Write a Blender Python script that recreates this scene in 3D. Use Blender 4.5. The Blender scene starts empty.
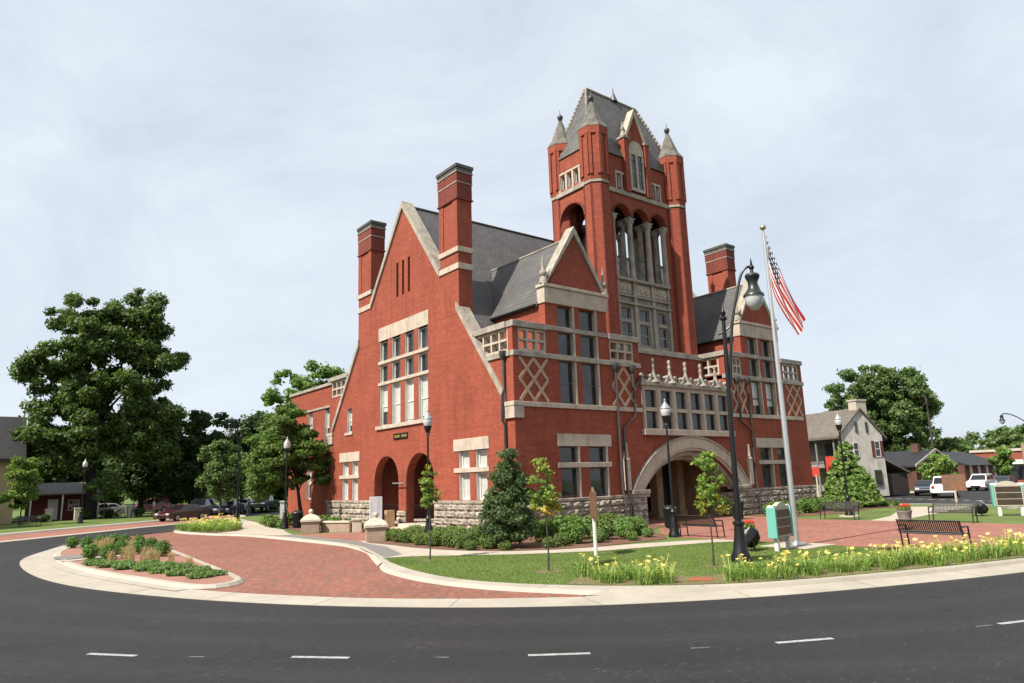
import bpy, bmesh, math, random
import numpy as np
from mathutils import Vector, Matrix, geometry

random.seed(11)
rng = np.random.default_rng(11)
R = math.radians
scene = bpy.context.scene
col = scene.collection

# ------------------------------------------------------------------ camera
# world axes: X runs along the courthouse front, Y runs back along its gable side, origin = near corner
cam_d = bpy.data.cameras.new("camera")
cam = bpy.data.objects.new("camera", cam_d)
col.objects.link(cam)
YAW, PITCH, ROLL, FPX = 0.904410339, 0.197368660, -0.0321963113, 700.808709
cam.location = (-19.9986, -25.4002, 2.4)
f = Vector((math.cos(YAW) * math.cos(PITCH), math.sin(YAW) * math.cos(PITCH), math.sin(PITCH)))
r = Vector((math.sin(YAW), -math.cos(YAW), 0))
up = r.cross(f)
rr = math.cos(ROLL) * r + math.sin(ROLL) * up
uu = -math.sin(ROLL) * r + math.cos(ROLL) * up
cam.rotation_euler = Matrix((rr, uu, -f)).transposed().to_euler()
cam_d.sensor_width = 36
cam_d.lens = FPX * 36 / 1024
cam_d.clip_end = 5000
cam_d.clip_start = 0.1
scene.camera = cam

# ------------------------------------------------------------------ world and sun
SUN_EL, SUN_AZ = 48, 2.5        # shadows run towards +X turned a little to +Y
w = bpy.data.worlds.new("World")
scene.world = w
w.use_nodes = True
nt = w.node_tree
bg = nt.nodes["Background"]
sky = nt.nodes.new("ShaderNodeTexSky")
sky.sky_type = 'NISHITA'
sky.sun_disc = False
sky.sun_elevation = R(SUN_EL)
sky.sun_rotation = R(270 - SUN_AZ)
sky.air_density = 1.0
sky.dust_density = 2.5
sky.ozone_density = 1.0
tc = nt.nodes.new("ShaderNodeTexCoord")
mp = nt.nodes.new("ShaderNodeMapping")
mp.inputs['Scale'].default_value = (1.0, 1.0, 1.7)
mp.inputs['Rotation'].default_value = (0.25, 0.1, 0.6)
nt.links.new(tc.outputs['Generated'], mp.inputs['Vector'])
n1 = nt.nodes.new("ShaderNodeTexNoise")
n1.inputs['Scale'].default_value = 2.2
n1.inputs['Detail'].default_value = 9
n1.inputs['Roughness'].default_value = 0.62
n1.inputs['Distortion'].default_value = 0.6
nt.links.new(mp.outputs['Vector'], n1.inputs['Vector'])
cr = nt.nodes.new("ShaderNodeValToRGB")
cr.color_ramp.elements[0].position = 0.34
cr.color_ramp.elements[0].color = (0.72, 0.72, 0.72, 1)
cr.color_ramp.elements[1].position = 0.64
cr.color_ramp.elements[1].color = (0.98, 0.98, 0.98, 1)
nt.links.new(n1.outputs['Fac'], cr.inputs['Fac'])
mx = nt.nodes.new("ShaderNodeMix")
mx.data_type = 'RGBA'
nt.links.new(cr.outputs['Color'], mx.inputs['Factor'])
nt.links.new(sky.outputs['Color'], mx.inputs['A'])
mx.inputs['B'].default_value = (6.75, 7.4, 8.15, 1)   # thin high cloud veil
nt.links.new(mx.outputs['Result'], bg.inputs['Color'])
bg.inputs['Strength'].default_value = 0.073

sun_d = bpy.data.lights.new("sun", 'SUN')
sun_d.energy = 5.0
sun_d.angle = R(0.55)
sun_d.color = (1.0, 0.93, 0.83)
sun = bpy.data.objects.new("sun", sun_d)
col.objects.link(sun)
sd = Vector((math.cos(R(SUN_AZ)) * math.cos(R(SUN_EL)), math.sin(R(SUN_AZ)) * math.cos(R(SUN_EL)), -math.sin(R(SUN_EL))))
sun.rotation_euler = sd.to_track_quat('-Z', 'Y').to_euler()
sun.location = (-40, -20, 60)

scene.view_settings.view_transform = 'Standard'
scene.view_settings.look = 'None'
scene.view_settings.exposure = 0.75
scene.view_settings.gamma = 1
scene.cycles.max_bounces = 8
scene.cycles.transparent_max_bounces = 8
scene.cycles.use_denoising = True

# ------------------------------------------------------------------ materials
KA = 0.78      # base-colour level that goes with the exposure
def kc(c, k=None):
    return tuple(x * (KA if k is None else k) for x in c)

def new_mat(name):
    m = bpy.data.materials.new(name)
    m.use_nodes = True
    t = m.node_tree
    b = t.nodes["Principled BSDF"]
    return m, t, b

def nd(t, typ, **kw):
    n = t.nodes.new(typ)
    for k, v in kw.items():
        if k in n.inputs:
            n.inputs[k].default_value = v
        else:
            setattr(n, k, v)
    return n

def mixc(t, fac, a, b, blend='MIX'):
    m = t.nodes.new("ShaderNodeMix")
    m.data_type = 'RGBA'
    m.blend_type = blend
    for s, v in (('Factor', fac), ('A', a), ('B', b)):
        if isinstance(v, bpy.types.NodeSocket):
            t.links.new(v, m.inputs[s])
        elif s == 'Factor':
            m.inputs[s].default_value = v
        else:
            m.inputs[s].default_value = (*v, 1)
    return m.outputs['Result']

def ramp(t, sock, p0, p1, c0=(0, 0, 0), c1=(1, 1, 1)):
    n = t.nodes.new("ShaderNodeValToRGB")
    n.color_ramp.elements[0].position = p0
    n.color_ramp.elements[1].position = p1
    n.color_ramp.elements[0].color = (*c0, 1)
    n.color_ramp.elements[1].color = (*c1, 1)
    t.links.new(sock, n.inputs['Fac'])
    return n.outputs['Color']

def math_n(t, op, a, b=None):
    n = t.nodes.new("ShaderNodeMath")
    n.operation = op
    for i, v in enumerate((a, b)):
        if v is None:
            continue
        if isinstance(v, bpy.types.NodeSocket):
            t.links.new(v, n.inputs[i])
        else:
            n.inputs[i].default_value = v
    return n.outputs[0]

def pos(t):
    return t.nodes.new("ShaderNodeNewGeometry").outputs['Position']

def noise(t, vec, scale, detail=4, rough=0.55):
    n = nd(t, "ShaderNodeTexNoise", Scale=scale, Detail=detail, Roughness=rough)
    if vec is not None:
        t.links.new(vec, n.inputs['Vector'])
    return n.outputs['Fac']

def bump(t, b, h, strength=0.3, dist=0.02):
    n = nd(t, "ShaderNodeBump", Strength=strength, Distance=dist)
    t.links.new(h, n.inputs['Height'])
    t.links.new(n.outputs['Normal'], b.inputs['Normal'])

def wall_coords(t):
    """(distance along the wall, height) for any upright or sloping face"""
    g = t.nodes.new("ShaderNodeNewGeometry")
    cx = nd(t, "ShaderNodeVectorMath", operation='CROSS_PRODUCT')
    t.links.new(g.outputs['True Normal'], cx.inputs[0])
    cx.inputs[1].default_value = (0, 0, 1)
    nrm = nd(t, "ShaderNodeVectorMath", operation='NORMALIZE')
    t.links.new(cx.outputs[0], nrm.inputs[0])
    dt = nd(t, "ShaderNodeVectorMath", operation='DOT_PRODUCT')
    t.links.new(g.outputs['Position'], dt.inputs[0])
    t.links.new(nrm.outputs[0], dt.inputs[1])
    sp = t.nodes.new("ShaderNodeSeparateXYZ")
    t.links.new(g.outputs['Position'], sp.inputs[0])
    cb = t.nodes.new("ShaderNodeCombineXYZ")
    t.links.new(dt.outputs['Value'], cb.inputs[0])
    t.links.new(sp.outputs['Z'], cb.inputs[1])
    return cb.outputs[0], g.outputs['Position']

def brick_tex(t, vec, c1, c2, mortar, bw, rh, ms, off=0.5):
    n = nd(t, "ShaderNodeTexBrick")
    n.offset = off
    n.inputs['Color1'].default_value = (*c1, 1)
    n.inputs['Color2'].default_value = (*c2, 1)
    n.inputs['Mortar'].default_value = (*mortar, 1)
    n.inputs['Scale'].default_value = 1
    n.inputs['Mortar Size'].default_value = ms
    n.inputs['Mortar Smooth'].default_value = 0.2
    n.inputs['Brick Width'].default_value = bw
    n.inputs['Row Height'].default_value = rh
    t.links.new(vec, n.inputs['Vector'])
    return n

def simple(name, c, rough=0.6, var=0.0, vscale=2.0, metal=0.0, bumps=0.0, bscale=20, spec=0.5, c2=None, p0=0.35, p1=0.65):
    c = kc(c)
    c2 = kc(c2) if c2 else None
    m, t, b = new_mat(name)
    b.inputs['Roughness'].default_value = rough
    b.inputs['Metallic'].default_value = metal
    b.inputs['Specular IOR Level'].default_value = spec
    if var or c2:
        d = c2 or tuple(x * (1 - var) for x in c)
        b_c = mixc(t, ramp(t, noise(t, pos(t), vscale, 6, 0.6), p0, p1), d, c)
        t.links.new(b_c, b.inputs['Base Color'])
    else:
        b.inputs['Base Color'].default_value = (*c, 1)
    if bumps:
        bump(t, b, noise(t, pos(t), bscale, 4), bumps, 0.02)
    return m

MT = {}
def brick_material(name, c1, c2, mortar, stain=0.8):
    c1, c2, mortar = kc(c1), kc(c2), kc(mortar)
    m, t, b = new_mat(name)
    v, p = wall_coords(t)
    bt = brick_tex(t, v, c1, c2, mortar, 0.215, 0.075, 0.006)
    big = ramp(t, noise(t, p, 0.55, 6, 0.62), 0.25, 0.75, (stain, stain, stain), (1.06, 1.06, 1.06))
    mid = ramp(t, noise(t, p, 5.0, 4, 0.6), 0.3, 0.7, (0.93, 0.93, 0.94), (1.05, 1.04, 1.03))
    # faint courses a few bricks high, as hand-laid walls show
    sv = nd(t, "ShaderNodeMapping")
    sv.inputs['Scale'].default_value = (0.25, 3.0, 1)
    t.links.new(v, sv.inputs['Vector'])
    streak = ramp(t, noise(t, sv.outputs[0], 1.6, 4, 0.6), 0.3, 0.7, (0.88, 0.88, 0.88), (1.06, 1.06, 1.06))
    c = mixc(t, 1.0, bt.outputs['Color'], big, 'MULTIPLY')
    c = mixc(t, 1.0, c, mid, 'MULTIPLY')
    c = mixc(t, 1.0, c, streak, 'MULTIPLY')
    # long rain streaks and soot
    rv = nd(t, "ShaderNodeMapping")
    rv.inputs['Scale'].default_value = (1.5, 0.14, 1)
    t.links.new(v, rv.inputs['Vector'])
    rain = ramp(t, noise(t, rv.outputs[0], 1.7, 5, 0.65), 0.5, 0.74, (1, 1, 1), (0.74, 0.73, 0.74))
    c = mixc(t, 1.0, c, rain, 'MULTIPLY')
    t.links.new(c, b.inputs['Base Color'])
    b.inputs['Roughness'].default_value = 0.85
    b.inputs['Specular IOR Level'].default_value = 0.25
    bump(t, b, bt.outputs['Fac'], -0.25, 0.01)
    return m

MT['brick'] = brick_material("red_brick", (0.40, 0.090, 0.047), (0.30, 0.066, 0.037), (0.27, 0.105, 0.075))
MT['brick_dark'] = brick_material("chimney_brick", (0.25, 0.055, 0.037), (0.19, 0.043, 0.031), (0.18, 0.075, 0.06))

def stone_mat(name, c, dark, scale=1.2, p0=0.3, p1=0.6, b_s=0.25):
    c, dark = kc(c), kc(dark)
    m, t, b = new_mat(name)
    p = pos(t)
    a = ramp(t, noise(t, p, scale, 8, 0.65), p0, p1)
    cc = mixc(t, a, dark, c)
    fine = ramp(t, noise(t, p, 14, 5, 0.6), 0.3, 0.75, (0.82, 0.82, 0.82), (1.05, 1.05, 1.05))
    rv = nd(t, "ShaderNodeMapping")
    rv.inputs['Scale'].default_value = (2.4, 2.4, 0.45)
    t.links.new(p, rv.inputs['Vector'])
    cc = mixc(t, 1.0, cc, ramp(t, noise(t, rv.outputs[0], 1.3, 6, 0.7), 0.5, 0.72, (1, 1, 1), (0.66, 0.65, 0.64)), 'MULTIPLY')
    t.links.new(mixc(t, 1.0, cc, fine, 'MULTIPLY'), b.inputs['Base Color'])
    b.inputs['Roughness'].default_value = 0.85
    b.inputs['Specular IOR Level'].default_value = 0.3
    bump(t, b, noise(t, p, 25, 5), b_s, 0.02)
    return m

MT['stone'] = stone_mat("limestone", (0.58, 0.49, 0.395), (0.40, 0.345, 0.285), 1.3, 0.26, 0.52)
MT['coping_stone'] = stone_mat("coping_limestone", (0.47, 0.42, 0.345), (0.27, 0.245, 0.205), 1.5, 0.3, 0.58)
MT['stone_grey'] = stone_mat("weathered_limestone", (0.44, 0.395, 0.335), (0.25, 0.225, 0.19), 1.6)
MT['rough_stone'] = stone_mat("rock_faced_limestone", (0.50, 0.425, 0.34), (0.17, 0.145, 0.12), 2.6, 0.32, 0.6, 0.5)
MT['tan_brick'] = simple("tan_brick", (0.52, 0.36, 0.25), 0.85, 0.25, 3)
MT['sandstone'] = stone_mat("sandstone", (0.50, 0.33, 0.19), (0.34, 0.22, 0.13), 1.5)
MT['pale_cast'] = stone_mat("cast_stone", (0.70, 0.62, 0.50), (0.55, 0.48, 0.38), 2.0)
MT['white_paint'] = simple("white_paint", (0.78, 0.76, 0.70), 0.5, 0.12, 3)
MT['sash_dark'] = simple('dark_sash', (0.10, 0.095, 0.09), 0.5, 0.2, 4)
MT['marble'] = stone_mat("white_marble", (0.72, 0.73, 0.74), (0.55, 0.56, 0.58), 1.5)
MT['black_metal'] = simple("black_metal", (0.007, 0.0075, 0.008), 0.38, 0.3, 6, 0.0, 0, 20, 0.4)
MT['dark_metal'] = simple("dark_green_metal", (0.015, 0.022, 0.02), 0.4)
MT['grey_metal'] = simple("grey_pipe", (0.05, 0.045, 0.042), 0.5, 0.4, 2)
MT['alu'] = simple("brushed_aluminium", (0.72, 0.72, 0.72), 0.3, 0.08, 4, 0.75)
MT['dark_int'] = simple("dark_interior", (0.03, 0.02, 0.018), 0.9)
MT['terracotta'] = simple("bench_steel", (0.022, 0.014, 0.012), 0.4)

def slate_mat(name, c1, c2, rh=0.2, bw=0.28):
    c1, c2 = kc(c1), kc(c2)
    m, t, b = new_mat(name)
    v, p = wall_coords(t)
    bt = brick_tex(t, v, c1, c2, tuple(x * 0.35 for x in c1), bw, rh, 0.012)
    big = ramp(t, noise(t, p, 0.6, 6, 0.6), 0.3, 0.7, (0.72, 0.72, 0.74), (1.12, 1.12, 1.1))
    t.links.new(mixc(t, 1.0, bt.outputs['Color'], big, 'MULTIPLY'), b.inputs['Base Color'])
    b.inputs['Roughness'].default_value = 0.6
    bump(t, b, bt.outputs['Fac'], -0.5, 0.02)
    return m
MT['slate'] = slate_mat("slate_roof", (0.115, 0.108, 0.104), (0.085, 0.082, 0.082), 0.26, 0.32)
MT['slate_tower'] = slate_mat("tower_slate", (0.135, 0.128, 0.12), (0.095, 0.09, 0.086), 0.3, 0.3)
MT['shingle_brown'] = slate_mat("brown_shingles", (0.20, 0.165, 0.13), (0.15, 0.125, 0.1), 0.18, 0.35)
MT['shingle_dark'] = slate_mat("black_shingles", (0.024, 0.024, 0.026), (0.016, 0.016, 0.018), 0.18, 0.35)
MT['spire_metal'] = stone_mat('spire_metal', (0.22, 0.205, 0.18), (0.10, 0.094, 0.085), 2.5)
MT['lead'] = simple("lead_flashing", (0.095, 0.088, 0.075), 0.5, 0.4, 3)

def glass_dark(name, c=(0.018, 0.02, 0.022)):
    m, t, b = new_mat(name)
    p = pos(t)
    b.inputs['Roughness'].default_value = 0.04
    b.inputs['Specular IOR Level'].default_value = 0.7
    b_c = mixc(t, ramp(t, noise(t, p, 0.9, 3), 0.4, 0.6), tuple(x * 0.5 for x in c), tuple(x * 1.8 for x in c))
    t.links.new(b_c, b.inputs['Base Color'])
    bump(t, b, noise(t, p, 1.3, 2), 0.06, 0.05)
    return m
MT['glass'] = glass_dark("window_glass")
def clear_glass(name):
    m, t, b = new_mat(name)
    out = t.nodes["Material Output"]
    tr = t.nodes.new("ShaderNodeBsdfTransparent")
    gl = nd(t, "ShaderNodeBsdfGlossy", Roughness=0.03)
    ms = t.nodes.new("ShaderNodeMixShader")
    ms.inputs[0].default_value = 0.12
    t.links.new(tr.outputs[0], ms.inputs[1])
    t.links.new(gl.outputs[0], ms.inputs[2])
    t.links.new(ms.outputs[0], out.inputs['Surface'])
    return m
MT['clear'] = clear_glass("clear_glass")
MT['blind'] = simple("window_blind", (0.62, 0.64, 0.60), 0.8, 0.12, 3)

def ground_tex(name, c_lo, c_hi, big=(0.8, 1.1), scale=30, rough=0.95, bs=0.3, s2=0.6):
    c_lo, c_hi = kc(c_lo, 0.88), kc(c_hi, 0.88)
    m, t, b = new_mat(name)
    p = pos(t)
    a = ramp(t, noise(t, p, scale, 5, 0.7), 0.3, 0.7)
    c = mixc(t, a, c_lo, c_hi)
    g = ramp(t, noise(t, p, s2, 5, 0.6), 0.3, 0.7, (big[0],) * 3, (big[1],) * 3)
    if name == "lawn_turf":
        dry = ramp(t, noise(t, p, 0.9, 5, 0.65), 0.52, 0.74, (0, 0, 0), (0.55, 0.55, 0.55))
        c = mixc(t, dry, c, (0.165, 0.155, 0.06))
    t.links.new(mixc(t, 1.0, c, g, 'MULTIPLY'), b.inputs['Base Color'])
    b.inputs['Roughness'].default_value = rough
    b.inputs['Specular IOR Level'].default_value = 0.2
    bump(t, b, noise(t, p, scale * 1.5, 4), bs, 0.03)
    return m
MT['grass'] = ground_tex("lawn_turf", (0.075, 0.118, 0.028), (0.155, 0.205, 0.055), (0.75, 1.15), 9, 0.95, 0.6, 0.35)
MT['mulch'] = ground_tex("bark_mulch", (0.10, 0.05, 0.032), (0.25, 0.14, 0.095), (0.8, 1.1), 22, 0.95, 0.8)
MT['brick_chip'] = ground_tex("brick_chip", (0.24, 0.115, 0.085), (0.40, 0.22, 0.17), (0.85, 1.1), 26, 0.95, 0.6)
MT['dirt'] = ground_tex("bare_soil", (0.16, 0.11, 0.07), (0.27, 0.2, 0.13), (0.85, 1.1), 20, 0.95, 0.5)

def concrete_mat(name, c, joint=0.0):
    c = kc(c)
    m, t, b = new_mat(name)
    p = pos(t)
    a = ramp(t, noise(t, p, 0.9, 7, 0.65), 0.3, 0.7, tuple(x * 0.82 for x in c), tuple(min(1, x * 1.06) for x in c))
    g = ramp(t, noise(t, p, 35, 4, 0.7), 0.3, 0.7, (0.9, 0.9, 0.9), (1.05, 1.05, 1.05))
    spot = ramp(t, noise(t, p, 4.5, 3, 0.5), 0.68, 0.76, (1, 1, 1), (0.8, 0.78, 0.75))
    cc = mixc(t, 1.0, a, g, 'MULTIPLY')
    cc = mixc(t, 1.0, cc, spot, 'MULTIPLY')
    t.links.new(cc, b.inputs['Base Color'])
    b.inputs['Roughness'].default_value = 0.85
    b.inputs['Specular IOR Level'].default_value = 0.25
    bump(t, b, noise(t, p, 40, 4), 0.15, 0.01)
    return m
MT['concrete'] = concrete_mat("concrete", (0.52, 0.455, 0.37))
MT['concrete_kerb'] = concrete_mat("kerb_concrete", (0.46, 0.415, 0.345))
MT['concrete_grey'] = concrete_mat("grey_concrete", (0.23, 0.22, 0.205))
MT['road_paint'] = simple("road_paint", (0.46, 0.46, 0.45), 0.7, 0.4, 14)

RC = (5.5, 3.5)      # centre of the traffic circle
def asphalt_mat():
    m, t, b = new_mat("asphalt")
    p = pos(t)
    base = mixc(t, ramp(t, noise(t, p, 60, 4, 0.75), 0.3, 0.75), (0.0118, 0.0116, 0.0124), (0.028, 0.0272, 0.0285))
    big = ramp(t, noise(t, p, 0.25, 6, 0.6), 0.3, 0.7, (0.85, 0.85, 0.85), (1.15, 1.14, 1.12))
    c = mixc(t, 1.0, base, big, 'MULTIPLY')
    # pale scuffs of worn aggregate, drawn out along the direction of travel
    mpn = nd(t, "ShaderNodeMapping")
    mpn.inputs['Rotation'].default_value = (0, 0, R(38))
    mpn.inputs['Scale'].default_value = (0.55, 1.7, 1)
    t.links.new(p, mpn.inputs['Vector'])
    sc = ramp(t, noise(t, mpn.outputs[0], 11, 5, 0.75), 0.585, 0.65)
    area = ramp(t, noise(t, p, 0.45, 4, 0.6), 0.36, 0.62, (0.14, 0.14, 0.14), (1, 1, 1))
    fac = math_n(t, 'MULTIPLY', sc, area)
    c = mixc(t, math_n(t, 'MULTIPLY', fac, 0.6), c, (0.095, 0.093, 0.092))
    # lanes polished and greyed by tyres, running round the circle
    rc = nd(t, "ShaderNodeVectorMath", operation='DISTANCE')
    t.links.new(p, rc.inputs[0])
    rc.inputs[1].default_value = (RC[0], RC[1], -0.12)
    wv = math_n(t, 'SINE', math_n(t, 'MULTIPLY', math_n(t, 'ADD', rc.outputs['Value'], math_n(t, 'MULTIPLY', noise(t, p, 0.3, 3), 0.8)), 3.3))
    c = mixc(t, 1.0, c, ramp(t, wv, 0.0, 1.0, (0.9, 0.9, 0.9), (1.12, 1.11, 1.1)), 'MULTIPLY')
    oil = ramp(t, noise(t, p, 1.4, 3, 0.5), 0.66, 0.74, (1, 1, 1), (0.72, 0.72, 0.74))
    c = mixc(t, 1.0, c, oil, 'MULTIPLY')
    # thin sealed cracks
    v = nd(t, "ShaderNodeTexVoronoi", feature='DISTANCE_TO_EDGE', Scale=0.14)
    wob = nd(t, "ShaderNodeVectorMath", operation='ADD')
    nz = nd(t, "ShaderNodeTexNoise", Scale=0.8, Detail=4.0)
    t.links.new(p, nz.inputs['Vector'])
    t.links.new(p, wob.inputs[0])
    t.links.new(nz.outputs['Color'], wob.inputs[1])
    t.links.new(wob.outputs[0], v.inputs['Vector'])
    crk = ramp(t, v.outputs['Distance'], 0.0, 0.003, (0.78, 0.78, 0.78), (1, 1, 1))
    c = mixc(t, 1.0, c, crk, 'MULTIPLY')
    t.links.new(c, b.inputs['Base Color'])
    b.inputs['Roughness'].default_value = 0.8
    b.inputs['Specular IOR Level'].default_value = 0.3
    bump(t, b, noise(t, p, 90, 3), 0.35, 0.01)
    return m
MT['asphalt'] = asphalt_mat()

def paver_mat(name, rot, tone=1.0):
    m, t, b = new_mat(name)
    p = pos(t)
    mpn = nd(t, "ShaderNodeMapping")
    mpn.inputs['Rotation'].default_value = (0, 0, rot)
    t.links.new(p, mpn.inputs['Vector'])
    bt = brick_tex(t, mpn.outputs[0], (0.46 * tone, 0.165 * tone, 0.105 * tone), (0.30 * tone, 0.15 * tone, 0.115 * tone), (0.26, 0.17, 0.13), 0.2, 0.1, 0.006)
    # per-brick scatter: mostly brick red, some pink, some dark, some grey-green
    bt2 = brick_tex(t, mpn.outputs[0], (0, 0, 0), (1, 1, 1), (0.5, 0.5, 0.5), 0.2, 0.1, 0.0)
    rn = t.nodes.new("ShaderNodeValToRGB")
    el = rn.color_ramp.elements
    el[0].position = 0.0
    el[0].color = (0.18 * tone, 0.125 * tone, 0.095 * tone, 1)
    el[1].position = 1.0
    el[1].color = (0.36 * tone, 0.155 * tone, 0.115 * tone, 1)
    for p_, c_ in ((0.15, (0.235, 0.11, 0.082)), (0.4, (0.28, 0.11, 0.076)), (0.75, (0.315, 0.122, 0.086))):
        e_ = el.new(p_)
        e_.color = (*(x * tone for x in c_), 1)
    t.links.new(bt2.outputs['Color'], rn.inputs['Fac'])
    c = mixc(t, math_n(t, 'MULTIPLY', bt.outputs['Fac'], 0.6), rn.outputs['Color'], (0.19 * tone, 0.13 * tone, 0.10 * tone))
    big = ramp(t, noise(t, p, 0.35, 6, 0.6), 0.3, 0.7, (0.86, 0.86, 0.87), (1.1, 1.1, 1.09))
    t.links.new(mixc(t, 1.0, c, big, 'MULTIPLY'), b.inputs['Base Color'])
    b.inputs['Roughness'].default_value = 0.85
    b.inputs['Specular IOR Level'].default_value = 0.25
    bump(t, b, bt.outputs['Fac'], -0.35, 0.008)
    return m
MT['paver'] = paver_mat("drive_pavers", R(-52), 0.74)
MT['paver_plaza'] = paver_mat("plaza_pavers", 0.0, 0.9)

def leaf_mat(name, dark, light, tip=None, tipamt=0.0):
    dark, light = kc(dark, 1.12), kc(light, 1.12)
    m, t, b = new_mat(name)
    out = t.nodes["Material Output"]
    g = t.nodes.new("ShaderNodeNewGeometry")
    cl = noise(t, g.outputs['Position'], 0.55, 3, 0.6)
    mixf = math_n(t, 'ADD', math_n(t, 'MULTIPLY', g.outputs['Random Per Island'], 0.6), math_n(t, 'MULTIPLY', ramp(t, cl, 0.3, 0.7), 0.4))
    c = mixc(t, mixf, dark, light)
    if tip:
        tf = ramp(t, noise(t, g.outputs['Position'], 1.1, 3), 0.52, 0.66)
        tt = math_n(t, 'MULTIPLY', tf, tipamt)
        c = mixc(t, tt, c, tip)
    df = nd(t, "ShaderNodeBsdfPrincipled")
    df.inputs['Roughness'].default_value = 0.55
    df.inputs['Specular IOR Level'].default_value = 0.3
    t.links.new(c, df.inputs['Base Color'])
    tl = t.nodes.new("ShaderNodeBsdfTranslucent")
    lc = mixc(t, 1.0, c, (1.3, 1.5, 0.7), 'MULTIPLY')
    t.links.new(lc, tl.inputs['Color'])
    ms = nd(t, "ShaderNodeMixShader")
    ms.inputs[0].default_value = 0.34
    t.links.new(df.outputs[0], ms.inputs[1])
    t.links.new(tl.outputs[0], ms.inputs[2])
    t.links.new(ms.outputs[0], out.inputs['Surface'])
    return m
MT['leaf_maple'] = leaf_mat("maple_leaves", (0.034, 0.064, 0.016), (0.104, 0.155, 0.038))
MT['leaf_dark'] = leaf_mat("dark_leaves", (0.018, 0.038, 0.012), (0.062, 0.100, 0.028))
MT['leaf_green'] = leaf_mat("green_leaves", (0.06, 0.115, 0.024), (0.18, 0.27, 0.065))
MT['leaf_wing'] = leaf_mat('wing_tree_leaves', (0.045, 0.085, 0.018), (0.135, 0.205, 0.05))
MT['leaf_mid'] = leaf_mat("mid_leaves", (0.05, 0.088, 0.026), (0.135, 0.195, 0.065))
MT['leaf_young'] = leaf_mat("young_leaves", (0.085, 0.15, 0.028), (0.22, 0.30, 0.065), (0.48, 0.29, 0.05), 0.8)
MT['leaf_young_plain'] = leaf_mat("young_plain_leaves", (0.085, 0.145, 0.03), (0.2, 0.28, 0.07))
MT['needle'] = leaf_mat("holly_leaves", (0.035, 0.062, 0.024), (0.11, 0.155, 0.06))
MT['conifer'] = leaf_mat("conifer_needles", (0.075, 0.135, 0.032), (0.22, 0.31, 0.085))
MT['shrub'] = leaf_mat("shrub_leaves", (0.06, 0.10, 0.025), (0.18, 0.24, 0.07))
MT['shrub_dark'] = leaf_mat("boxwood_leaves", (0.045, 0.10, 0.02), (0.12, 0.21, 0.045))
MT['juniper'] = leaf_mat("juniper_leaves", (0.07, 0.13, 0.04), (0.17, 0.25, 0.08))
MT['lilyleaf'] = leaf_mat("lily_leaves", (0.10, 0.17, 0.035), (0.28, 0.38, 0.10))
MT['dry_grass'] = leaf_mat("dry_grass", (0.22, 0.17, 0.09), (0.42, 0.34, 0.2))
MT['petal'] = leaf_mat("yellow_petals", (0.66, 0.52, 0.12), (0.72, 0.64, 0.28))
MT['petal_red'] = leaf_mat("red_petals", (0.5, 0.02, 0.02), (0.7, 0.05, 0.04))
MT['blade'] = leaf_mat("grass_blades", (0.085, 0.135, 0.03), (0.19, 0.245, 0.07))
MT['bark'] = simple("bark", (0.07, 0.055, 0.042), 0.9, 0.4, 6, 0, 0.6, 12)
MT['bark_dark'] = simple("dark_bark", (0.035, 0.03, 0.026), 0.9, 0.4, 6, 0, 0.6, 12)

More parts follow.
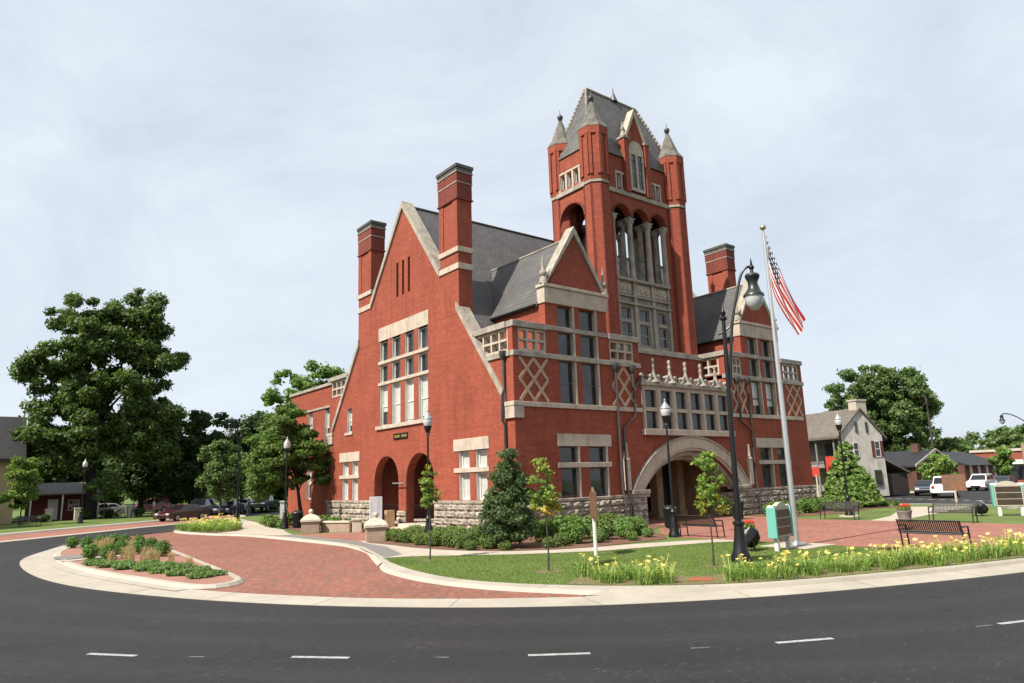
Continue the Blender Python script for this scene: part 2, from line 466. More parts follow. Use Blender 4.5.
# ------------------------------------------------------------------ mesh helpers
class MB:
    def __init__(s):
        s.v, s.f, s.m = [], [], []
        s.mi = 0
    def add(s, vs, fs):
        o = len(s.v)
        s.v += [tuple(p) for p in vs]
        for q in fs:
            s.f.append(tuple(o + i for i in q))
            s.m.append(s.mi)
        return s
    def box(s, x0, x1, y0, y1, z0, z1):
        return s.add([(x0, y0, z0), (x1, y0, z0), (x1, y1, z0), (x0, y1, z0), (x0, y0, z1), (x1, y0, z1), (x1, y1, z1), (x0, y1, z1)],
                     [(0, 3, 2, 1), (4, 5, 6, 7), (0, 1, 5, 4), (1, 2, 6, 5), (2, 3, 7, 6), (3, 0, 4, 7)])
    def prism(s, pts, off):
        n = len(pts)
        off = Vector(off)
        a = [Vector(p) for p in pts]
        return s.add(a + [p + off for p in a], [tuple(range(n - 1, -1, -1)), tuple(range(n, 2 * n))] + [(i, (i + 1) % n, n + (i + 1) % n, n + i) for i in range(n)])
    def tube(s, path, radii, n=8, caps=True):
        path = [Vector(p) for p in path]
        if not isinstance(radii, (list, tuple)):
            radii = [radii] * len(path)
        vs, fs = [], []
        ref = None
        for i, p in enumerate(path):
            d = (path[min(i + 1, len(path) - 1)] - path[max(i - 1, 0)]).normalized()
            if ref is None:
                ref = Vector((1, 0, 0)) if abs(d.x) < 0.9 else Vector((0, 1, 0))
            a = (ref - d * ref.dot(d)).normalized()
            ref = a
            b = d.cross(a)
            for k in range(n):
                an = 2 * math.pi * k / n
                vs.append(p + (a * math.cos(an) + b * math.sin(an)) * radii[i])
        for i in range(len(path) - 1):
            for k in range(n):
                k2 = (k + 1) % n
                fs.append((i * n + k, i * n + k2, (i + 1) * n + k2, (i + 1) * n + k))
        if caps:
            fs.append(tuple(range(n - 1, -1, -1)))
            fs.append(tuple((len(path) - 1) * n + k for k in range(n)))
        return s.add(vs, fs)
    def lathe(s, cx, cy, prof, n=12, rot=0.0):
        vs, fs = [], []
        for rd, z in prof:
            for k in range(n):
                an = rot + 2 * math.pi * k / n
                vs.append((cx + rd * math.cos(an), cy + rd * math.sin(an), z))
        for i in range(len(prof) - 1):
            for k in range(n):
                k2 = (k + 1) % n
                fs.append((i * n + k, i * n + k2, (i + 1) * n + k2, (i + 1) * n + k))
        fs.append(tuple(range(n - 1, -1, -1)))
        fs.append(tuple((len(prof) - 1) * n + k for k in range(n)))
        return s.add(vs, fs)
    def ball(s, c, rad, n=10, sz=1.0):
        pr = [(max(1e-3, rad * math.sin(math.pi * i / n)), c[2] - rad * sz * math.cos(math.pi * i / n)) for i in range(n + 1)]
        return s.lathe(c[0], c[1], pr, n + 2)
    def wall(s, outline, holes, fm, d0, d1):
        loops = [outline] + holes
        flat = [p for L in loops for p in L]
        tri = geometry.tessellate_polygon([[Vector((p[0], p[1], 0)) for p in L] for L in loops])
        n = len(flat)
        vs = [fm(p[0], p[1], d0) for p in flat] + [fm(p[0], p[1], d1) for p in flat]
        fs = [tuple(q) for q in tri] + [tuple(n + i for i in reversed(q)) for q in tri]
        o = 0
        for L in loops:
            k = len(L)
            for i in range(k):
                a, b = o + i, o + (i + 1) % k
                fs.append((a, b, n + b, n + a))
            o += k
        return s.add(vs, fs)
    def build(s, name, mat, parent=None, smooth=False, recalc=True, bevel=0.0):
        me = bpy.data.meshes.new(name)
        me.from_pydata(s.v, [], s.f)
        mats = mat if isinstance(mat, (list, tuple)) else [mat]
        for m in mats:
            me.materials.append(MT[m] if isinstance(m, str) else m)
        if len(mats) > 1:
            me.polygons.foreach_set('material_index', s.m)
        if recalc or bevel:
            bm = bmesh.new()
            bm.from_mesh(me)
            if bevel:
                bmesh.ops.remove_doubles(bm, verts=bm.verts, dist=1e-5)
                bmesh.ops.bevel(bm, geom=[e for e in bm.edges], offset=bevel, segments=2, affect='EDGES', profile=0.5)
            bmesh.ops.recalc_face_normals(bm, faces=bm.faces)
            bm.to_mesh(me)
            bm.free()
        if smooth:
            me.polygons.foreach_set('use_smooth', [True] * len(me.polygons))
            try:
                me.set_sharp_from_angle(angle=R(40))
            except Exception:
                pass
        me.update()
        o = bpy.data.objects.new(name, me)
        col.objects.link(o)
        if parent is not None:
            setp(o, parent)
        return o

def wloc(p):
    l = Vector(p.location)
    while p.parent is not None:
        p = p.parent
        l = l + Vector(p.location)
    return l

def setp(o, parent):
    """parent a mesh written in world coordinates under an unrotated thing"""
    o.parent = parent
    if parent.get('_world'):
        o.location = -wloc(parent)
        o['_world'] = 1

def tag(o, label, cat, group=None, kind=None):
    if label:
        o['label'] = label
    if cat:
        o['category'] = cat
    if group:
        o['group'] = group
    if kind:
        o['kind'] = kind
    return o

def thing(name, label, cat, loc=(0, 0, 0), rz=0.0, group=None, world=False):
    o = bpy.data.objects.new(name, None)
    o.empty_display_size = 0.2
    col.objects.link(o)
    o.location = loc
    o.rotation_euler = (0, 0, rz)
    if world:
        o['_world'] = 1
    return tag(o, label, cat, group)

def dup(root, loc, rz=None, label=None, group=None, scale=None):
    n = root.copy()
    col.objects.link(n)
    n.location = loc
    if rz is not None:
        n.rotation_euler = (0, 0, rz)
    if scale is not None:
        n.scale = (scale, scale, scale)
    if label:
        n['label'] = label
    if group:
        n['group'] = group
    for ch in list(root.children):
        c = ch.copy()
        col.objects.link(c)
        c.parent = n
        for g in list(ch.children):
            d = g.copy()
            col.objects.link(d)
            d.parent = c
    return n

def struct(name, mb, mat, **k):
    return tag(mb.build(name, mat, **k), None, None, None, 'structure')

def np_quads(name, V, mat, parent=None, tri=False):
    """V: (n,4,3) or (n,3,3) loose faces"""
    n, k = V.shape[0], V.shape[1]
    me = bpy.data.meshes.new(name)
    me.vertices.add(n * k)
    me.vertices.foreach_set('co', V.reshape(-1).astype(np.float32))
    me.loops.add(n * k)
    me.loops.foreach_set('vertex_index', np.arange(n * k, dtype=np.int32))
    me.polygons.add(n)
    me.polygons.foreach_set('loop_start', np.arange(0, n * k, k, dtype=np.int32))
    me.polygons.foreach_set('loop_total', np.full(n, k, dtype=np.int32))
    me.materials.append(MT[mat])
    me.update()
    o = bpy.data.objects.new(name, me)
    col.objects.link(o)
    if parent is not None:
        o.parent = parent
    return o

def leaves(C, out, size, flat=0.5, aspect=1.6):
    """one leaf (a bent pair would cost twice): diamond quads around centres C facing roughly 'out'"""
    n = len(C)
    nr = out + rng.normal(0, 0.75, (n, 3)) + np.array([0, 0, flat])
    nr /= np.linalg.norm(nr, axis=1, keepdims=True) + 1e-9
    t = rng.normal(0, 1, (n, 3))
    t -= (t * nr).sum(1, keepdims=True) * nr
    t /= np.linalg.norm(t, axis=1, keepdims=True) + 1e-9
    b = np.cross(nr, t)
    s = size * rng.uniform(0.6, 1.3, (n, 1))
    L, W = s * aspect * 0.5, s * 0.5
    droop = nr * s * 0.18
    return np.stack([C - t * L - droop, C + b * W, C + t * L - droop, C - b * W], 1)

def blob_points(ells, n, shell=0.55, stray=0.0):
    """points in a list of ellipsoids (cx,cy,cz,rx,ry,rz), denser to the surface; returns points and outward directions"""
    vol = np.array([(e[3] * e[4] * e[5]) ** (2 / 3) for e in ells])
    cnt = rng.multinomial(n, vol / vol.sum())
    P, O = [], []
    for e, k in zip(ells, cnt):
        d = rng.normal(0, 1, (k, 3))
        d /= np.linalg.norm(d, axis=1, keepdims=True)
        rad = 1 - shell * rng.random((k, 1)) ** 1.6
        if stray:
            rad = rng.random((k, 1)) ** 0.45 * (1 + stray * np.abs(rng.normal(0, 1, (k, 1))))
        P.append(np.array(e[:3]) + d * rad * np.array(e[3:]))
        O.append(d)
    return np.concatenate(P), np.concatenate(O)

def clumps(mains, n, rmin, rmax, squash=0.75):
    """scatter leaf clumps over the shells of the main masses of a crown"""
    out = []
    w_ = np.array([(m[3] * m[4] * m[5]) ** (2 / 3) for m in mains])
    w_ = w_ / w_.sum()
    for k in range(n):
        m = mains[rng.choice(len(mains), p=w_)]
        d = rng.normal(0, 1, 3)
        d /= np.linalg.norm(d)
        rad = 1 - 0.75 * rng.random() ** 2.0
        c = np.array(m[:3]) + d * rad * np.array(m[3:])
        q = rng.uniform(rmin, rmax)
        out.append((*c, q * rng.uniform(0.9, 1.3), q * rng.uniform(0.9, 1.3), q * squash * rng.uniform(0.8, 1.2)))
    return out

def tree(name, label, loc, mains, nclump, cr_, nleaf, leafsize, mat, trunk, group=None, cat='tree', bark='bark', limbs=8, squash=0.75):
    """mains: crown masses in local coordinates; trunk: (path, radii)"""
    root = thing(name, label, cat, loc, 0, group)
    cl = clumps(mains, nclump, cr_[0], cr_[1], squash)
    P, O = blob_points(cl, nleaf, 0.55, 0.28)
    o = np_quads('crown', leaves(P, O, leafsize), mat, root)
    mb = MB()
    path, rad = trunk
    mb.tube(path, rad, 9)
    top = Vector(path[-1])
    for k in range(limbs):
        c = cl[int(rng.integers(len(cl)))]
        i = int(rng.integers(max(1, len(path) // 2), len(path)))
        s = Vector(path[i])
        e = Vector(c[:3])
        mid = s.lerp(e, 0.5) + Vector((0, 0, 0.12 * (e - s).length))
        r0 = rad[i] * 0.55
        mb.tube([s, mid, e], [r0, r0 * 0.6, r0 * 0.18], 6)
    mb.build('trunk', bark, root, smooth=True)
    return root

def catmull(pts, n=8):
    P = [np.array(p, float) for p in pts]
    out = []
    for i in range(len(P) - 1):
        p0, p1, p2, p3 = P[max(i - 1, 0)], P[i], P[i + 1], P[min(i + 2, len(P) - 1)]
        for k in range(n):
            t = k / n
            out.append(0.5 * ((2 * p1) + (-p0 + p2) * t + (2 * p0 - 5 * p1 + 4 * p2 - p3) * t * t + (-p0 + 3 * p1 - 3 * p2 + p3) * t ** 3))
    out.append(P[-1])
    return np.array(out)

def smoothline(pts, n=64, it=3):
    q = catmull(pts, 10)
    d = np.r_[0, np.cumsum(np.linalg.norm(np.diff(q, axis=0), axis=1))]
    s = np.linspace(0, d[-1], n)
    q = np.stack([np.interp(s, d, q[:, k]) for k in range(2)], 1)
    for _ in range(it):
        q[1:-1] = 0.25 * q[:-2] + 0.5 * q[1:-1] + 0.25 * q[2:]
    return q

def offset_line(q, d):
    t = np.gradient(q, axis=0)
    t /= np.linalg.norm(t, axis=1, keepdims=True)
    return q + np.stack([-t[:, 1], t[:, 0]], 1) * d

def sheet(mb, poly, z):
    """flat polygon, concave allowed"""
    tri = geometry.tessellate_polygon([[Vector((p[0], p[1], 0)) for p in poly]])
    return mb.add([(p[0], p[1], z) for p in poly], [tuple(t) for t in tri])

def strip(mb, a, za, b, zb):
    n = len(a)
    vs = [(p[0], p[1], za) for p in a] + [(p[0], p[1], zb) for p in b]
    return mb.add(vs, [(i, i + 1, n + i + 1, n + i) for i in range(n - 1)])

# ------------------------------------------------------------------ ground, roads, pavings
struct('ground', MB().add([(-1500, -1500, -0.35), (1500, -1500, -0.35), (1500, 1500, -0.35), (-1500, 1500, -0.35)], [(0, 1, 2, 3)]), 'grass', recalc=False)
struct('road', MB().add([(-90, -90, -0.12), (190, -90, -0.12), (190, 160, -0.12), (-90, 160, -0.12)], [(0, 1, 2, 3)]), 'asphalt', recalc=False)

LAWN = smoothline([(-8.46, -3.28), (-9.15, -5.66), (-9.59, -7.91), (-9.66, -9.9), (-9.2, -11.6), (-8.2, -13.35), (-6.95, -14.75), (-5.84, -15.6), (-4.5, -16.25), (-1.75, -17.25), (2.34, -18.46), (8, -19.7), (16, -20.6), (23, -20.3)], 120, 6)
BRK = smoothline([(-6.69, 3.97), (-7.0, 1.4), (-7.5, -0.6), (-8.75, -3.6), (-9.75, -5.73), (-10.15, -7.81), (-10.17, -9.73), (-9.84, -11.42), (-9.3, -12.75), (-8.9, -13.6)], 80, 4)
CREASE = smoothline([(-8.9, -13.6), (-8.3, -14.2), (-7.26, -15.1), (-6.2, -15.72), (-4.93, -16.3), (-2.04, -17.43), (2.07, -18.62), (8, -19.95), (16, -20.9), (23, -20.6)], 90, 4)
AOUT = smoothline([(-15.35, 18.8), (-16.4, 15.43), (-17.29, 12.4), (-17.7, 10.0), (-17.84, 6.64), (-17.71, 2.9), (-17.40, 0.3), (-16.95, -1.9), (-16.2, -4.3), (-14.9, -7.5), (-13.2, -10.5), (-11.1, -13.1), (-9.43, -14.6), (-7.86, -15.66), (-5.72, -16.8), (-3.02, -17.84), (0.46, -19.0), (8, -20.7), (16, -21.7), (23, -21.4)], 160, 8)
AIN = smoothline([(-14.78, 17.79), (-15.9, 14.5), (-16.55, 11.5), (-16.8, 7.86), (-16.62, 3.57), (-16.23, 0.32), (-15.6, -2.69), (-14.45, -6.4), (-12.74, -9.7), (-11.86, -10.95), (-10.71, -12.3), (-9.2, -13.7)], 110, 6)

# raised block of lawn that carries the courthouse
block = [tuple(p) for p in LAWN] + [(29, -16), (31.5, -9), (33, -3.5), (36, 4), (37, 43), (2, 43), (-1.5, 38.5), (-4.3, 32.8), (-7.0, 28.7), (-8.25, 25.4), (-8.6, 23), (-8.25, 20), (-7.9, 18.35), (-6.94, 15.1), (-6.61, 10.7), (-6.4, 4.1), (-6.5, 2.0), (-7.0, -0.6), (-7.7, -2.4)]
struct('lawn', sheet(MB(), block, 0.0), 'grass', recalc=False)
# brick truck apron / drive, a few centimetres above the asphalt
drive = [tuple(p) for p in AIN] + [tuple(p) for p in BRK[::-1]] + [(-6.62, 10.7), (-6.94, 15.1), (-7.9, 18.35), (-8.3, 21), (-8.6, 23.2), (-8.3, 25.4), (-12.05, 22.6)]
struct('brick_drive', sheet(MB(), drive, -0.08), 'paver', recalc=False)
# flat concrete gutter ring beside the asphalt
mb = MB()
n_in = 110
ain_full = np.concatenate([AIN, CREASE[1:]])
def resample(q, n):
    d = np.r_[0, np.cumsum(np.linalg.norm(np.diff(q, axis=0), axis=1))]
    s = np.linspace(0, d[-1], n)
    return np.stack([np.interp(s, d, q[:, k]) for k in range(2)], 1)
def nearest_on(q, ref):
    """for every point of ref the closest point of polyline q, kept in order"""
    qq = resample(q, 3000)
    idx = [int(np.argmin(((qq - p) ** 2).sum(1))) for p in ref]
    return qq[np.maximum.accumulate(idx)]
ao = resample(AOUT, 200)
ai = nearest_on(ain_full, ao)
gut_top = ao + (ai - ao) * 1.0
strip(mb, ao, -0.111, gut_top, -0.074)
strip(mb, ao, -0.135, ao, -0.111)
struct('gutter_ring', mb, 'concrete_kerb', recalc=False)
# rolled kerb round the lawn
mb = MB()
kb = np.concatenate([BRK, CREASE[1:]])
lw = nearest_on(LAWN, kb[10:])
kk = kb[10:]
mid = kk + (lw - kk) * np.clip(np.where(kk[:, 1:2] < -13.8, 0.045, 0.12) / (np.linalg.norm(lw - kk, axis=1, keepdims=True) + 1e-6), 0, 0.5)
strip(mb, kk, -0.09, mid, 0.006)
strip(mb, mid, 0.006, lw, 0.014)
strip(mb, lw, 0.014, lw + (lw - mid) * 0.02, -0.05)
struct('kerb', mb, 'concrete_kerb', recalc=False)
# joints sawn across gutter and kerb
mb = MB()
for q0, q1, z0, z1, st in ((ao, gut_top, -0.1085, -0.0715, 9), (mid, lw, 0.0085, 0.0165, 12)):
    for i in range(4, len(q0) - 2, st):
        a, b = q0[i], q1[i]
        t = (q0[i + 1] - q0[i]); t = t / (np.linalg.norm(t) + 1e-9) * 0.009
        if np.linalg.norm(b - a) > 0.15:
            mb.add([(*(a - t), z0), (*(a + t), z0), (*(b + t), z1), (*(b - t), z1)], [(0, 1, 2, 3)])
struct('kerb_joints', mb, 'concrete_grey', recalc=False)
# flush white border of the drive on the left side, and the grey warning band
mb = MB()
ln = smoothline([(-8.3, 25.4), (-8.62, 23.2), (-8.35, 20.6), (-7.95, 18.35), (-6.98, 15.1), (-6.64, 10.7), (-6.44, 4.1), (-6.75, 1.8), (-7.3, -0.4), (-8.25, -2.75), (-8.95, -4.5)], 90, 3)
strip(mb, offset_line(ln, -0.28), -0.082, offset_line(ln, -0.14), 0.006)
strip(mb, offset_line(ln, -0.14), 0.006, offset_line(ln, 0.12), 0.008)
struct('drive_border_kerb', mb, 'concrete_kerb', recalc=False)
struct('pavement_base', sheet(MB(), [(-6.45, 12.5), (-5.2, 12.3), (-5.2, 4.6), (-5.6, 3.4), (-5.75, -0.6), (-5.6, -2.2), (-6.6, -4.45), (-7.6, -3.55), (-8.45, -3.2), (-7.6, -1.4), (-6.95, 1.6), (-6.5, 4.1)], 0.0045), 'concrete', recalc=False)
struct('warning_band', sheet(MB(), [(-6.35, 12.5), (-5.55, 12.2), (-5.6, 4.2), (-5.95, 2.6), (-6.25, 0.5), (-7.3, -2.6), (-8.28, -3.1), (-7.6, -1.1), (-6.75, 1.6), (-6.38, 4.1)], 0.009), 'concrete_grey', recalc=False)
# pavements
walk = [(-7.2, -2.7), (-6.2, 0.4), (-5.9, 2.4), (-5.6, 3.4), (-5.75, -0.6), (-5.6, -2.2), (-5.2, -3.7), (-4.5, -5.05), (-3.2, -6.05), (-1.9, -6.55), (0, -7.0), (1.6, -7.6), (3.0, -8.3), (3.0, -9.6), (1.8, -8.95), (-0.45, -8.3), (-2.7, -7.7), (-4.85, -6.3), (-6.6, -4.5), (-7.55, -3.55), (-8.3, -3.15)]
struct('front_pavement', sheet(MB(), walk, 0.013), 'concrete', recalc=False)
struct('side_pavement', sheet(MB(), [(-7.8, 18.6), (-6.85, 15.1), (-6.55, 12.6), (-5.6, 12.3), (-5.2, 14.2), (-4.2, 17.6), (-3.9, 21), (-2.9, 25), (-1.8, 30), (-0.5, 38), (-1.6, 38), (-3.2, 31), (-4.5, 26), (-5.0, 22.2), (-6.3, 19.4)], 0.013), 'concrete', recalc=False)
struct('forecourt_paving', sheet(MB(), [(-6.3, 12.3), (-5.2, 12.3), (-2.9, 10.4), (-0.9, 10.4), (-0.9, 16), (-0.3, 16), (-0.3, 4.9), (-5.2, 4.6), (-6.2, 4.4)], 0.005), 'paver_plaza', recalc=False)
struct('plaza_paving', sheet(MB(), [(3.0, -17.6), (15.1, -17.9), (15.1, -3.0), (16.4, -3.0), (16.4, 4.1), (8.8, 4.1), (8.6, -0.3), (8.2, -1.9), (6.4, -2.6), (4.2, -4.6), (3.0, -6.3)], 0.009), 'paver_plaza', recalc=False)
struct('plaza_walk', sheet(MB(), [(15.1, -8.35), (19, -7.6), (25, -5.4), (28.5, -4.6), (30, -7.5), (24.5, -8.4), (19, -9.1), (15.1, -9.55)], 0.013), 'concrete', recalc=False)
struct('rear_walk_edge', sheet(MB(), [(30.4, 0.4), (31.1, 0.4), (33.1, -3.7), (31.9, -8.5), (31.2, -8.5), (32.2, -3.9)], 0.013), 'concrete_kerb', recalc=False)

# far left block, its brick strip and kerb
fl = [(-90, 4), (-45, 16), (-26, 27.2), (-17.33, 35.31), (-13.48, 39.17), (-7.92, 43.88), (-5.21, 46.39), (-3.3, 49), (-2, 55.5), (45, 57), (45, 150), (-90, 150)]
struct('far_lawn', sheet(MB(), fl, 0.0), 'grass', recalc=False)
kq = smoothline([(-26, 27.2), (-17.33, 35.31), (-13.48, 39.17), (-7.92, 43.88), (-5.21, 46.39), (-3.3, 49), (-2, 55.5)], 50, 2)
mb = MB()
strip(mb, offset_line(kq, 0.25), 0.008, offset_line(kq, -0.75), 0.006)
strip(mb, offset_line(kq, -0.75), 0.006, offset_line(kq, -0.85), -0.11)
struct('far_kerb', mb, 'concrete_kerb', recalc=False)
mb = MB()
strip(mb, offset_line(kq, -0.85), -0.1, offset_line(kq, -5.6), -0.1)
struct('far_brick_strip', mb, 'paver_plaza', recalc=False)
mb = MB()
strip(mb, offset_line(kq, -5.6), -0.096, offset_line(kq, -6.5), -0.108)
struct('far_gutter', mb, 'concrete_kerb', recalc=False)
mb = MB()
ql = smoothline([(-15.35, 18.8), (-11.92, 23.3), (-8.3, 26.9), (-6.4, 29.8), (-3.4, 34), (-1, 39)], 40, 2)
strip(mb, offset_line(ql, 0.35), -0.112, offset_line(ql, -0.15), -0.072)
struct('road_edge_gutter', mb, 'concrete_kerb', recalc=False)
# far right block
struct('far_pavement', sheet(MB(), [(42.3, 6.4), (60, 7.4), (66, 8.2), (140, 9), (190, 150), (42.3, 150)], 0.0), 'grass', recalc=False)
struct('far_footpath', sheet(MB(), [(42.2, 6.2), (60, 7.2), (66, 8.0), (140, 8.8), (140, 10.2), (66, 9.6), (60, 8.8), (42.2, 7.4)], 0.01), 'concrete', recalc=False)
# road paint
mb = MB()
def dash(a, b, wd=0.11):
    a, b = Vector((*a, 0)), Vector((*b, 0))
    t = (b - a).normalized()
    s = Vector((-t.y, t.x, 0)) * wd / 2
    mb.add([(p.x, p.y, -0.116) for p in (a - s, b - s, b + s, a + s)], [(0, 1, 2, 3)])
D = [(-18.05, -11.55), (-17.49, -12.31), (-15.7, -14.24), (-15.09, -14.95), (-13.1, -16.77), (-12.38, -17.34), (-9.97, -18.88), (-9.13, -19.32), (-6.39, -20.67), (-5.6, -20.97)]
for i in range(0, len(D), 2):
    dash(D[i], D[i + 1])
Sh = [(-16.88, -13.03), (-16.7, -13.21), (-14.15, -15.87), (-14.0, -16.02), (-11.13, -18.18), (-10.88, -18.35), (-6.85, -20.49), (-6.55, -20.62)]
for i in range(0, len(Sh), 2):
    pass
for k in range(14):
    a = Vector((46.6, 6.0)).lerp(Vector((38.2, -9.4)), k / 14)
    b = Vector((46.6, 6.0)).lerp(Vector((38.2, -9.4)), (k + 0.55) / 14)
    dash(a, b, 0.42)
dash((37.5, 5), (35.2, -4.5), 0.25)
struct('road_markings', mb, 'road_paint', recalc=False)
mb = MB()
for i in range(0, len(Sh), 2):
    dash(Sh[i], Sh[i + 1], 0.05)
struct('worn_road_markings', mb, simple('worn_paint', (0.19, 0.187, 0.18), 0.7, 0.5, 14), recalc=False)

# planted island at the nose of the drive
isl = [(-14.9, 16.6), (-13.6, 17.6), (-12.3, 17.2), (-12.55, 10.3), (-12.45, 8.4), (-13.0, 1.1), (-13.4, -3.7), (-13.6, -4.9), (-14.1, -5.35), (-14.7, -5.2), (-15.35, -2.6), (-15.95, 0.4), (-16.35, 3.6), (-16.5, 7.8), (-16.25, 11.6), (-15.6, 14.4)]
struct('island_bed', sheet(MB(), isl, 0.0), 'brick_chip', recalc=False)
mb = MB()
iq = smoothline([(-12.25, 17.2), (-12.5, 10.3), (-12.42, 8.4), (-12.97, 1.1), (-13.38, -3.9), (-13.6, -5.0), (-14.15, -5.5), (-14.8, -5.25), (-15.4, -2.7), (-16.0, 0.4), (-16.4, 3.6), (-16.55, 7.8), (-16.3, 11.7), (-15.6, 14.5), (-14.8, 16.8)], 120, 2)
strip(mb, offset_line(iq, -0.0), 0.012, offset_line(iq, -0.17), 0.014)
strip(mb, offset_line(iq, 0.1), -0.07, offset_line(iq, 0.0), 0.012)
strip(mb, offset_line(iq[62:], 0.45), -0.0725, offset_line(iq[62:], 0.1), -0.069)
strip(mb, offset_line(iq, -0.17), 0.014, offset_line(iq, -0.18), -0.02)
struct('island_kerb', mb, 'concrete_kerb', recalc=False)
struct('island_crossing', sheet(MB(), [(-16.7, 9.2), (-16.6, 7.2), (-14.9, 8.0), (-12.5, 9.8), (-12.5, 10.6), (-14.9, 9.6)], 0.018), 'concrete_grey', recalc=False)
struct('island_slab', sheet(MB(), [(-16.65, 6.9), (-16.55, 6.2), (-14.4, 7.0), (-14.5, 7.6)], 0.018), 'concrete', recalc=False)

# planting beds
struct('hedge_bed', sheet(MB(), [(-5.2, 4.6), (-5.7, 3.2), (-5.7, -0.6), (-5.5, -2.2), (-5.1, -3.7), (-4.4, -5.0), (-3.1, -5.95), (-1.9, -6.45), (0.2, -6.6), (2.2, -6.6), (3.4, -5.5), (5.0, -3.4), (6.4, -2.4), (8.2, -1.6), (8.5, -0.15), (-0.1, -0.15), (-0.1, 4.8)], 0.016), 'mulch', recalc=False)
struct('side_bed', sheet(MB(), [(-0.2, 16), (-0.2, 28), (-2.4, 27), (-3.4, 21), (-4.0, 17.6), (-4.3, 14.8), (-3.7, 13.4), (-2.2, 11), (-1.0, 11), (-1.0, 16)], 0.016), 'mulch', recalc=False)
struct('yellow_bed', sheet(MB(), [(-8.4, 25.0), (-8.45, 22.5), (-8.1, 20.3), (-7.7, 18.7), (-6.4, 19.6), (-5.1, 22.4), (-4.5, 26.2), (-3.3, 31.4), (-4.3, 32.4), (-6.9, 28.4)], 0.02), 'mulch', recalc=False)
lf = resample(LAWN, 400)
sel = lf[(lf[:, 1] < -12.6) & (lf[:, 0] < 12)]
struct('lily_bed', sheet(MB(), [tuple(p) for p in offset_line(sel, 0.12)] + [tuple(p) for p in (offset_line(sel, 1.55) + 0.12 * np.sin(np.arange(len(sel)) * 0.35)[:, None])[::-1]], 0.012), 'dirt', recalc=False)
struct('right_bed', sheet(MB(), [(16.8, -0.2), (17.0, -3.4), (21, -4.2), (26, -3.4), (29, -4), (31, -1), (27, 1), (25.5, -0.2)], 0.016), 'mulch', recalc=False)
struct('utility_cover_patch', sheet(MB(), [(-6.44, -14.44), (-6.05, -14.85), (-5.6, -14.5), (-5.9, -14.1)], 0.024), simple("red_cover", (0.42, 0.10, 0.05), 0.8, 0.2, 8), recalc=False)

# ------------------------------------------------------------------ courthouse
VC = 10.4
CH = thing('courthouse', 'red brick courthouse with tall tower, stone arch and steep gable facing the drive', 'building', (12.6, 10.4, 0), 0, None, True)
def part(name, mb, mat, parent=None, **k):
    return mb.build(name, mat, parent or CH, **k)
FU = lambda a, b, d: (d, a, b)      # wall across X, facing -X
FV = lambda a, b, d: (a, d, b)      # wall across Y, facing -Y
def rect(a0, a1, b0, b1):
    return [(a0, b0), (a1, b0), (a1, b1), (a0, b1)]
def archhole(a0, a1, b0, top, n=14):
    rad = (a1 - a0) / 2
    c = (a0 + a1) / 2
    sp = top - rad
    return [(a0, b0), (a1, b0)] + [(c + rad * math.cos(math.pi * k / n), sp + rad * math.sin(math.pi * k / n)) for k in range(n + 1)]
def bar(fm, a0, a1, b0, b1, d0, d1, mb=None):
    m = mb or MB()
    P = [fm(a, b, d) for d in (d0, d1) for a, b in ((a0, b0), (a1, b0), (a1, b1), (a0, b1))]
    return m.add(P, [(0, 1, 2, 3), (7, 6, 5, 4), (0, 4, 5, 1), (1, 5, 6, 2), (2, 6, 7, 3), (3, 7, 4, 0)])

def window(fm, a0, a1, b0, b1, d, inset=0.2, fr=0.07, rails=(), blind=None, parent=None, framemat='white_paint', glass=None, jamb=None):
    mb = MB()
    q0, q1 = d + inset, d + inset + 0.07
    bar(fm, a0, a0 + fr, b0, b1, q0, q1, mb)
    bar(fm, a1 - fr, a1, b0, b1, q0, q1, mb)
    bar(fm, a0 + fr, a1 - fr, b0, b0 + fr, q0, q1, mb)
    bar(fm, a0 + fr, a1 - fr, b1 - fr, b1, q0, q1, mb)
    for z in rails:
        bar(fm, a0 + fr, a1 - fr, z - 0.035, z + 0.035, q0 + 0.01, q1, mb)
    if jamb:
        bar(fm, a1 - 0.025, a1 - 0.002, b0, b1, d + 0.03, q0 - 0.002, mb)
    wn = part('window', mb, framemat, parent)
    p = MB()
    e0 = q0 + 0.035
    p.add([fm(a, b, e0) for a, b in rect(a0 + fr * 0.5, a1 - fr * 0.5, b0 + fr * 0.5, b1 - fr * 0.5)], [(0, 1, 2, 3)])
    if parent is None:
        part('pane', p, 'clear' if blind else (glass or 'glass'), wn, recalc=False)
        if blind:
            h = MB()
            zb = b0 + (b1 - b0) * blind
            bar(fm, a0 + fr * 0.4, a1 - fr * 0.4, zb, b1 - fr * 0.4, e0 + 0.022, e0 + 0.034, h)
            part('blind', h, 'blind', wn)
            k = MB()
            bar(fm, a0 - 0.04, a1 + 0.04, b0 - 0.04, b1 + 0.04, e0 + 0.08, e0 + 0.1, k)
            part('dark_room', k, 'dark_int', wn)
    return wn

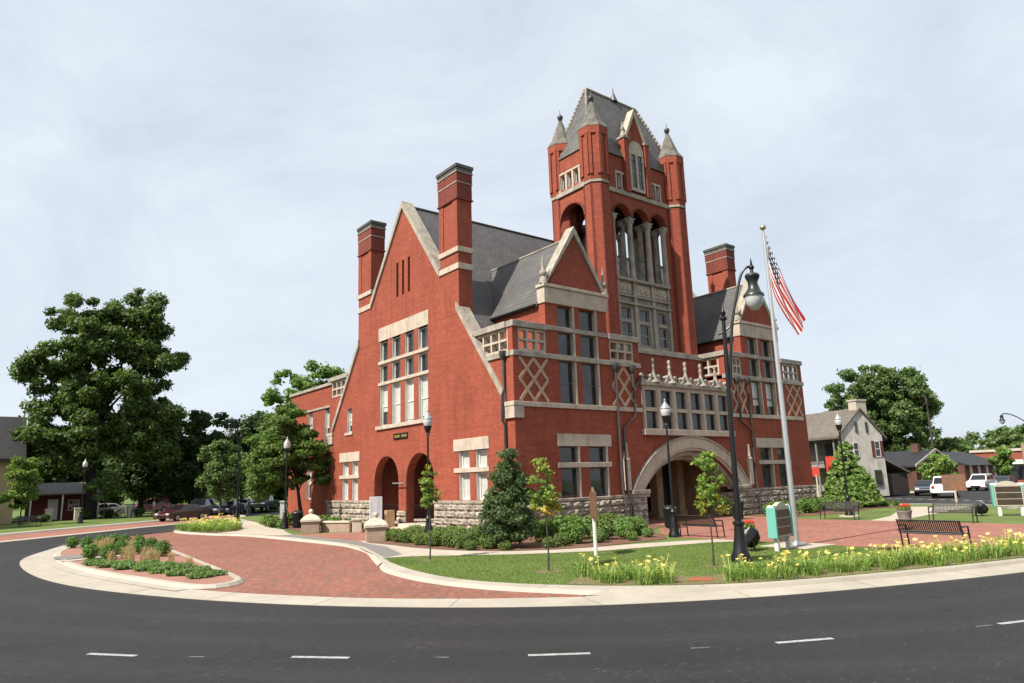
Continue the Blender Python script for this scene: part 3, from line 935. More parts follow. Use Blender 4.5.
# --- gable wall on the drive side
holes = []
bigcols = [(7.65, 8.7), (9.2, 10.25), (10.75, 11.8), (12.3, 13.35)]
for a, b in bigcols:
    holes.append(rect(a, b, 5.95, 11.2))
pairs = [((2.27, 3.22), (3.75, 4.72)), ((16.22, 17.1), (17.62, 18.55))]
for pr in pairs:
    for a, b in pr:
        holes.append(rect(a, b, 1.56, 4.0))
holes.append(rect(17.2, 18.0, 5.9, 7.45))
for c in (9.72, 10.42, 11.12):
    holes.append(rect(c - 0.13, c + 0.13, 13.6, 15.75))
RK = lambda v: 6.1 + (v - 0.65) * 1.345        # lower rake
out = [(0.45, 0), (7.1, 0)]
def arch_notch(a0, a1, top, n=16):
    rad, c = (a1 - a0) / 2, (a0 + a1) / 2
    sp = top - rad
    return [(c - rad * math.cos(math.pi * k / n), sp + rad * math.sin(math.pi * k / n)) for k in range(n + 1)]
out += arch_notch(7.1, 10.1, 4.13) + [(10.1, 0), (10.97, 0)] + arch_notch(10.97, 13.97, 4.13) + [(13.97, 0)]
out += [(20.8, 0), (20.8, 8.45), (18.41, 8.45), (16.36, RK(4.44)), (16.36, 13.65), (14.5, 13.65), (VC, 19.1), (6.3, 13.65), (4.44, 13.65), (4.44, RK(4.44)), (2.39, 8.45), (0.45, 8.45)]
part('gable_wall', MB().wall(out, holes, FU, 0.0, 0.5), 'brick')
# the far gable is the same shape, without openings
far = [(0.45, 0), (20.8, 0), (20.8, 8.45), (18.41, 8.45), (16.36, RK(4.44)), (16.36, 13.65), (14.5, 13.65), (VC, 19.1), (6.3, 13.65), (4.44, 13.65), (4.44, RK(4.44)), (2.39, 8.45), (0.45, 8.45)]
part('gable_wall', MB().wall(far, [], FU, 24.7, 25.2), 'brick')
part('rear_wall', MB().wall([(0.5, 0), (24.7, 0), (24.7, 8.4), (0.5, 8.4)], [], FV, 20.4, 20.8), 'brick')

# porch behind the two arches
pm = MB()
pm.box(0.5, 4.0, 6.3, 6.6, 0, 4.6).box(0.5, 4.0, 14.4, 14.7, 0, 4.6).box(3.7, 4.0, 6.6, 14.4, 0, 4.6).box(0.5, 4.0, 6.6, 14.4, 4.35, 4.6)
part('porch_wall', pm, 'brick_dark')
for y_ in (8.0, 11.6):
    part('porch_door', MB().box(3.6, 3.69, y_, y_ + 1.4, 0.3, 2.9), 'white_paint')
part('porch_step', MB().box(-0.9, 3.7, 6.7, 14.3, 0.0, 0.16).box(-0.45, 3.7, 6.8, 14.2, 0.161, 0.32), 'pale_cast')
mb = MB()
for a0, a1 in ((7.12, 10.08), (10.99, 13.95)):
    for z in (0.42, 1.28):
        mb.tube([(0.25, a0, z), (0.25, a1, z)], 0.02, 6)
    for k in range(19):
        y = a0 + (a1 - a0) * (k + 0.5) / 19
        mb.tube([(0.25, y, 0.33), (0.25, y, 1.28)], 0.011, 5)
part('porch_railing', mb, 'black_metal')
mb = MB()
mb.tube([(-0.25, 9.9, 2.52), (-0.25, 11.2, 2.52)], 0.035, 8).tube([(-0.25, 10.55, 2.52), (0.05, 10.55, 2.45)], 0.03, 6)
part('wall_light_bracket', mb, 'alu')

# windows of the gable wall
for i, (a, b) in enumerate(bigcols):
    window(FU, a, b, 9.93, 11.19, 0, jamb=1)
    window(FU, a, b, 8.61, 9.72, 0, jamb=1)
    window(FU, a, b, 5.96, 8.41, 0, rails=(7.15,), blind=(0.08, 0.05, 0.04, 0.35)[i], jamb=1)
for pr, bl in zip(pairs, ((0.05, 0.02), (0.03, 0.04))):
    for (a, b), q in zip(pr, bl):
        window(FU, a, b, 3.16, 3.99, 0, blind=0.02, jamb=1, fr=0.09)
        window(FU, a, b, 1.57, 2.91, 0, blind=q, jamb=1, fr=0.09)
window(FU, 17.2, 18.0, 5.91, 7.44, 0, rails=(6.7,), blind=0.3, jamb=1)
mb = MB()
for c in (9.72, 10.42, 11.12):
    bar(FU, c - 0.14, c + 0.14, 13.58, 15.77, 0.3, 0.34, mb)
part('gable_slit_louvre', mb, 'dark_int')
def stonebar(name, fm, a0, a1, b0, b1, d0, d1, mat='stone', bv=0.015):
    return part(name, bar(fm, a0, a1, b0, b1, d0, d1), mat, bevel=bv)
stonebar('lintel', FU, 7.55, 13.5, 11.2, 12.05, -0.03, 0.25)
stonebar('transom', FU, 7.5, 13.5, 9.73, 9.92, -0.05, 0.28)
stonebar('transom', FU, 7.5, 13.5, 8.42, 8.6, -0.05, 0.28)
stonebar('sill', FU, 7.4, 13.7, 5.73, 5.95, -0.12, 0.28)
for (p0, p1), off in ((((2.05, 5.15)), 0), (((16.0, 19.0)), 0)):
    stonebar('lintel', FU, p0, p1, 4.0, 4.6, -0.04, 0.25)
    stonebar('transom', FU, p0 + 0.03, p1 - 0.03, 2.92, 3.15, -0.05, 0.28)
stonebar('sill', FU, 17.05, 18.15, 5.72, 5.9, -0.08, 0.28)
# name plaque with two gilt words too weathered to read
sg = part('name_plaque', bar(FU, 9.87, 11.52, 5.02, 5.36, -0.05, -0.003), 'black_metal')
mb = MB()
for k0, nlet in ((11.36, 6), (10.55, 6)):
    for k in range(nlet):
        y = k0 - 0.105 * k
        bar(FU, y - 0.075, y - 0.055, 5.12, 5.26, -0.056, -0.051, mb)
        bar(FU, y - 0.02, y, 5.12, 5.26, -0.056, -0.051, mb)
        bar(FU, y - 0.055, y - 0.02, 5.18 + 0.06 * (k % 2), 5.2 + 0.06 * (k % 2), -0.056, -0.051, mb)
part('gilt_lettering', mb, simple("gilt", (0.5, 0.36, 0.1), 0.5), sg)

# rake copings
def rake(p0, p1, t, d0, d1, name='rake_coping'):
    """stone strip lying on the slope from p0 to p1 (v,z), t thick upwards"""
    (a, b), (c, d) = p0, p1
    return part(name, MB().prism([(d0, a, b), (d0, c, d), (d0, c, d + t), (d0, a, b + t)], (d1 - d0, 0, 0)), 'coping_stone')
for d0, d1 in ((-0.12, 0.66), (24.54, 25.32)):
    rake((6.28, 13.64), (VC, 19.08), 0.42, d0, d1)
    rake((14.52, 13.64), (VC, 19.08), 0.42, d0, d1)
    rake((0.62, 6.06), (4.62, 6.02 + 4.0 * 1.345), 0.42, d0, d1)
    rake((20.18, 6.02), (16.18, 6.02 + 4.0 * 1.345), 0.42, d0, d1)
for y0, y1 in ((-0.13, 0.75), (20.05, 20.93)):
    part('corner_bracket', MB().box(-0.13, 0.47, y0, y1, 5.28, 5.85).box(-0.16, 0.5, y0 - 0.03, y1 + 0.02, 5.85, 6.06), 'stone', bevel=0.02)

# chimneys
def chimney(x0, x1, y0, y1):
    mb = MB().box(x0, x1, y0, y1, 11.2, 19.2)
    # shallow corner ribs
    for (a, b) in ((y0 - 0.02, y0 + 0.42), (y1 - 0.42, y1 + 0.02)):
        mb.box(x0 - 0.045, x1 + 0.045, a, b, 14.87, 18.5)
    c = part('chimney', mb, 'brick')
    part('stone_band', MB().box(x0 - 0.07, x1 + 0.07, y0 - 0.07, y1 + 0.07, 13.62, 13.95).box(x0 - 0.09, x1 + 0.09, y0 - 0.09, y1 + 0.09, 14.58, 14.86), 'stone', c, bevel=0.02)
    part('soot_bands', MB().box(x0 - 0.06, x1 + 0.06, y0 - 0.06, y1 + 0.06, 17.66, 18.52).box(x0 - 0.08, x1 + 0.08, y0 - 0.08, y1 + 0.08, 18.6, 19.12), 'brick_dark', c)
    part('light_band', MB().box(x0 - 0.09, x1 + 0.09, y0 - 0.09, y1 + 0.09, 18.525, 18.595).box(x0 - 0.12, x1 + 0.12, y0 - 0.12, y1 + 0.12, 19.125, 19.2), 'stone_grey', c)
    part('dark_ledge', MB().box(x0 - 0.11, x1 + 0.11, y0 - 0.11, y1 + 0.11, 17.57, 17.655), 'brick_dark', c)
    part('chimney_cap', MB().box(x0 - 0.1, x1 + 0.1, y0 - 0.1, y1 + 0.1, 19.205, 19.4).box(x0 - 0.15, x1 + 0.15, y0 - 0.15, y1 + 0.15, 19.405, 19.6), 'lead', c, bevel=0.02)
for x0, x1 in ((-0.012, 0.86), (24.34, 25.212)):
    chimney(x0, x1, 4.42, 6.22)
    chimney(x0, x1, 14.58, 16.38)

# main roof
sl = 1.34
mb = MB()
def roofplane(y0, z0, y1, z1, x0, x1, th=0.18):
    mb.prism([(x0, y0, z0), (x0, y1, z1), (x0, y1, z1 - th), (x0, y0, z0 - th)], (x1 - x0, 0, 0))
zr = 19.22
roofplane(VC, zr, 2.3, zr - sl * 8.1, 0.5, 24.7)
roofplane(VC, zr, 18.5, zr - sl * 8.1, 0.5, 24.7)
part('main_roof', mb, 'slate')
part('ridge_cap', MB().tube([(0.6, VC, zr + 0.02), (24.6, VC, zr + 0.02)], 0.09, 8), 'lead')
for q in ((0.3, 8.7, 0.2, 4.2), (16.5, 24.9, 0.2, 4.2), (0.3, 24.9, 17, 20.6)):
    part('bay_roof', MB().box(*q, 8.2, 8.42), 'lead')

# --- front wall
AC, AZ = 12.6, -1.45
def arcpts(rad, zlow, n=28):
    a = math.asin((zlow - AZ) / rad)
    return [(AC - rad * math.cos(a + (math.pi - 2 * a) * k / n), AZ + rad * math.sin(a + (math.pi - 2 * a) * k / n)) for k in range(n + 1)]
inner = arcpts(5.26, 1.7)
DL, DR = 4.24, 20.5            # dormer centres
holes = []
dcols = [(2.9, 3.92), (4.43, 5.53)]
dcolsR = [(19.15, 20.15), (20.7, 21.75)]
lcols = [(2.69, 3.87), (4.6, 5.8)]
lcolsR = [(25.2 - b, 25.2 - a) for a, b in lcols][::-1]
for a, b in dcols + dcolsR:
    holes.append(rect(a, b, 6.08, 11.0))
for a, b in lcols + lcolsR:
    holes.append(rect(a, b, 1.56, 4.0))
out = [(0, 0), (8.57, 0), (8.57, 1.5)] + inner + [(16.63, 1.5), (16.63, 0), (25.2, 0), (25.2, 8.45), (22.6, 8.45), (22.6, 11.05), (18.4, 11.05), (18.4, 8.45), (16.5, 8.45), (16.5, 4.65), (8.72, 4.65), (8.72, 8.45), (6.37, 8.45), (6.37, 11.05), (2.1, 11.05), (2.1, 8.45), (0, 8.45)]
part('front_wall', MB().wall(out, holes, FV, 0.0, 0.45), 'brick')
for cols, bls in ((dcols, (None, None)), (dcolsR, (0.28, 0.28))):
    for (a, b), q in zip(cols, bls):
        window(FV, a, b, 9.91, 10.99, 0, fr=0.06, framemat='sash_dark')
        window(FV, a, b, 8.49, 9.66, 0, fr=0.06, framemat='sash_dark')
        window(FV, a, b, 6.09, 8.2, 0, rails=(7.1,), fr=0.06, blind=q, framemat='sash_dark')
for a, b in lcols + lcolsR:
    window(FV, a, b, 3.24, 3.99, 0, fr=0.06, framemat='sash_dark')
    window(FV, a, b, 1.6, 2.97, 0, fr=0.06, framemat='sash_dark')
# pale sunlit reveals: stone mullion strips beside each light
for a, b in dcols + dcolsR:
    part('stone_jamb', bar(FV, b - 0.002, b + 0.1, 6.07, 11.03, -0.035, 0.3), 'stone')
for a, b in lcols + lcolsR:
    part('stone_jamb', bar(FV, b - 0.002, b + 0.1, 1.56, 4.0, -0.035, 0.3), 'stone')
for s in (0, 1):
    X = (lambda a, b: (a, b)) if s == 0 else (lambda a, b: (25.2 - b, 25.2 - a))
    a, b = X(2.53, 6.2)
    stonebar('lintel', FV, a, b, 4.0, 4.6, -0.04, 0.25)
    a, b = X(2.5, 6.12)
    stonebar('transom', FV, a, b, 2.98, 3.22, -0.06, 0.28)
    a, b = X(0.48, 8.7)
    stonebar('string_course', FV, a, b, 5.83, 6.06, -0.1, 0.2)
    a, b = X(-0.04, 8.78)
    stonebar('belt_course', FV, a, b, 8.22, 8.47, -0.09, 0.2, 'stone_grey')
    a, b = X(-0.06, 2.08)
    stonebar('parapet_coping', FV, a, b, 9.62, 9.92, -0.12, 0.42, 'stone_grey')
    if s == 0:
        stonebar('parapet_coping', FV, 6.4, 8.82, 9.62, 9.92, -0.12, 0.42, 'stone_grey')
        stonebar('transom', FV, 2.09, 6.39, 9.67, 9.9, -0.07, 0.25, 'stone_grey')
    else:
        stonebar('parapet_coping', FV, 16.38, 18.36, 9.62, 9.92, -0.12, 0.42, 'stone_grey')
        a2 = stonebar('parapet_coping', FV, 22.64, 23.1, 9.62, 9.92, -0.12, 0.42, 'stone_grey')
        stonebar('transom', FV, 18.37, 22.63, 9.67, 9.9, -0.07, 0.25, 'stone_grey')
# parapet posts and pierced stone lattices
def lattice(fm, a0, a1, b0, b1, nc, nr_, d0, d1, mat='stone'):
    mb = MB()
    t = 0.11
    cw = (a1 - a0 - t) / nc
    ch = (b1 - b0 - t) / nr_
    for i in range(nc + 1):
        bar(fm, a0 + i * cw, a0 + i * cw + t, b0, b1, d0, d1, mb)
    for j in range(nr_ + 1):
        for i in range(nc):
            bar(fm, a0 + i * cw + t, a0 + (i + 1) * cw, b0 + j * ch, b0 + j * ch + t, d0, d1, mb)
    return part('pierced_parapet', mb, mat)
mb = MB()
for a, b in ((0.0, 0.33), (8.33, 8.74), (6.38, 6.5), (16.48, 16.92), (18.25, 18.39), (22.61, 22.9), (24.85, 25.2)):
    part('parapet_post', MB().box(a, b, 0.0, 0.3, 8.47, 9.62), 'brick')
part('parapet_post', MB().box(0.0, 0.3, 0.3, 0.36, 8.47, 9.62), 'brick')
part('parapet_post', MB().box(16.5, 16.8, 0.3, 0.42, 8.47, 9.62), 'brick')
part('parapet_post', MB().box(16.5, 16.8, 2.05, 2.2, 8.47, 9.62), 'brick')
lattice(FV, 0.33, 2.1, 8.5, 9.6, 3, 2, 0.03, 0.27)
lattice(FV, 6.5, 8.33, 8.5, 9.6, 3, 2, 0.03, 0.27)
lattice(FV, 16.92, 18.25, 8.5, 9.6, 3, 2, 0.03, 0.27)
lattice(FV, 22.9, 24.85, 8.5, 9.6, 3, 2, 0.03, 0.27)
lattice(FU, 0.36, 3.1, 8.5, 9.6, 4, 2, 0.03, 0.27)
lattice(FU, 0.42, 2.05, 8.5, 9.6, 2, 2, 16.53, 16.77)
lattice(FU, 17.6, 20.5, 8.5, 9.6, 4, 2, 0.03, 0.27)
stonebar('parapet_coping', FU, 0.43, 3.1, 9.62, 9.92, -0.12, 0.42, 'stone_grey')
stonebar('parapet_coping', FU, 0.43, 2.3, 9.62, 9.92, 16.38, 16.9, 'stone_grey')
stonebar('parapet_coping', FU, 17.6, 20.9, 9.62, 9.9, -0.12, 0.42, 'stone_grey')
stonebar('belt_course', FU, 0.21, 2.2, 8.22, 8.47, -0.09, 0.2, 'stone_grey')
# coping over the right-hand end lattice
stonebar('parapet_coping', FV, 23.12, 25.26, 9.63, 9.91, -0.11, 0.41, 'stone_grey')
# side wall of the far bay above the terrace
part('bay_side_wall', MB().box(16.5, 16.9, 0.45, 4.5, 4.6, 8.45), 'brick')
part('bay_side_wall', MB().box(8.3, 8.72, 0.45, 4.5, 4.6, 8.45), 'brick')

# tan brick diamonds between the belts
def diamonds(u0, u1, z0, z1):
    mb = MB()
    wd = u1 - u0
    hh = (z1 - z0) / 2
    t = 0.075
    k = 0
    def seg(p, q, d):
        (a, b), (c, e) = p, q
        L = math.hypot(c - a, e - b)
        nx, nz = -(e - b) / L * t, (c - a) / L * t
        mb.prism([(a + nx, d, b + nz), (c + nx, d, e + nz), (c - nx, d, e - nz), (a - nx, d, b - nz)], (0, 0.06, 0))
    for j in range(2):
        zb, zm, zt = z0 + j * hh, z0 + (j + 0.5) * hh, z0 + (j + 1) * hh
        for i in range(2):
            xl, xm, xr = u0 + i * wd / 2, u0 + (i + 0.5) * wd / 2, u0 + (i + 1) * wd / 2
            seg((xl, zt), (xr, zb), -0.030)
            seg((xl, zb), (xr, zt), -0.0335)
    return part('diamond_brickwork', mb, 'tan_brick')
for a, b in ((0.36, 2.1), (6.55, 8.3), (17.05, 18.45), (23.05, 24.85)):
    diamonds(a, b, 6.12, 8.18)

# gabled dormers over the bays
def dormer(c, x0, x1, side_roof=True):
    stonebar('dormer_cornice', FV, x0 - 0.06, x1 + 0.06, 11.05, 11.85, -0.08, 0.5)
    stonebar('dormer_cornice', FV, x0 - 0.14, x1 + 0.14, 11.86, 12.02, -0.16, 0.5)
    h = 15.05
    part('dormer_gable', MB().prism([(x0 + 0.3, 0.02, 12.02), (x1 - 0.3, 0.02, 12.02), (c, 0.02, h)], (0, 0.4, 0)), 'brick')
    for sx, xe in ((-1, x0 + 0.12), (1, x1 - 0.12)):
        t = 0.34
        part('dormer_coping', MB().prism([(xe, -0.12, 12.03), (c, -0.12, h - 0.05), (c, -0.12, h + 0.38), (xe - sx * -0.1, -0.12, 12.03)], (0, 0.62, 0)), 'coping_stone')
    part('dormer_side', MB().box(x0, x0 + 0.3, 0.45, 4.9, 8.4, 11.0), 'brick')
    part('dormer_side', MB().box(x1 - 0.3, x1, 0.45, 4.9, 8.4, 11.0), 'brick')
    mb = MB()
    e, rz, th = 11.05, 14.85, 0.14
    for sx in (-1, 1):
        xe = c + sx * ((x1 - x0) / 2 + 0.14)
        # slight flare at the eaves
        xm = c + sx * ((x1 - x0) / 2 - 0.45)
        zm = 11.95
        P = [(xe, 0.45, e), (xm, 0.45, zm), (c, 0.45, rz), (c, 0.45, rz - th), (xm, 0.45, zm - th), (xe, 0.45, e - th)]
        mb.prism(P, (0, 7.0, 0))
    part('dormer_roof', mb, 'slate')
    part('dormer_gutter', MB().tube([(x0 - 0.2, 0.5, 11.0), (x0 - 0.2, 5.2, 11.0)], 0.07, 6), 'black_metal')
    part('dormer_ridge', MB().tube([(c, 0.45, 14.88), (c, 7.3, 14.88)], 0.07, 6), 'stone_grey')
    for xx in (x0 + 0.02, x1 - 0.02):
        part('finial', MB().lathe(xx, 0.05, [(0.22, 12.02), (0.2, 12.25), (0.11, 12.4), (0.2, 12.5), (0.2, 12.62), (0.1, 12.75), (0.06, 13.2), (0.015, 13.55)], 8), 'stone_grey', smooth=True)
dormer(DL, 2.1, 6.37)
dormer(DR, 18.4, 22.6)

# rock-faced stone plinth
def rough_run(mb, fm, a0, a1, z0, z1, d, seed):
    rg = random.Random(seed)
    rows = max(1, round((z1 - z0) / 0.36))
    rh = (z1 - z0) / rows
    for rI in range(rows):
        a = a0
        while a < a1 - 0.05:
            L = min(rg.uniform(0.5, 1.25), a1 - a)
            if a1 - a - L < 0.3:
                L = a1 - a
            b0, b1 = z0 + rI * rh, z0 + (rI + 1) * rh
            nx, nz = max(2, int(L / 0.13)), 4
            ids = {}
            vs = []
            for i in range(nx + 1):
                for j in range(nz + 1):
                    e = (i in (0, nx)) or (j in (0, nz))
                    aa = a + 0.012 + (L - 0.024) * i / nx
                    bb = b0 + 0.012 + (rh - 0.024) * j / nz
                    dd = d + 0.03 if e else d - rg.uniform(0.02, 0.12)
                    ids[i, j] = len(vs)
                    vs.append(fm(aa + (0 if e else rg.uniform(-.02, .02)), bb + (0 if e else rg.uniform(-.015, .015)), dd))
            fs = [(ids[i, j], ids[i + 1, j], ids[i + 1, j + 1], ids[i, j + 1]) for i in range(nx) for j in range(nz)]
            # sides back to the wall
            ring = [ids[i, 0] for i in range(nx + 1)] + [ids[nx, j] for j in range(1, nz + 1)] + [ids[i, nz] for i in range(nx - 1, -1, -1)] + [ids[0, j] for j in range(nz - 1, 0, -1)]
            k0 = len(vs)
            for q in ring:
                p = vs[q]
                vs.append(fm(*( (p[1], p[2]) if fm is FU else (p[0], p[2])), d + 0.09))
            for k in range(len(ring)):
                k2 = (k + 1) % len(ring)
                fs.append((ring[k], ring[k2], k0 + k2, k0 + k))
            mb.add(vs, fs)
            a += L
DF = -0.1
for fm_, a0, a1, z0, z1, d_, sd_ in ((FV, -0.1, 8.57, 0.0, 1.4, DF, 1), (FV, 16.63, 25.3, 0.0, 1.4, DF, 2), (FU, -0.1, 7.0, 0.0, 1.4, DF, 3), (FU, 14.1, 20.8, 0.0, 1.4, DF, 4), (FU, 10.05, 11.02, 0.33, 1.0, DF, 5), (FU, 0.0, 1.2, 0.0, 1.4, 16.53, 6)):
    mb = MB()
    rough_run(mb, fm_, a0, a1, z0, z1, d_, sd_)
    part('rough_stone_plinth', mb, 'rough_stone')
for q in ((-0.03, 8.55, -0.03, 0.05), (16.65, 25.23, -0.03, 0.05), (-0.03, 0.05, 0.051, 7.0), (-0.03, 0.05, 14.1, 20.8)):
    part('plinth_core', MB().box(*q, 0, 1.395), 'stone_grey')
for q in ((-0.13, 8.75, -0.14, 0.1), (16.45, 25.33, -0.14, 0.1), (-0.14, 0.1, 0.101, 7.05), (-0.14, 0.1, 14.03, 20.9)):
    part('plinth_cap', MB().box(*q, 1.4, 1.555), 'rough_stone', bevel=0.03)

# great stone arch
def ringband(r0, r1, d0, d1, zlow, n=40):
    a = arcpts(r1, zlow, n)
    b = arcpts(r0, zlow, n)
    m = MB()
    vs = [FV(*p, d0) for p in a] + [FV(*p, d0) for p in b] + [FV(*p, d1) for p in a] + [FV(*p, d1) for p in b]
    N = n + 1
    fs = []
    for i in range(n):
        fs += [(i, i + 1, N + i + 1, N + i), (i, i + 1, 2 * N + i + 1, 2 * N + i), (N + i, N + i + 1, 3 * N + i + 1, 3 * N + i), (2 * N + i, 2 * N + i + 1, 3 * N + i + 1, 3 * N + i)]
    fs += [(0, N, 3 * N, 2 * N), (N - 1, 2 * N - 1, 4 * N - 1, 3 * N - 1)]
    return m.add(vs, fs)
ar = part('entrance_arch', ringband(5.42, 5.98, -0.16, 0.44, 1.7), 'stone', smooth=False)
part('arch_moulding', ringband(5.98, 6.08, -0.22, 0.3, 1.7), 'stone_grey', ar)
part('arch_moulding', ringband(5.27, 5.42, -0.07, 0.5, 1.7), 'stone', ar)
part('arch_moulding', ringband(5.0, 5.268, 0.2, 0.75, 1.7), 'stone_grey', ar)
part('arch_moulding', ringband(4.8, 4.999, 0.6, 1.2, 1.7), 'stone_grey', ar)
part('springer', MB().box(7.35, 8.72, -0.24, 0.6, 1.556, 1.78), 'rough_stone', bevel=0.04)
part('springer', MB().box(16.48, 17.85, -0.24, 0.6, 1.556, 1.78), 'rough_stone', bevel=0.04)
part('arch_pier', MB().box(7.9, 8.57, 0.46, 1.25, 0, 1.55), 'rough_stone')
# little stone pinnacles beside the arch
for u in (7.18, 18.02):
    part('arch_pinnacle', MB().box(u - 0.17, u + 0.17, -0.17, 0.02, 1.79, 3.3).lathe(u, -0.06, [(0.2, 3.3), (0.2, 3.38), (0.13, 3.42), (0.1, 4.05), (0.12, 4.1), (0.02, 4.25)], 6), 'stone')
# carved leaf ends
# entrance porch
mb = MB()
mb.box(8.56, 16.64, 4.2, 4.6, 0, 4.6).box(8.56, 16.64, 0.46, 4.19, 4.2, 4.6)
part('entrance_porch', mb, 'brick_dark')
part('porch_side_wall', MB().box(7.6, 8.56, 1.25, 4.6, 0, 4.6), 'sandstone')
part('porch_side_wall', MB().box(16.64, 17.6, 1.26, 4.6, 0, 4.6), 'sandstone')
for u in (9.35, 11.15, 13.6, 15.6):
    mb = MB()
    mb.box(u - 0.28, u + 0.28, 3.3, 3.9, 0.0, 3.55).box(u - 0.36, u + 0.36, 3.2, 4.0, 3.551, 3.75).box(u - 0.36, u + 0.36, 3.2, 4.0, 0.0, 0.35)
    part('porch_pillar', mb, 'sandstone', bevel=0.02)
dr = part('entrance_door', MB().box(9.95, 10.05, 3.55, 3.65, 0.1, 2.75).box(10.72, 10.8, 3.55, 3.65, 0.1, 2.75).box(9.95, 10.8, 3.55, 3.65, 2.75, 2.9).box(10.05, 10.72, 3.56, 3.64, 0.1, 0.35).box(10.36, 10.41, 3.55, 3.65, 0.35, 2.75), 'white_paint')
part('pane', MB().box(10.0, 10.75, 3.66, 3.67, 0.2, 2.8), 'glass', dr)
part('notice', MB().box(10.16, 10.32, 3.53, 3.545, 1.35, 1.75), 'white_paint', dr)
part('porch_glazing', MB().box(8.6, 16.6, 4.1, 4.19, 0.1, 3.3), 'glass')

# bank of twelve windows over the arch
bank_holes = []
pitch = (16.49 - 8.73) / 6
cells = []
for i in range(6):
    a0 = 8.73 + i * pitch + 0.19
    for z0, z1 in ((4.98, 5.92), (6.12, 7.08)):
        cells.append((a0, a0 + pitch - 0.38, z0, z1))
        bank_holes.append(rect(a0, a0 + pitch - 0.38, z0, z1))
bk = part('window_bank', MB().wall(rect(8.725, 16.495, 4.66, 7.3), bank_holes, FV, -0.1, 0.4), 'stone')
part('bank_pilaster', (lambda m: [bar(FV, 8.73 + i * pitch - (0.0 if i == 0 else 0.1), 8.73 + i * pitch + (0.1 if i < 6 else 0.0), 4.95, 7.1, -0.15, -0.101, m) for i in range(7)] and m)(MB()), 'stone')
for a0, a1, z0, z1 in cells:
    window(FV, a0, a1, z0, z1, -0.1, inset=0.16, fr=0.05, framemat='grey_metal')
stonebar('bank_sill', FV, 8.6, 16.62, 4.62, 4.94, -0.24, 0.1)
stonebar('bank_cornice', FV, 8.55, 16.67, 7.3, 7.52, -0.26, 0.4, 'stone_grey')
part('terrace_floor', MB().box(8.73, 16.49, 0.41, 2.2, 7.1, 7.28), 'lead')
for i in range(5):
    u = 9.8 + i * 1.4
    part('roof_finial', MB().lathe(u, -0.02, [(0.36, 7.52), (0.25, 7.66), (0.15, 7.86), (0.095, 8.12), (0.075, 8.32), (0.105, 8.4), (0.11, 8.46), (0.07, 8.52), (0.06, 8.6), (0.09, 8.67), (0.105, 8.75), (0.085, 8.83), (0.01, 8.88)], 10, R(22)), 'stone_grey', smooth=True)
def scroll(u0, u1):
    m = MB()
    n = 10
    top = [(u0 + (u1 - u0) * k / n, 7.525 + 0.34 * abs(2 * k / n - 1) ** 1.7 + 0.06) for k in range(n + 1)]
    m.prism([(a, -0.16, b) for a, b in top] + [(u1, -0.16, 7.525), (u0, -0.16, 7.525)], (0, 0.3, 0))
    m.lathe(0, 0, [(0.001, 0), (0.001, 0.0)], 3)
    return m
for i in range(6):
    mb = MB()
    u0 = 9.8 + (i - 1) * 1.4 + 0.26
    u0 = max(u0, 8.6)
    u1 = min(9.8 + i * 1.4 - 0.26, 16.6)
    n = 12
    top = [(u0 + (u1 - u0) * k / n, 7.56 + 0.33 * abs(2 * k / n - 1) ** 1.8) for k in range(n + 1)]
    mb.prism([(a, -0.16, b) for a, b in top] + [(u1, -0.16, 7.523), (u0, -0.16, 7.523)], (0, 0.3, 0))
    for uu in (u0 + 0.05, u1 - 0.05):
        mb.tube([(uu, -0.2, 7.86), (uu, 0.18, 7.86)], 0.11, 8)
    part('scroll_cresting', mb, 'stone_grey')

# --- tower
TW = dict(u0=8.2, u1=16.85, v0=2.5, v1=5.7)
part('tower_base', MB().wall(rect(8.72, 16.5, 7.27, 9.5), [], FV, 1.62, 2.4), 'brick')
part('tower_base_coping', bar(FV, 8.66, 16.56, 9.5, 9.68, 1.5, 2.7), 'stone_grey')
part('tower_base_coping', bar(FV, 8.9, 16.3, 9.681, 9.9, 1.75, 2.7), 'stone_grey')
# front and rear walls with the triple arcade
acx = [10.93, 12.6, 14.27]
ar_r = 0.76
hole = [(10.15, 9.95), (15.05, 9.95), (15.05, 18.3)]
for c in acx[::-1]:
    for k in range(13):
        an = math.pi * k / 12
        hole.append((c + ar_r * math.cos(an), 18.32 + ar_r * math.sin(an)))
hole.append((10.15, 18.3))
ow = rect(TW['u0'], TW['u1'], 9.0, 22.3)
awin = [rect(10.62, 10.98, 20.2, 21.1), rect(11.12, 11.48, 20.2, 21.1), rect(13.78, 14.14, 20.2, 21.1), rect(14.28, 14.64, 20.2, 21.1)]
cw_ = rect(11.78, 13.14, 20.2, 22.2)
part('tower_wall', MB().wall(ow, [hole] + awin + [cw_], FV, 2.5, 2.95), 'brick')
hole_r = [(p[0], max(p[1], 14.3)) for p in hole]
part('tower_wall', MB().wall(ow, [hole_r], FV, 5.25, 5.7), 'brick')
sh = archhole(3.05, 5.35, 14.3, 19.05, 20)
swin = [rect(3.36 + k * 0.6, 3.74 + k * 0.6, 20.2, 21.05) for k in range(3)]
part('tower_wall', MB().wall(rect(2.95, 5.25, 9.0, 22.3), [archhole(2.99, 5.13, 14.3, 19.0, 20)] + swin, FU, TW['u0'], TW['u0'] + 0.45), 'brick')
part('tower_wall', MB().wall(rect(2.95, 5.25, 9.0, 22.3), [archhole(2.99, 5.13, 14.3, 19.0, 20)], FU, TW['u1'] - 0.45, TW['u1']), 'brick')
part('belfry_floor', MB().box(8.65, 16.55, 2.96, 5.24, 14.0, 14.25).box(8.66, 16.39, 2.96, 5.24, 19.7, 19.95), 'dark_int')
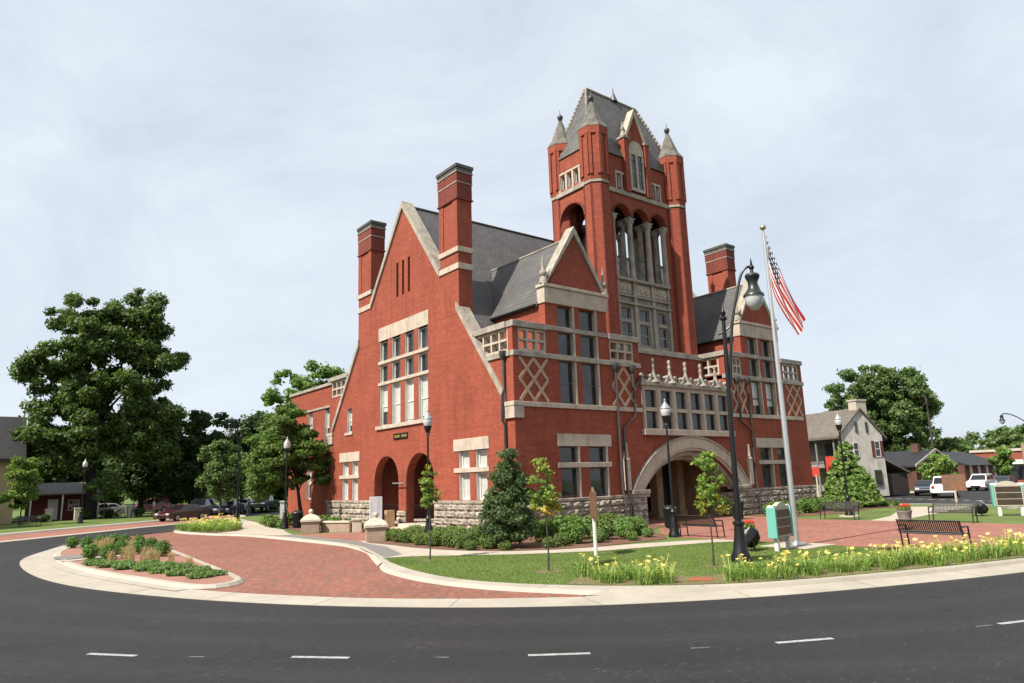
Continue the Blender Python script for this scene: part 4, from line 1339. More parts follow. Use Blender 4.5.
# string band
sb = MB()
sb.box(8.5, 16.5, 2.38, 2.5, 19.72, 20.0).box(8.5, 16.5, 5.7, 5.82, 19.72, 20.0).box(8.08, 8.2, 2.8, 5.4, 19.72, 20.0).box(16.85, 16.97, 2.8, 5.4, 19.72, 20.0)
part('tower_string_course', sb, 'coping_stone', bevel=0.015)
# arch trim
def archband(fm, c, sp, r0, r1, d0, d1, n=16):
    m = MB()
    pts = [(c + q * math.cos(math.pi * k / n), sp + q * math.sin(math.pi * k / n)) for q in (r1, r0) for k in range(n + 1)]
    N = n + 1
    vs = [fm(*p, d0) for p in pts] + [fm(*p, d1) for p in pts]
    fs = []
    for i in range(n):
        fs += [(i, i + 1, N + i + 1, N + i), (i, i + 1, 2 * N + i + 1, 2 * N + i), (N + i, N + i + 1, 3 * N + i + 1, 3 * N + i)]
    return m.add(vs, fs)
for c in acx:
    part('arcade_arch_trim', archband(FV, c, 18.32, ar_r, ar_r + 0.1, 2.44, 2.5), 'brick_dark')
part('belfry_arch_trim', archband(FU, 4.06, 19.0 - 1.07, 1.07, 1.19, 8.12, 8.2), 'brick_dark')
# lower stone stage: three bays with windows, panels and balcony
bays = [(10.17, 11.7), (11.83, 13.37), (13.5, 15.03)]
hs = []
for a, b in bays:
    c = (a + b) / 2
    hs += [rect(c - 0.46, c + 0.46, 10.3, 11.62), rect(c - 0.46, c + 0.46, 11.82, 12.55)]
part('tower_stone_front', MB().wall(rect(10.15, 15.05, 9.95, 14.25), hs, FV, 2.72, 3.0), 'stone_grey')
mb = MB()
for u in (10.25, 11.765, 13.435, 14.95):
    mb.box(u - 0.13, u + 0.13, 2.58, 2.72, 9.95, 14.25)
mb.box(10.15, 15.05, 2.5, 2.715, 12.72, 12.85).box(10.15, 15.05, 2.52, 2.715, 13.2, 13.3).box(10.15, 15.05, 2.46, 2.8, 14.2, 14.36)
part('stone_front_mouldings', mb, 'stone_grey', bevel=0.015)
mb = MB()
for a, b in bays:
    mb.box(a + 0.2, b - 0.2, 2.68, 2.718, 13.42, 14.08)
    for k in range(7):
        mb.ball((a + 0.35 + (b - a - 0.7) * k / 6, 2.68, 13.75 + 0.13 * math.sin(k * 2.1)), 0.12, 6)
part('carved_panels', mb, 'stone')
for a, b in bays:
    c = (a + b) / 2
    window(FV, c - 0.46, c + 0.46, 10.31, 11.61, 2.72, inset=0.12, fr=0.06, rails=(10.95,), framemat='stone_grey')
    window(FV, c - 0.46, c + 0.46, 11.83, 12.54, 2.72, inset=0.12, fr=0.06, framemat='stone_grey')
# columns front and back of the arcade
for u in (10.22, 11.765, 13.435, 14.98):
    for v in (2.72, 3.35, 5.1):
        part('belfry_column', MB().lathe(u, v, [(0.24, 14.36), (0.24, 14.5), (0.19, 14.58), (0.175, 17.85), (0.2, 17.9), (0.19, 17.95), (0.3, 18.12), (0.3, 18.3)], 14), 'stone_grey', smooth=True)
    part('capital_block', MB().box(u - 0.3, u + 0.3, 2.45, 3.7, 18.3, 18.36), 'stone_grey')
# rails in the belfry
mb = MB()
for a, b in bays:
    mb.tube([(a, 2.8, 15.75), (b, 2.8, 15.75)], 0.025, 6)
    mb.tube([(a, 2.8, 14.4), (b, 2.8, 15.7)], 0.018, 5).tube([(a, 2.8, 15.7), (b, 2.8, 14.4)], 0.018, 5)
part('belfry_railing', mb, 'grey_metal')
# bells hint: dark beam frame inside
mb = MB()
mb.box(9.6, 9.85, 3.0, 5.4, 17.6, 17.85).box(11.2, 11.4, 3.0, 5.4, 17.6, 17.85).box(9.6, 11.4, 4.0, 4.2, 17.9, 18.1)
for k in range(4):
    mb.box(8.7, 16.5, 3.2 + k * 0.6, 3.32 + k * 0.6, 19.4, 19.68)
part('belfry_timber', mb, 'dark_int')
# attic lights
for q in awin:
    a0, b0 = q[0]; a1, b1 = q[2]
    window(FV, a0, a1, b0, b1, 2.5, inset=0.15, fr=0.05, jamb=1)
for q in swin:
    a0, b0 = q[0]; a1, b1 = q[2]
    window(FU, a0, a1, b0, b1, TW['u0'], inset=0.15, fr=0.05, jamb=1)
mb = MB()
for k in range(4):
    a = 3.17 + k * 0.6
    bar(FU, a, a + 0.16 if k else a + 0.16, 20.05, 21.15, TW['u0'] - 0.05, TW['u0'] - 0.001, mb)
bar(FU, 3.15, 5.15, 21.15, 21.28, TW['u0'] - 0.06, TW['u0'] - 0.001, mb)
part('attic_window_trim', mb, 'stone')
for a, b in ((10.5, 11.6), (13.66, 14.76)):
    mb = MB()
    bar(FV, a, b, 21.1, 21.24, 2.44, 2.499, mb)
    for x in (a, (a + b) / 2 - 0.05, b - 0.1):
        bar(FV, x, x + 0.1, 20.02, 21.1, 2.44, 2.499, mb)
    part('attic_window_trim', mb, 'stone')
# corner turrets
TUR = [(8.9, 2.62), (16.12, 2.62), (8.9, 5.5), (16.12, 5.5)]
AL, AU = 0.74, 0.79
a_ = AL / math.cos(R(22.5))
au_ = AU / math.cos(R(22.5))
for (u, v) in TUR:
    mb = MB()
    mb.lathe(u, v, [(a_, 9.0), (a_, 19.72)], 8, R(22.5))
    mb.lathe(u, v, [(a_ + 0.02, 19.9), (au_, 20.25), (au_, 23.4)], 8, R(22.5))
    # sunk flutes framed by thin ribs on each face
    for k in range(8):
        an = R(45 * k)
        for s_, e_ in ((-0.33, -0.15), (0.15, 0.33)):
            ax, ay = math.cos(an), math.sin(an)
            tx, ty = -ay, ax
            d0, d1 = AU - 0.01, AU + 0.085
            P = [(u + ax * d0 + tx * s_, v + ay * d0 + ty * s_), (u + ax * d1 + tx * s_, v + ay * d1 + ty * s_), (u + ax * d1 + tx * e_, v + ay * d1 + ty * e_), (u + ax * d0 + tx * e_, v + ay * d0 + ty * e_)]
            mb.prism([(p[0], p[1], 20.3) for p in P], (0, 0, 2.6))
    mb.lathe(u, v, [(au_, 22.9), (au_ + 0.1, 22.92), (au_ + 0.1, 23.395), (au_, 23.398)], 8, R(22.5))
    t = part('tower_turret', mb, 'brick')
    mb = MB()
    for k in range(8):
        an = R(45 * k)
        ax, ay = math.cos(an), math.sin(an)
        tx, ty = -ay, ax
        d0, d1 = AL - 0.01, AL + 0.03
        for s_, e_ in ((-0.30, -0.25), (0.25, 0.30)):
            P = [(u + ax * d0 + tx * s_, v + ay * d0 + ty * s_), (u + ax * d1 + tx * s_, v + ay * d1 + ty * s_), (u + ax * d1 + tx * e_, v + ay * d1 + ty * e_), (u + ax * d0 + tx * e_, v + ay * d0 + ty * e_)]
            mb.prism([(p[0], p[1], 9.4) for p in P], (0, 0, 10.3))
    part('corner_rib', mb, 'brick_dark', t)
    part('stone_band', MB().lathe(u, v, [(a_ + 0.05, 19.8), (a_ + 0.05, 19.96)], 8, R(22.5)), 'coping_stone', t)
    part('spire', MB().lathe(u, v, [(au_ + 0.12, 23.4), (au_ + 0.08, 23.5), (0.66, 23.9), (0.42, 24.55), (0.22, 25.1), (0.1, 25.4)], 8, R(22.5)), 'spire_metal', t)
    part('spire_ball', MB().lathe(u, v, [(0.09, 25.38), (0.14, 25.42), (0.08, 25.47), (0.14, 25.52), (0.2, 25.64), (0.17, 25.76), (0.07, 25.82), (0.025, 25.9), (0.015, 26.2)], 10), 'lead', t, smooth=True)
# tower roof, hipped with a flare
E0 = dict(x0=8.12, x1=16.95, y0=2.36, y1=5.8, z=22.25)
M0 = dict(x0=8.55, x1=16.5, y0=2.75, y1=5.4, z=23.3)
rx0, rx1, ry, rz = 10.0, 14.75, 4.1, 27.45
mb = MB()
vs = []
for q in (E0, M0):
    vs += [(q['x0'], q['y0'], q['z']), (q['x1'], q['y0'], q['z']), (q['x1'], q['y1'], q['z']), (q['x0'], q['y1'], q['z'])]
vs += [(rx0, ry, rz), (rx1, ry, rz)]
fs = [(0, 1, 5, 4), (1, 2, 6, 5), (2, 3, 7, 6), (3, 0, 4, 7), (4, 5, 9, 8), (5, 6, 9), (6, 7, 8, 9), (7, 4, 8), (3, 2, 1, 0)]
mb.add(vs, fs)
tr = part('tower_roof', mb, 'slate_tower')
mb = MB()
def bumps(a, b, n, rad):
    a, b = Vector(a), Vector(b)
    for k in range(n):
        p = a.lerp(b, (k + 0.5) / n)
        mb.ball(p, rad, 6)
for i in range(4):
    e = (rx0, ry, rz) if i in (0, 3) else (rx1, ry, rz)
    bumps(vs[4 + i], e, 16, 0.115)
    mb.tube([vs[4 + i], e], 0.075, 6)
    mb.tube([vs[i], vs[4 + i]], 0.08, 6)
bumps((rx0, ry, rz), (rx1, ry, rz), 18, 0.1)
mb.tube([(rx0, ry, rz), (rx1, ry, rz)], 0.09, 6)
part('roof_cresting', mb, 'stone_grey', tr)
part('ridge_finial', MB().lathe(12.6, ry, [(0.28, rz - 0.1), (0.2, rz + 0.15), (0.12, rz + 0.4), (0.05, rz + 0.55), (0.02, rz + 0.95)], 8), 'lead', tr)
# front dormer of the tower
mb = MB()
mb.prism([(11.72, 2.42, 22.31), (13.2, 2.42, 22.31), (13.2, 2.42, 23.9), (12.46, 2.42, 25.5), (11.72, 2.42, 23.9)], (0, 0.35, 0))
part('tower_dormer', mb, 'brick')
part('tower_dormer_roof', MB().prism([(11.6, 2.77, 23.6), (13.32, 2.77, 23.6), (12.46, 2.77, 25.5)], (0, 1.2, 0)), 'slate_tower')
for sx in (-1, 1):
    x = 12.46 + sx * 0.98
    part('dormer_coping', MB().prism([(12.46 + sx * 0.84, 2.3, 23.7), (12.46, 2.3, 25.5), (12.46, 2.3, 25.95), (12.46 + sx * 1.04, 2.3, 23.7)], (0, 0.55, 0)), 'stone')
    pl = part('dormer_pilaster', MB().box(x - 0.2, x + 0.2, 2.25, 2.75, 20.0, 23.6), 'brick')
    part('pinnacle', MB().box(x - 0.26, x + 0.26, 2.19, 2.81, 23.6, 23.75).lathe(x, 2.5, [(0.24, 23.75), (0.1, 24.2), (0.14, 24.25), (0.14, 24.35), (0.02, 24.65)], 6), 'stone_grey', pl)
# tall arched window in pale stone
pts = [(11.8, 20.2), (13.12, 20.2)] + [(12.46 + 0.66 * math.cos(math.pi * k / 14), 23.0 + 0.66 * math.sin(math.pi * k / 14)) for k in range(15)]
wl = [rect(11.95, 12.37, 20.4, 22.7), rect(12.55, 12.97, 20.4, 22.7)]
ws = part('arched_window', MB().wall(pts, wl, FV, 2.33, 2.419), 'stone')
part('pane', MB().box(11.9, 13.0, 2.4, 2.41, 20.4, 22.7), 'glass', ws)
part('glazing_bars', MB().box(11.95, 12.37, 2.37, 2.39, 21.5, 21.56).box(12.55, 12.97, 2.37, 2.39, 21.5, 21.56), 'stone_grey', ws)

# rear wing along the same side
rw = [(20.81, 0), (29.0, 0), (29.0, 9.5), (20.81, 9.5)]
part('wing_wall', MB().wall(rw, [rect(21.5, 22.35, 5.4, 7.9), rect(24.5, 25.35, 5.4, 7.9), rect(24.5, 25.4, 1.6, 3.8)], FU, 0.3, 0.7), 'brick')
part('wing_body', MB().box(0.71, 14, 20.82, 29.0, 0, 9.4), 'brick')
stonebar('wing_coping', FU, 20.95, 29.1, 9.5, 9.72, 0.18, 0.85, 'stone_grey')
stonebar('wing_string', FU, 20.95, 29.0, 7.95, 8.1, 0.22, 0.4, 'stone_grey')
stonebar('sill', FU, 21.35, 22.5, 5.15, 5.4, 0.2, 0.6)
window(FU, 21.5, 22.35, 5.41, 7.89, 0.3, rails=(6.6,), blind=0.5, jamb=1)
window(FU, 24.5, 25.35, 5.41, 7.89, 0.3, rails=(6.6,), blind=0.5, jamb=1)
window(FU, 24.5, 25.4, 1.61, 3.79, 0.3, rails=(2.7,), blind=0.5, jamb=1)

# rainwater pipes
def pipe(path, hopper=None):
    mb = MB().tube(path, 0.065, 8)
    if hopper:
        x, y, z = hopper
        mb.lathe(x, y, [(0.07, z - 0.35), (0.15, z - 0.2), (0.2, z - 0.1), (0.2, z + 0.1)], 8)
    return part('rainwater_pipe', mb, 'grey_metal', smooth=True)
pipe([(-0.1, 0.62, 8.35), (-0.1, 0.62, 6.7), (-0.24, 0.62, 6.4), (-0.24, 0.62, 5.2), (-0.1, 0.62, 5.0), (-0.1, 0.62, 1.6), (-0.26, 0.62, 1.4), (-0.26, 0.62, 0.05)], (-0.1, 0.62, 8.4))
pipe([(6.72, -0.15, 8.2), (6.72, -0.15, 1.7), (6.72, -0.3, 1.45), (6.72, -0.3, 0.05)], (6.72, -0.15, 8.2))
pipe([(8.0, -0.15, 8.1), (8.0, -0.15, 5.6), (7.05, -0.15, 4.95), (7.05, -0.15, 1.7), (7.2, -0.3, 1.4), (7.2, -0.3, 0.05)], (8.0, -0.15, 8.2))
pipe([(8.62, -0.15, 7.7), (8.3, -0.15, 7.3), (8.0, -0.15, 7.2)])
pipe([(17.45, -0.15, 8.1), (17.45, -0.15, 5.6), (18.45, -0.15, 5.0), (18.45, -0.15, 1.7), (18.45, -0.3, 1.4), (18.45, -0.3, 0.05)], (17.45, -0.15, 8.2))
pipe([(18.55, -0.15, 8.1), (18.55, -0.15, 5.3)], (18.55, -0.15, 8.2))

# ------------------------------------------------------------------ street lamps
def post_lamp(loc, label):
    t = thing('street_lamp', label, 'lamp post', loc, 0, 'globe lamp posts round the square')
    MB().lathe(0, 0, [(0.24, 0), (0.24, 0.12), (0.19, 0.2), (0.2, 0.45), (0.12, 0.75), (0.1, 0.95), (0.125, 1.0), (0.09, 1.06), (0.07, 1.15)], 12).build('base', 'black_metal', t, smooth=True)
    MB().tube([(0, 0, 1.1), (0, 0, 4.55)], [0.055, 0.04], 10).build('pole', 'black_metal', t, smooth=True)
    MB().lathe(0, 0, [(0.06, 4.5), (0.09, 4.52), (0.07, 4.58), (0.13, 4.72), (0.17, 4.86), (0.17, 4.9)], 12).build('lamp_neck', 'black_metal', t, smooth=True)
    MB().lathe(0, 0, [(0.16, 4.9), (0.205, 5.02), (0.21, 5.15), (0.18, 5.22)], 14).build('globe', 'lamp_glass', t, smooth=True)
    MB().lathe(0, 0, [(0.23, 5.2), (0.2, 5.25), (0.13, 5.36), (0.05, 5.46), (0.03, 5.5), (0.045, 5.55), (0.005, 5.62)], 14).build('lamp_cap', 'alu_dull', t, smooth=True)
    return t
MT['lamp_glass'] = simple("lamp_glass", (0.55, 0.56, 0.57), 0.15, 0.08, 5)
MT['alu_dull'] = simple("dull_aluminium", (0.42, 0.43, 0.44), 0.4, 0.15, 5, 0.4)
pl0 = post_lamp((3.15, -6.2, 0.0), 'globe lamp post beside the bench in front of the stone entrance arch')
for loc, lab in (((-4.05, 1.0, 0.0), 'globe lamp post behind the slim sapling by the hedge at the gable'),
                 ((18.0, -5.9, 0.0), 'globe lamp post beside the small conifer and dark bench'),
                 ((-3.85, 18.3, 0.0), 'globe lamp post in front of the large leafy tree by the brick drive'),
                 ((-11.1, 48.1, 0.0), 'far globe lamp post on the lawn under the huge maple')):
    dup(pl0, loc, 0, lab)
MB().lathe(18.0, -5.9, [(0.55, 0), (0.55, 0.06)], 20).build('lamp_pad', 'concrete')
tag(bpy.data.objects['lamp_pad'], 'round concrete pad under the lamp post by the conifer', 'concrete pad')
tag(MB().lathe(-4.05, 1.0, [(0.5, 0), (0.5, 0.07)], 20).build('lamp_pad', 'concrete'), 'round concrete pad under the lamp post at the hedge', 'concrete pad')

def crook_lamp(loc, rz, label):
    t = thing('crook_lamp', label, 'street lamp', loc, rz, 'tall shepherd crook street lamps')
    MB().lathe(0, 0, [(0.30, 0), (0.30, 0.08), (0.24, 0.14), (0.25, 0.34), (0.19, 0.5), (0.135, 0.85), (0.115, 1.12), (0.15, 1.15), (0.15, 1.2), (0.1, 1.24)], 16).build('base', 'black_metal', t, smooth=True)
    MB().tube([(0, 0, 1.2), (0, 0, 4.0), (0, 0, 6.5)], [0.08, 0.064, 0.05], 12).build('pole', 'black_metal', t, smooth=True)
    MB().lathe(0, 0, [(0.058, 6.5), (0.1, 6.53), (0.1, 6.58), (0.05, 6.62), (0.075, 6.72), (0.03, 6.8), (0.012, 7.05)], 10).build('pole_finial', 'black_metal', t, smooth=True)
    path = catmull([(0.06, 0, 4.7), (0.13, 0, 5.6), (0.24, 0, 6.5), (0.42, 0, 7.3), (0.56, 0, 7.78), (0.72, 0, 7.95), (0.83, 0, 7.93)], 5)
    m = MB().tube([tuple(p) for p in path], [0.04] * 8 + [0.036] * (len(path) - 8), 8)
    m.tube([tuple(p) for p in catmull([(-0.16, 0, 6.12), (0.0, 0, 6.2), (0.16, 0, 6.34), (0.22, 0, 6.5)], 4)], 0.03, 6)
    m.ball((0.83, 0, 7.93), 0.075, 8).lathe(0.83, 0, [(0.04, 7.98), (0.02, 8.12), (0.005, 8.2)], 6)
    m.build('crook_arm', 'black_metal', t, smooth=True)
    l = MB().lathe(0.83, 0, [(0.04, 7.9), (0.05, 7.78), (0.17, 7.74), (0.2, 7.68), (0.17, 7.6), (0.13, 7.52), (0.13, 7.36), (0.2, 7.24), (0.27, 7.17), (0.28, 7.12)], 16).build('lantern', 'dark_metal', t, smooth=True)
    MB().lathe(0.83, 0, [(0.245, 7.12), (0.24, 7.0), (0.19, 6.87), (0.1, 6.76), (0.02, 6.73)], 16).build('lantern_globe', 'lamp_glass', l, smooth=True)
    return t
c0 = crook_lamp((-4.08, -14.28, 0.0), R(-50), 'tall black crook street lamp standing among the yellow lilies in front')
c0.rotation_euler = (Matrix.Rotation(R(1.0), 3, Vector((0.833, 0.553, 0))) @ Matrix.Rotation(R(-50), 3, 'Z')).to_euler()
dup(c0, (-2.2, 33.2, 0), R(160), 'tall crook street lamp behind the yellow flower bed on the left')
dup(c0, (3.5, 48.3, 0), R(20), 'distant crook street lamp beside the parked dark pickup')
t = thing('davit_lamp', 'distant street lamp reaching in over the right hand street on a long curved arm', 'street lamp', (61.0, -2.95, 0), R(146))
MB().tube([(0, 0, 0), (0, 0, 5.6)], [0.1, 0.07], 8).build('pole', 'black_metal', t, smooth=True)
MB().tube([tuple(p) for p in catmull([(0, 0, 5.5), (0.5, 0, 6.15), (1.3, 0, 6.75), (2.2, 0, 7.2), (2.9, 0, 7.3), (3.2, 0, 7.15)], 5)], 0.05, 6).build('curved_arm', 'black_metal', t, smooth=True)
l = MB().lathe(3.2, 0, [(0.05, 7.2), (0.16, 7.1), (0.14, 6.9), (0.2, 6.75), (0.27, 6.65)], 12).build('lantern', 'dark_metal', t, smooth=True)
MB().lathe(3.2, 0, [(0.24, 6.65), (0.2, 6.45), (0.03, 6.3)], 12).build('lantern_globe', 'lamp_glass', l, smooth=True)
tag(MB().lathe(-4.08, -14.28, [(0.42, 0), (0.42, 0.05)], 8).build('lamp_pad', 'concrete'), 'concrete pad under the tall crook lamp in the lily bed', 'concrete pad')

# ------------------------------------------------------------------ flagpole and flag
FP = (2.32, -12.03)
t = thing('flagpole', 'tall aluminium flagpole on a square concrete pad', 'flagpole', (*FP, 0))
MB().tube([(0, 0, 0.05), (0, 0, 4), (0, 0, 11.0)], [0.095, 0.085, 0.05], 14).build('pole', 'alu', t, smooth=True)
m = MB().ball((0, 0, 11.2), 0.11, 10)
m.tube([(0, 0, 11.0), (0, 0, 11.1)], 0.03, 8)
m.build('gold_ball', simple("gold_ball", (0.55, 0.46, 0.28), 0.3, 0, 2, 0.7), t, smooth=True)
MB().lathe(0, 0, [(0.2, 0.05), (0.18, 0.1), (0.11, 0.16)], 14).build('collar', 'alu', t, smooth=True)
MB().tube([(0.07, -0.06, 1.2), (0.065, -0.06, 10.9)], 0.008, 4).build('halyard', 'white_paint', t)
tag(MB().box(1.45, 3.2, -12.9, -11.2, 0, 0.035).build('flagpole_pad', 'concrete', bevel=0.01), 'square concrete pad at the foot of the flagpole', 'concrete pad')

def flag_mat():
    m, tt, b = new_mat("flag_cloth")
    uvn = tt.nodes.new("ShaderNodeUVMap")
    sp = tt.nodes.new("ShaderNodeSeparateXYZ")
    tt.links.new(uvn.outputs[0], sp.inputs[0])
    U, V = sp.outputs[0], sp.outputs[1]
    st = math_n(tt, 'LESS_THAN', math_n(tt, 'MODULO', math_n(tt, 'MULTIPLY', V, 13.0), 2.0), 1.0)
    c = mixc(tt, st, (0.66, 0.64, 0.62), (0.40, 0.010, 0.02))
    can = math_n(tt, 'MULTIPLY', math_n(tt, 'LESS_THAN', U, 0.4), math_n(tt, 'GREATER_THAN', V, 6 / 13))
    c = mixc(tt, can, c, (0.018, 0.025, 0.10))
    fx = math_n(tt, 'SUBTRACT', math_n(tt, 'FRACT', math_n(tt, 'MULTIPLY', U, 6 / 0.4)), 0.5)
    fy = math_n(tt, 'SUBTRACT', math_n(tt, 'FRACT', math_n(tt, 'MULTIPLY', math_n(tt, 'SUBTRACT', V, 6 / 13), 5 * 13 / 7)), 0.5)
    rr_ = math_n(tt, 'ADD', math_n(tt, 'MULTIPLY', fx, fx), math_n(tt, 'MULTIPLY', fy, fy))
    star = math_n(tt, 'MULTIPLY', can, math_n(tt, 'LESS_THAN', rr_, 0.085))
    c = mixc(tt, star, c, (0.78, 0.76, 0.74))
    tt.links.new(c, b.inputs['Base Color'])
    b.inputs['Roughness'].default_value = 0.8
    return m
MT['flag'] = flag_mat()
def flag():
    ns, ntt = 60, 30
    rt = Vector((0.56, -0.83, 0))          # direction the light breeze carries the cloth
    dp = Vector((0.83, 0.56, 0))
    vs, uv = [], []
    for i in range(ns + 1):
        s = i / ns
        # top edge of the cloth droops away from the pole
        tx = 0.07 + 0.98 * s ** 1.15
        tz = 10.9 - 3.25 * s
        bx = 0.07 + 0.2 * s ** 0.7 + 0.52 * s ** 2.0
        bz = 9.05 - 1.55 * s ** 0.75 - 0.45 * s ** 3
        for j in range(ntt + 1):
            q = j / ntt                     # 0 bottom, 1 top
            x = bx + (tx - bx) * q
            z = bz + (tz - bz) * q
            fold = 0.24 * s ** 0.5 * math.sin(q * 10.5 + s * 5.0) + 0.06 * math.sin(q * 19 + s * 11) * s ** 0.5
            x += 0.05 * math.sin(q * 9.0 + 1.2 + s * 3) * s
            p = rt * x + dp * fold
            vs.append((FP[0] + p.x, FP[1] + p.y, z))
            uv.append((s, q))
    fs = [(i * (ntt + 1) + j, (i + 1) * (ntt + 1) + j, (i + 1) * (ntt + 1) + j + 1, i * (ntt + 1) + j + 1) for i in range(ns) for j in range(ntt)]
    m = MB().add(vs, fs)
    o = m.build('flag', 'flag', None, smooth=True, recalc=False)
    ul = o.data.uv_layers.new(name='UVMap')
    for lp in o.data.loops:
        ul.data[lp.index].uv = uv[lp.vertex_index]
    return o
tag(flag(), 'red white and blue striped flag hanging limp from the flagpole', 'flag')

# ------------------------------------------------------------------ benches
def bench(loc, rz, label, mat='black_metal'):
    t = thing('park_bench', label, 'bench', loc, rz, 'slatted steel benches on the plaza')
    L = 1.83
    mb = MB()
    mb.tube([(-L / 2, 0.02, 0.44), (L / 2, 0.02, 0.44)], 0.02, 6).tube([(-L / 2, 0.46, 0.43), (L / 2, 0.46, 0.43)], 0.02, 6)
    n = 32
    for k in range(n):
        x = -L / 2 + L * (k + 0.5) / n
        mb.box(x - 0.018, x + 0.018, 0.02, 0.46, 0.445, 0.456)
    mb.build('seat', mat, t)
    mb = MB()
    def bp(x, z):
        return (x, 0.02 - 0.16 * (z - 0.5) / 0.34, z)
    for z in (0.5, 0.84):
        mb.tube([bp(-L / 2, z), bp(L / 2, z)], 0.022, 6)
    for k in range(n):
        x = -L / 2 + L * (k + 0.5) / n
        a, b = bp(x, 0.5), bp(x, 0.84)
        mb.prism([(x - 0.018, a[1], 0.5), (x + 0.018, a[1], 0.5), (x + 0.018, b[1], 0.84), (x - 0.018, b[1], 0.84)], (0, 0.01, 0))
    mb.build('backrest', mat, t)
    for sx in (-1, 1):
        x = sx * (L / 2 - 0.03)
        MB().tube([(x, 0.06, 0.0), (x, 0.02, 0.44), bp(x, 0.84)], 0.026, 6).build('leg', mat, t)
        MB().tube([(x, 0.52, 0.0), (x, 0.46, 0.43), (x, 0.44, 0.64)], 0.026, 6).build('leg', mat, t)
        MB().tube([bp(x, 0.66), (x, 0.25, 0.66), (x, 0.46, 0.64)], 0.028, 6).build('armrest', mat, t)
    return t
b0 = bench((3.55, -15.75, 0.01), R(-90), 'black slatted bench seen from behind just past the lily bed', 'terracotta')
dup(b0, (3.35, -7.2, 0.01), R(-90), 'dark brown slatted bench in front of the stone entrance arch')
b2 = dup(b0, (15.75, -6.65, 0.01), R(90), 'black slatted bench beside the lamp post and conifer')
dup(b0, (15.45, -12.0, 0.01), R(90), 'black slatted bench between the flower tub and the tilted floodlight')
dup(b0, (-15.0, 48.0, 0.01), R(220), 'far dark bench on the lawn before the tan house')

# ------------------------------------------------------------------ litter bins
def bin_(loc, label):
    t = thing('litter_bin', label, 'litter bin', loc, 0, 'round metal litter bins')
    mb = MB()
    for k in range(22):
        an = 2 * math.pi * k / 22
        c_, s_ = math.cos(an), math.sin(an)
        mb.tube([(0.25 * c_, 0.25 * s_, 0.06), (0.29 * c_, 0.29 * s_, 0.6), (0.33 * c_, 0.33 * s_, 0.9)], 0.024, 5)
    mb.build('slatted_drum', 'dark_metal', t)
    MB().lathe(0, 0, [(0.24, 0.04), (0.25, 0.05), (0.25, 0.85), (0.24, 0.86)], 16).build('liner', 'black_metal', t)
    MB().lathe(0, 0, [(0.34, 0.88), (0.36, 0.92), (0.34, 0.96), (0.2, 1.05), (0.12, 1.06)], 16).build('lid', 'dark_metal', t, smooth=True)
    MB().lathe(0, 0, [(0.22, 0.0), (0.22, 0.04)], 12).build('base', 'black_metal', t)
    return t
k0 = bin_((6.9, -2.9, 0.01), 'black litter bin behind the lamp post at the entrance arch')
dup(k0, (13.6, -2.0, 0.01), 0, 'black litter bin beside the right pier of the entrance arch')
dup(k0, (-3.1, 18.2, 0.01), 0, 'dark green litter bin behind the domed stone gate pier')

# ------------------------------------------------------------------ sign boards
MT['aqua'] = simple("aqua_paint", (0.16, 0.46, 0.38), 0.5, 0.12, 4)
MT['sign_brown'] = simple("sign_panel_brown", (0.06, 0.042, 0.03), 0.35, 0.3, 3)
MT['cream'] = simple("cream_paint", (0.55, 0.49, 0.39), 0.6, 0.15, 3)
def board(loc, rz, label):
    t = thing('sign_board', label, 'sign', loc, rz, 'aqua framed sign boards on white posts')
    W, z0, z1 = 1.05, 0.42, 1.28
    MB().box(-W / 2, W / 2, -0.06, 0.14, z0, z1).build('panel', 'cream', t, bevel=0.008)
    for k in range(3):
        a = z0 + 0.06 + k * 0.272
        MB().box(-W / 2 + 0.05, W / 2 - 0.05, -0.075, -0.062, a, a + 0.235).build('dark_strip', 'sign_brown', t)
    for sx in (-1, 1):
        MB().box(sx * (W / 2 + 0.055) - 0.05, sx * (W / 2 + 0.055) + 0.05, -0.1, 0.2, z0 - 0.02, z1 + 0.06).build('side_post', 'aqua', t, bevel=0.012)
        MB().box(sx * 0.42 - 0.07, sx * 0.42 + 0.07, -0.03, 0.1, 0, z0 + 0.02).build('leg', 'white_paint', t, bevel=0.01)
        MB().box(sx * (W / 2 - 0.02) - 0.12, sx * (W / 2 - 0.02) + 0.12, -0.05, 0.16, z1 + 0.005, z1 + 0.12).build('shoulder', 'white_paint', t, bevel=0.02)
    P = [(-0.5, -0.05, z1 + 0.004)] + [(-0.46 + 0.92 * k / 12, -0.05, z1 + 0.05 + 0.16 * math.sin(math.pi * k / 12)) for k in range(13)] + [(0.5, -0.05, z1 + 0.004)]
    MB().prism(P, (0, 0.15, 0)).build('arched_top', 'cream', t, bevel=0.006)
    P = [(-0.45, -0.05, z0 - 0.004), (0.45, -0.05, z0 - 0.004)] + [(0.4 - 0.8 * k / 10, -0.05, z0 - 0.02 - 0.13 * math.sin(math.pi * k / 10)) for k in range(11)]
    MB().prism(P, (0, 0.12, 0)).build('curved_apron', 'stone_grey', t, bevel=0.006)
    return t
s0 = board((0.92, -12.42, 0), R(8), 'aqua and white sign board with dark strips in front of the flagpole')
dup(s0, (20.7, -12.55, 0), R(-60), 'aqua and white sign board with dark strips at the right edge of the lawn', scale=1.12)

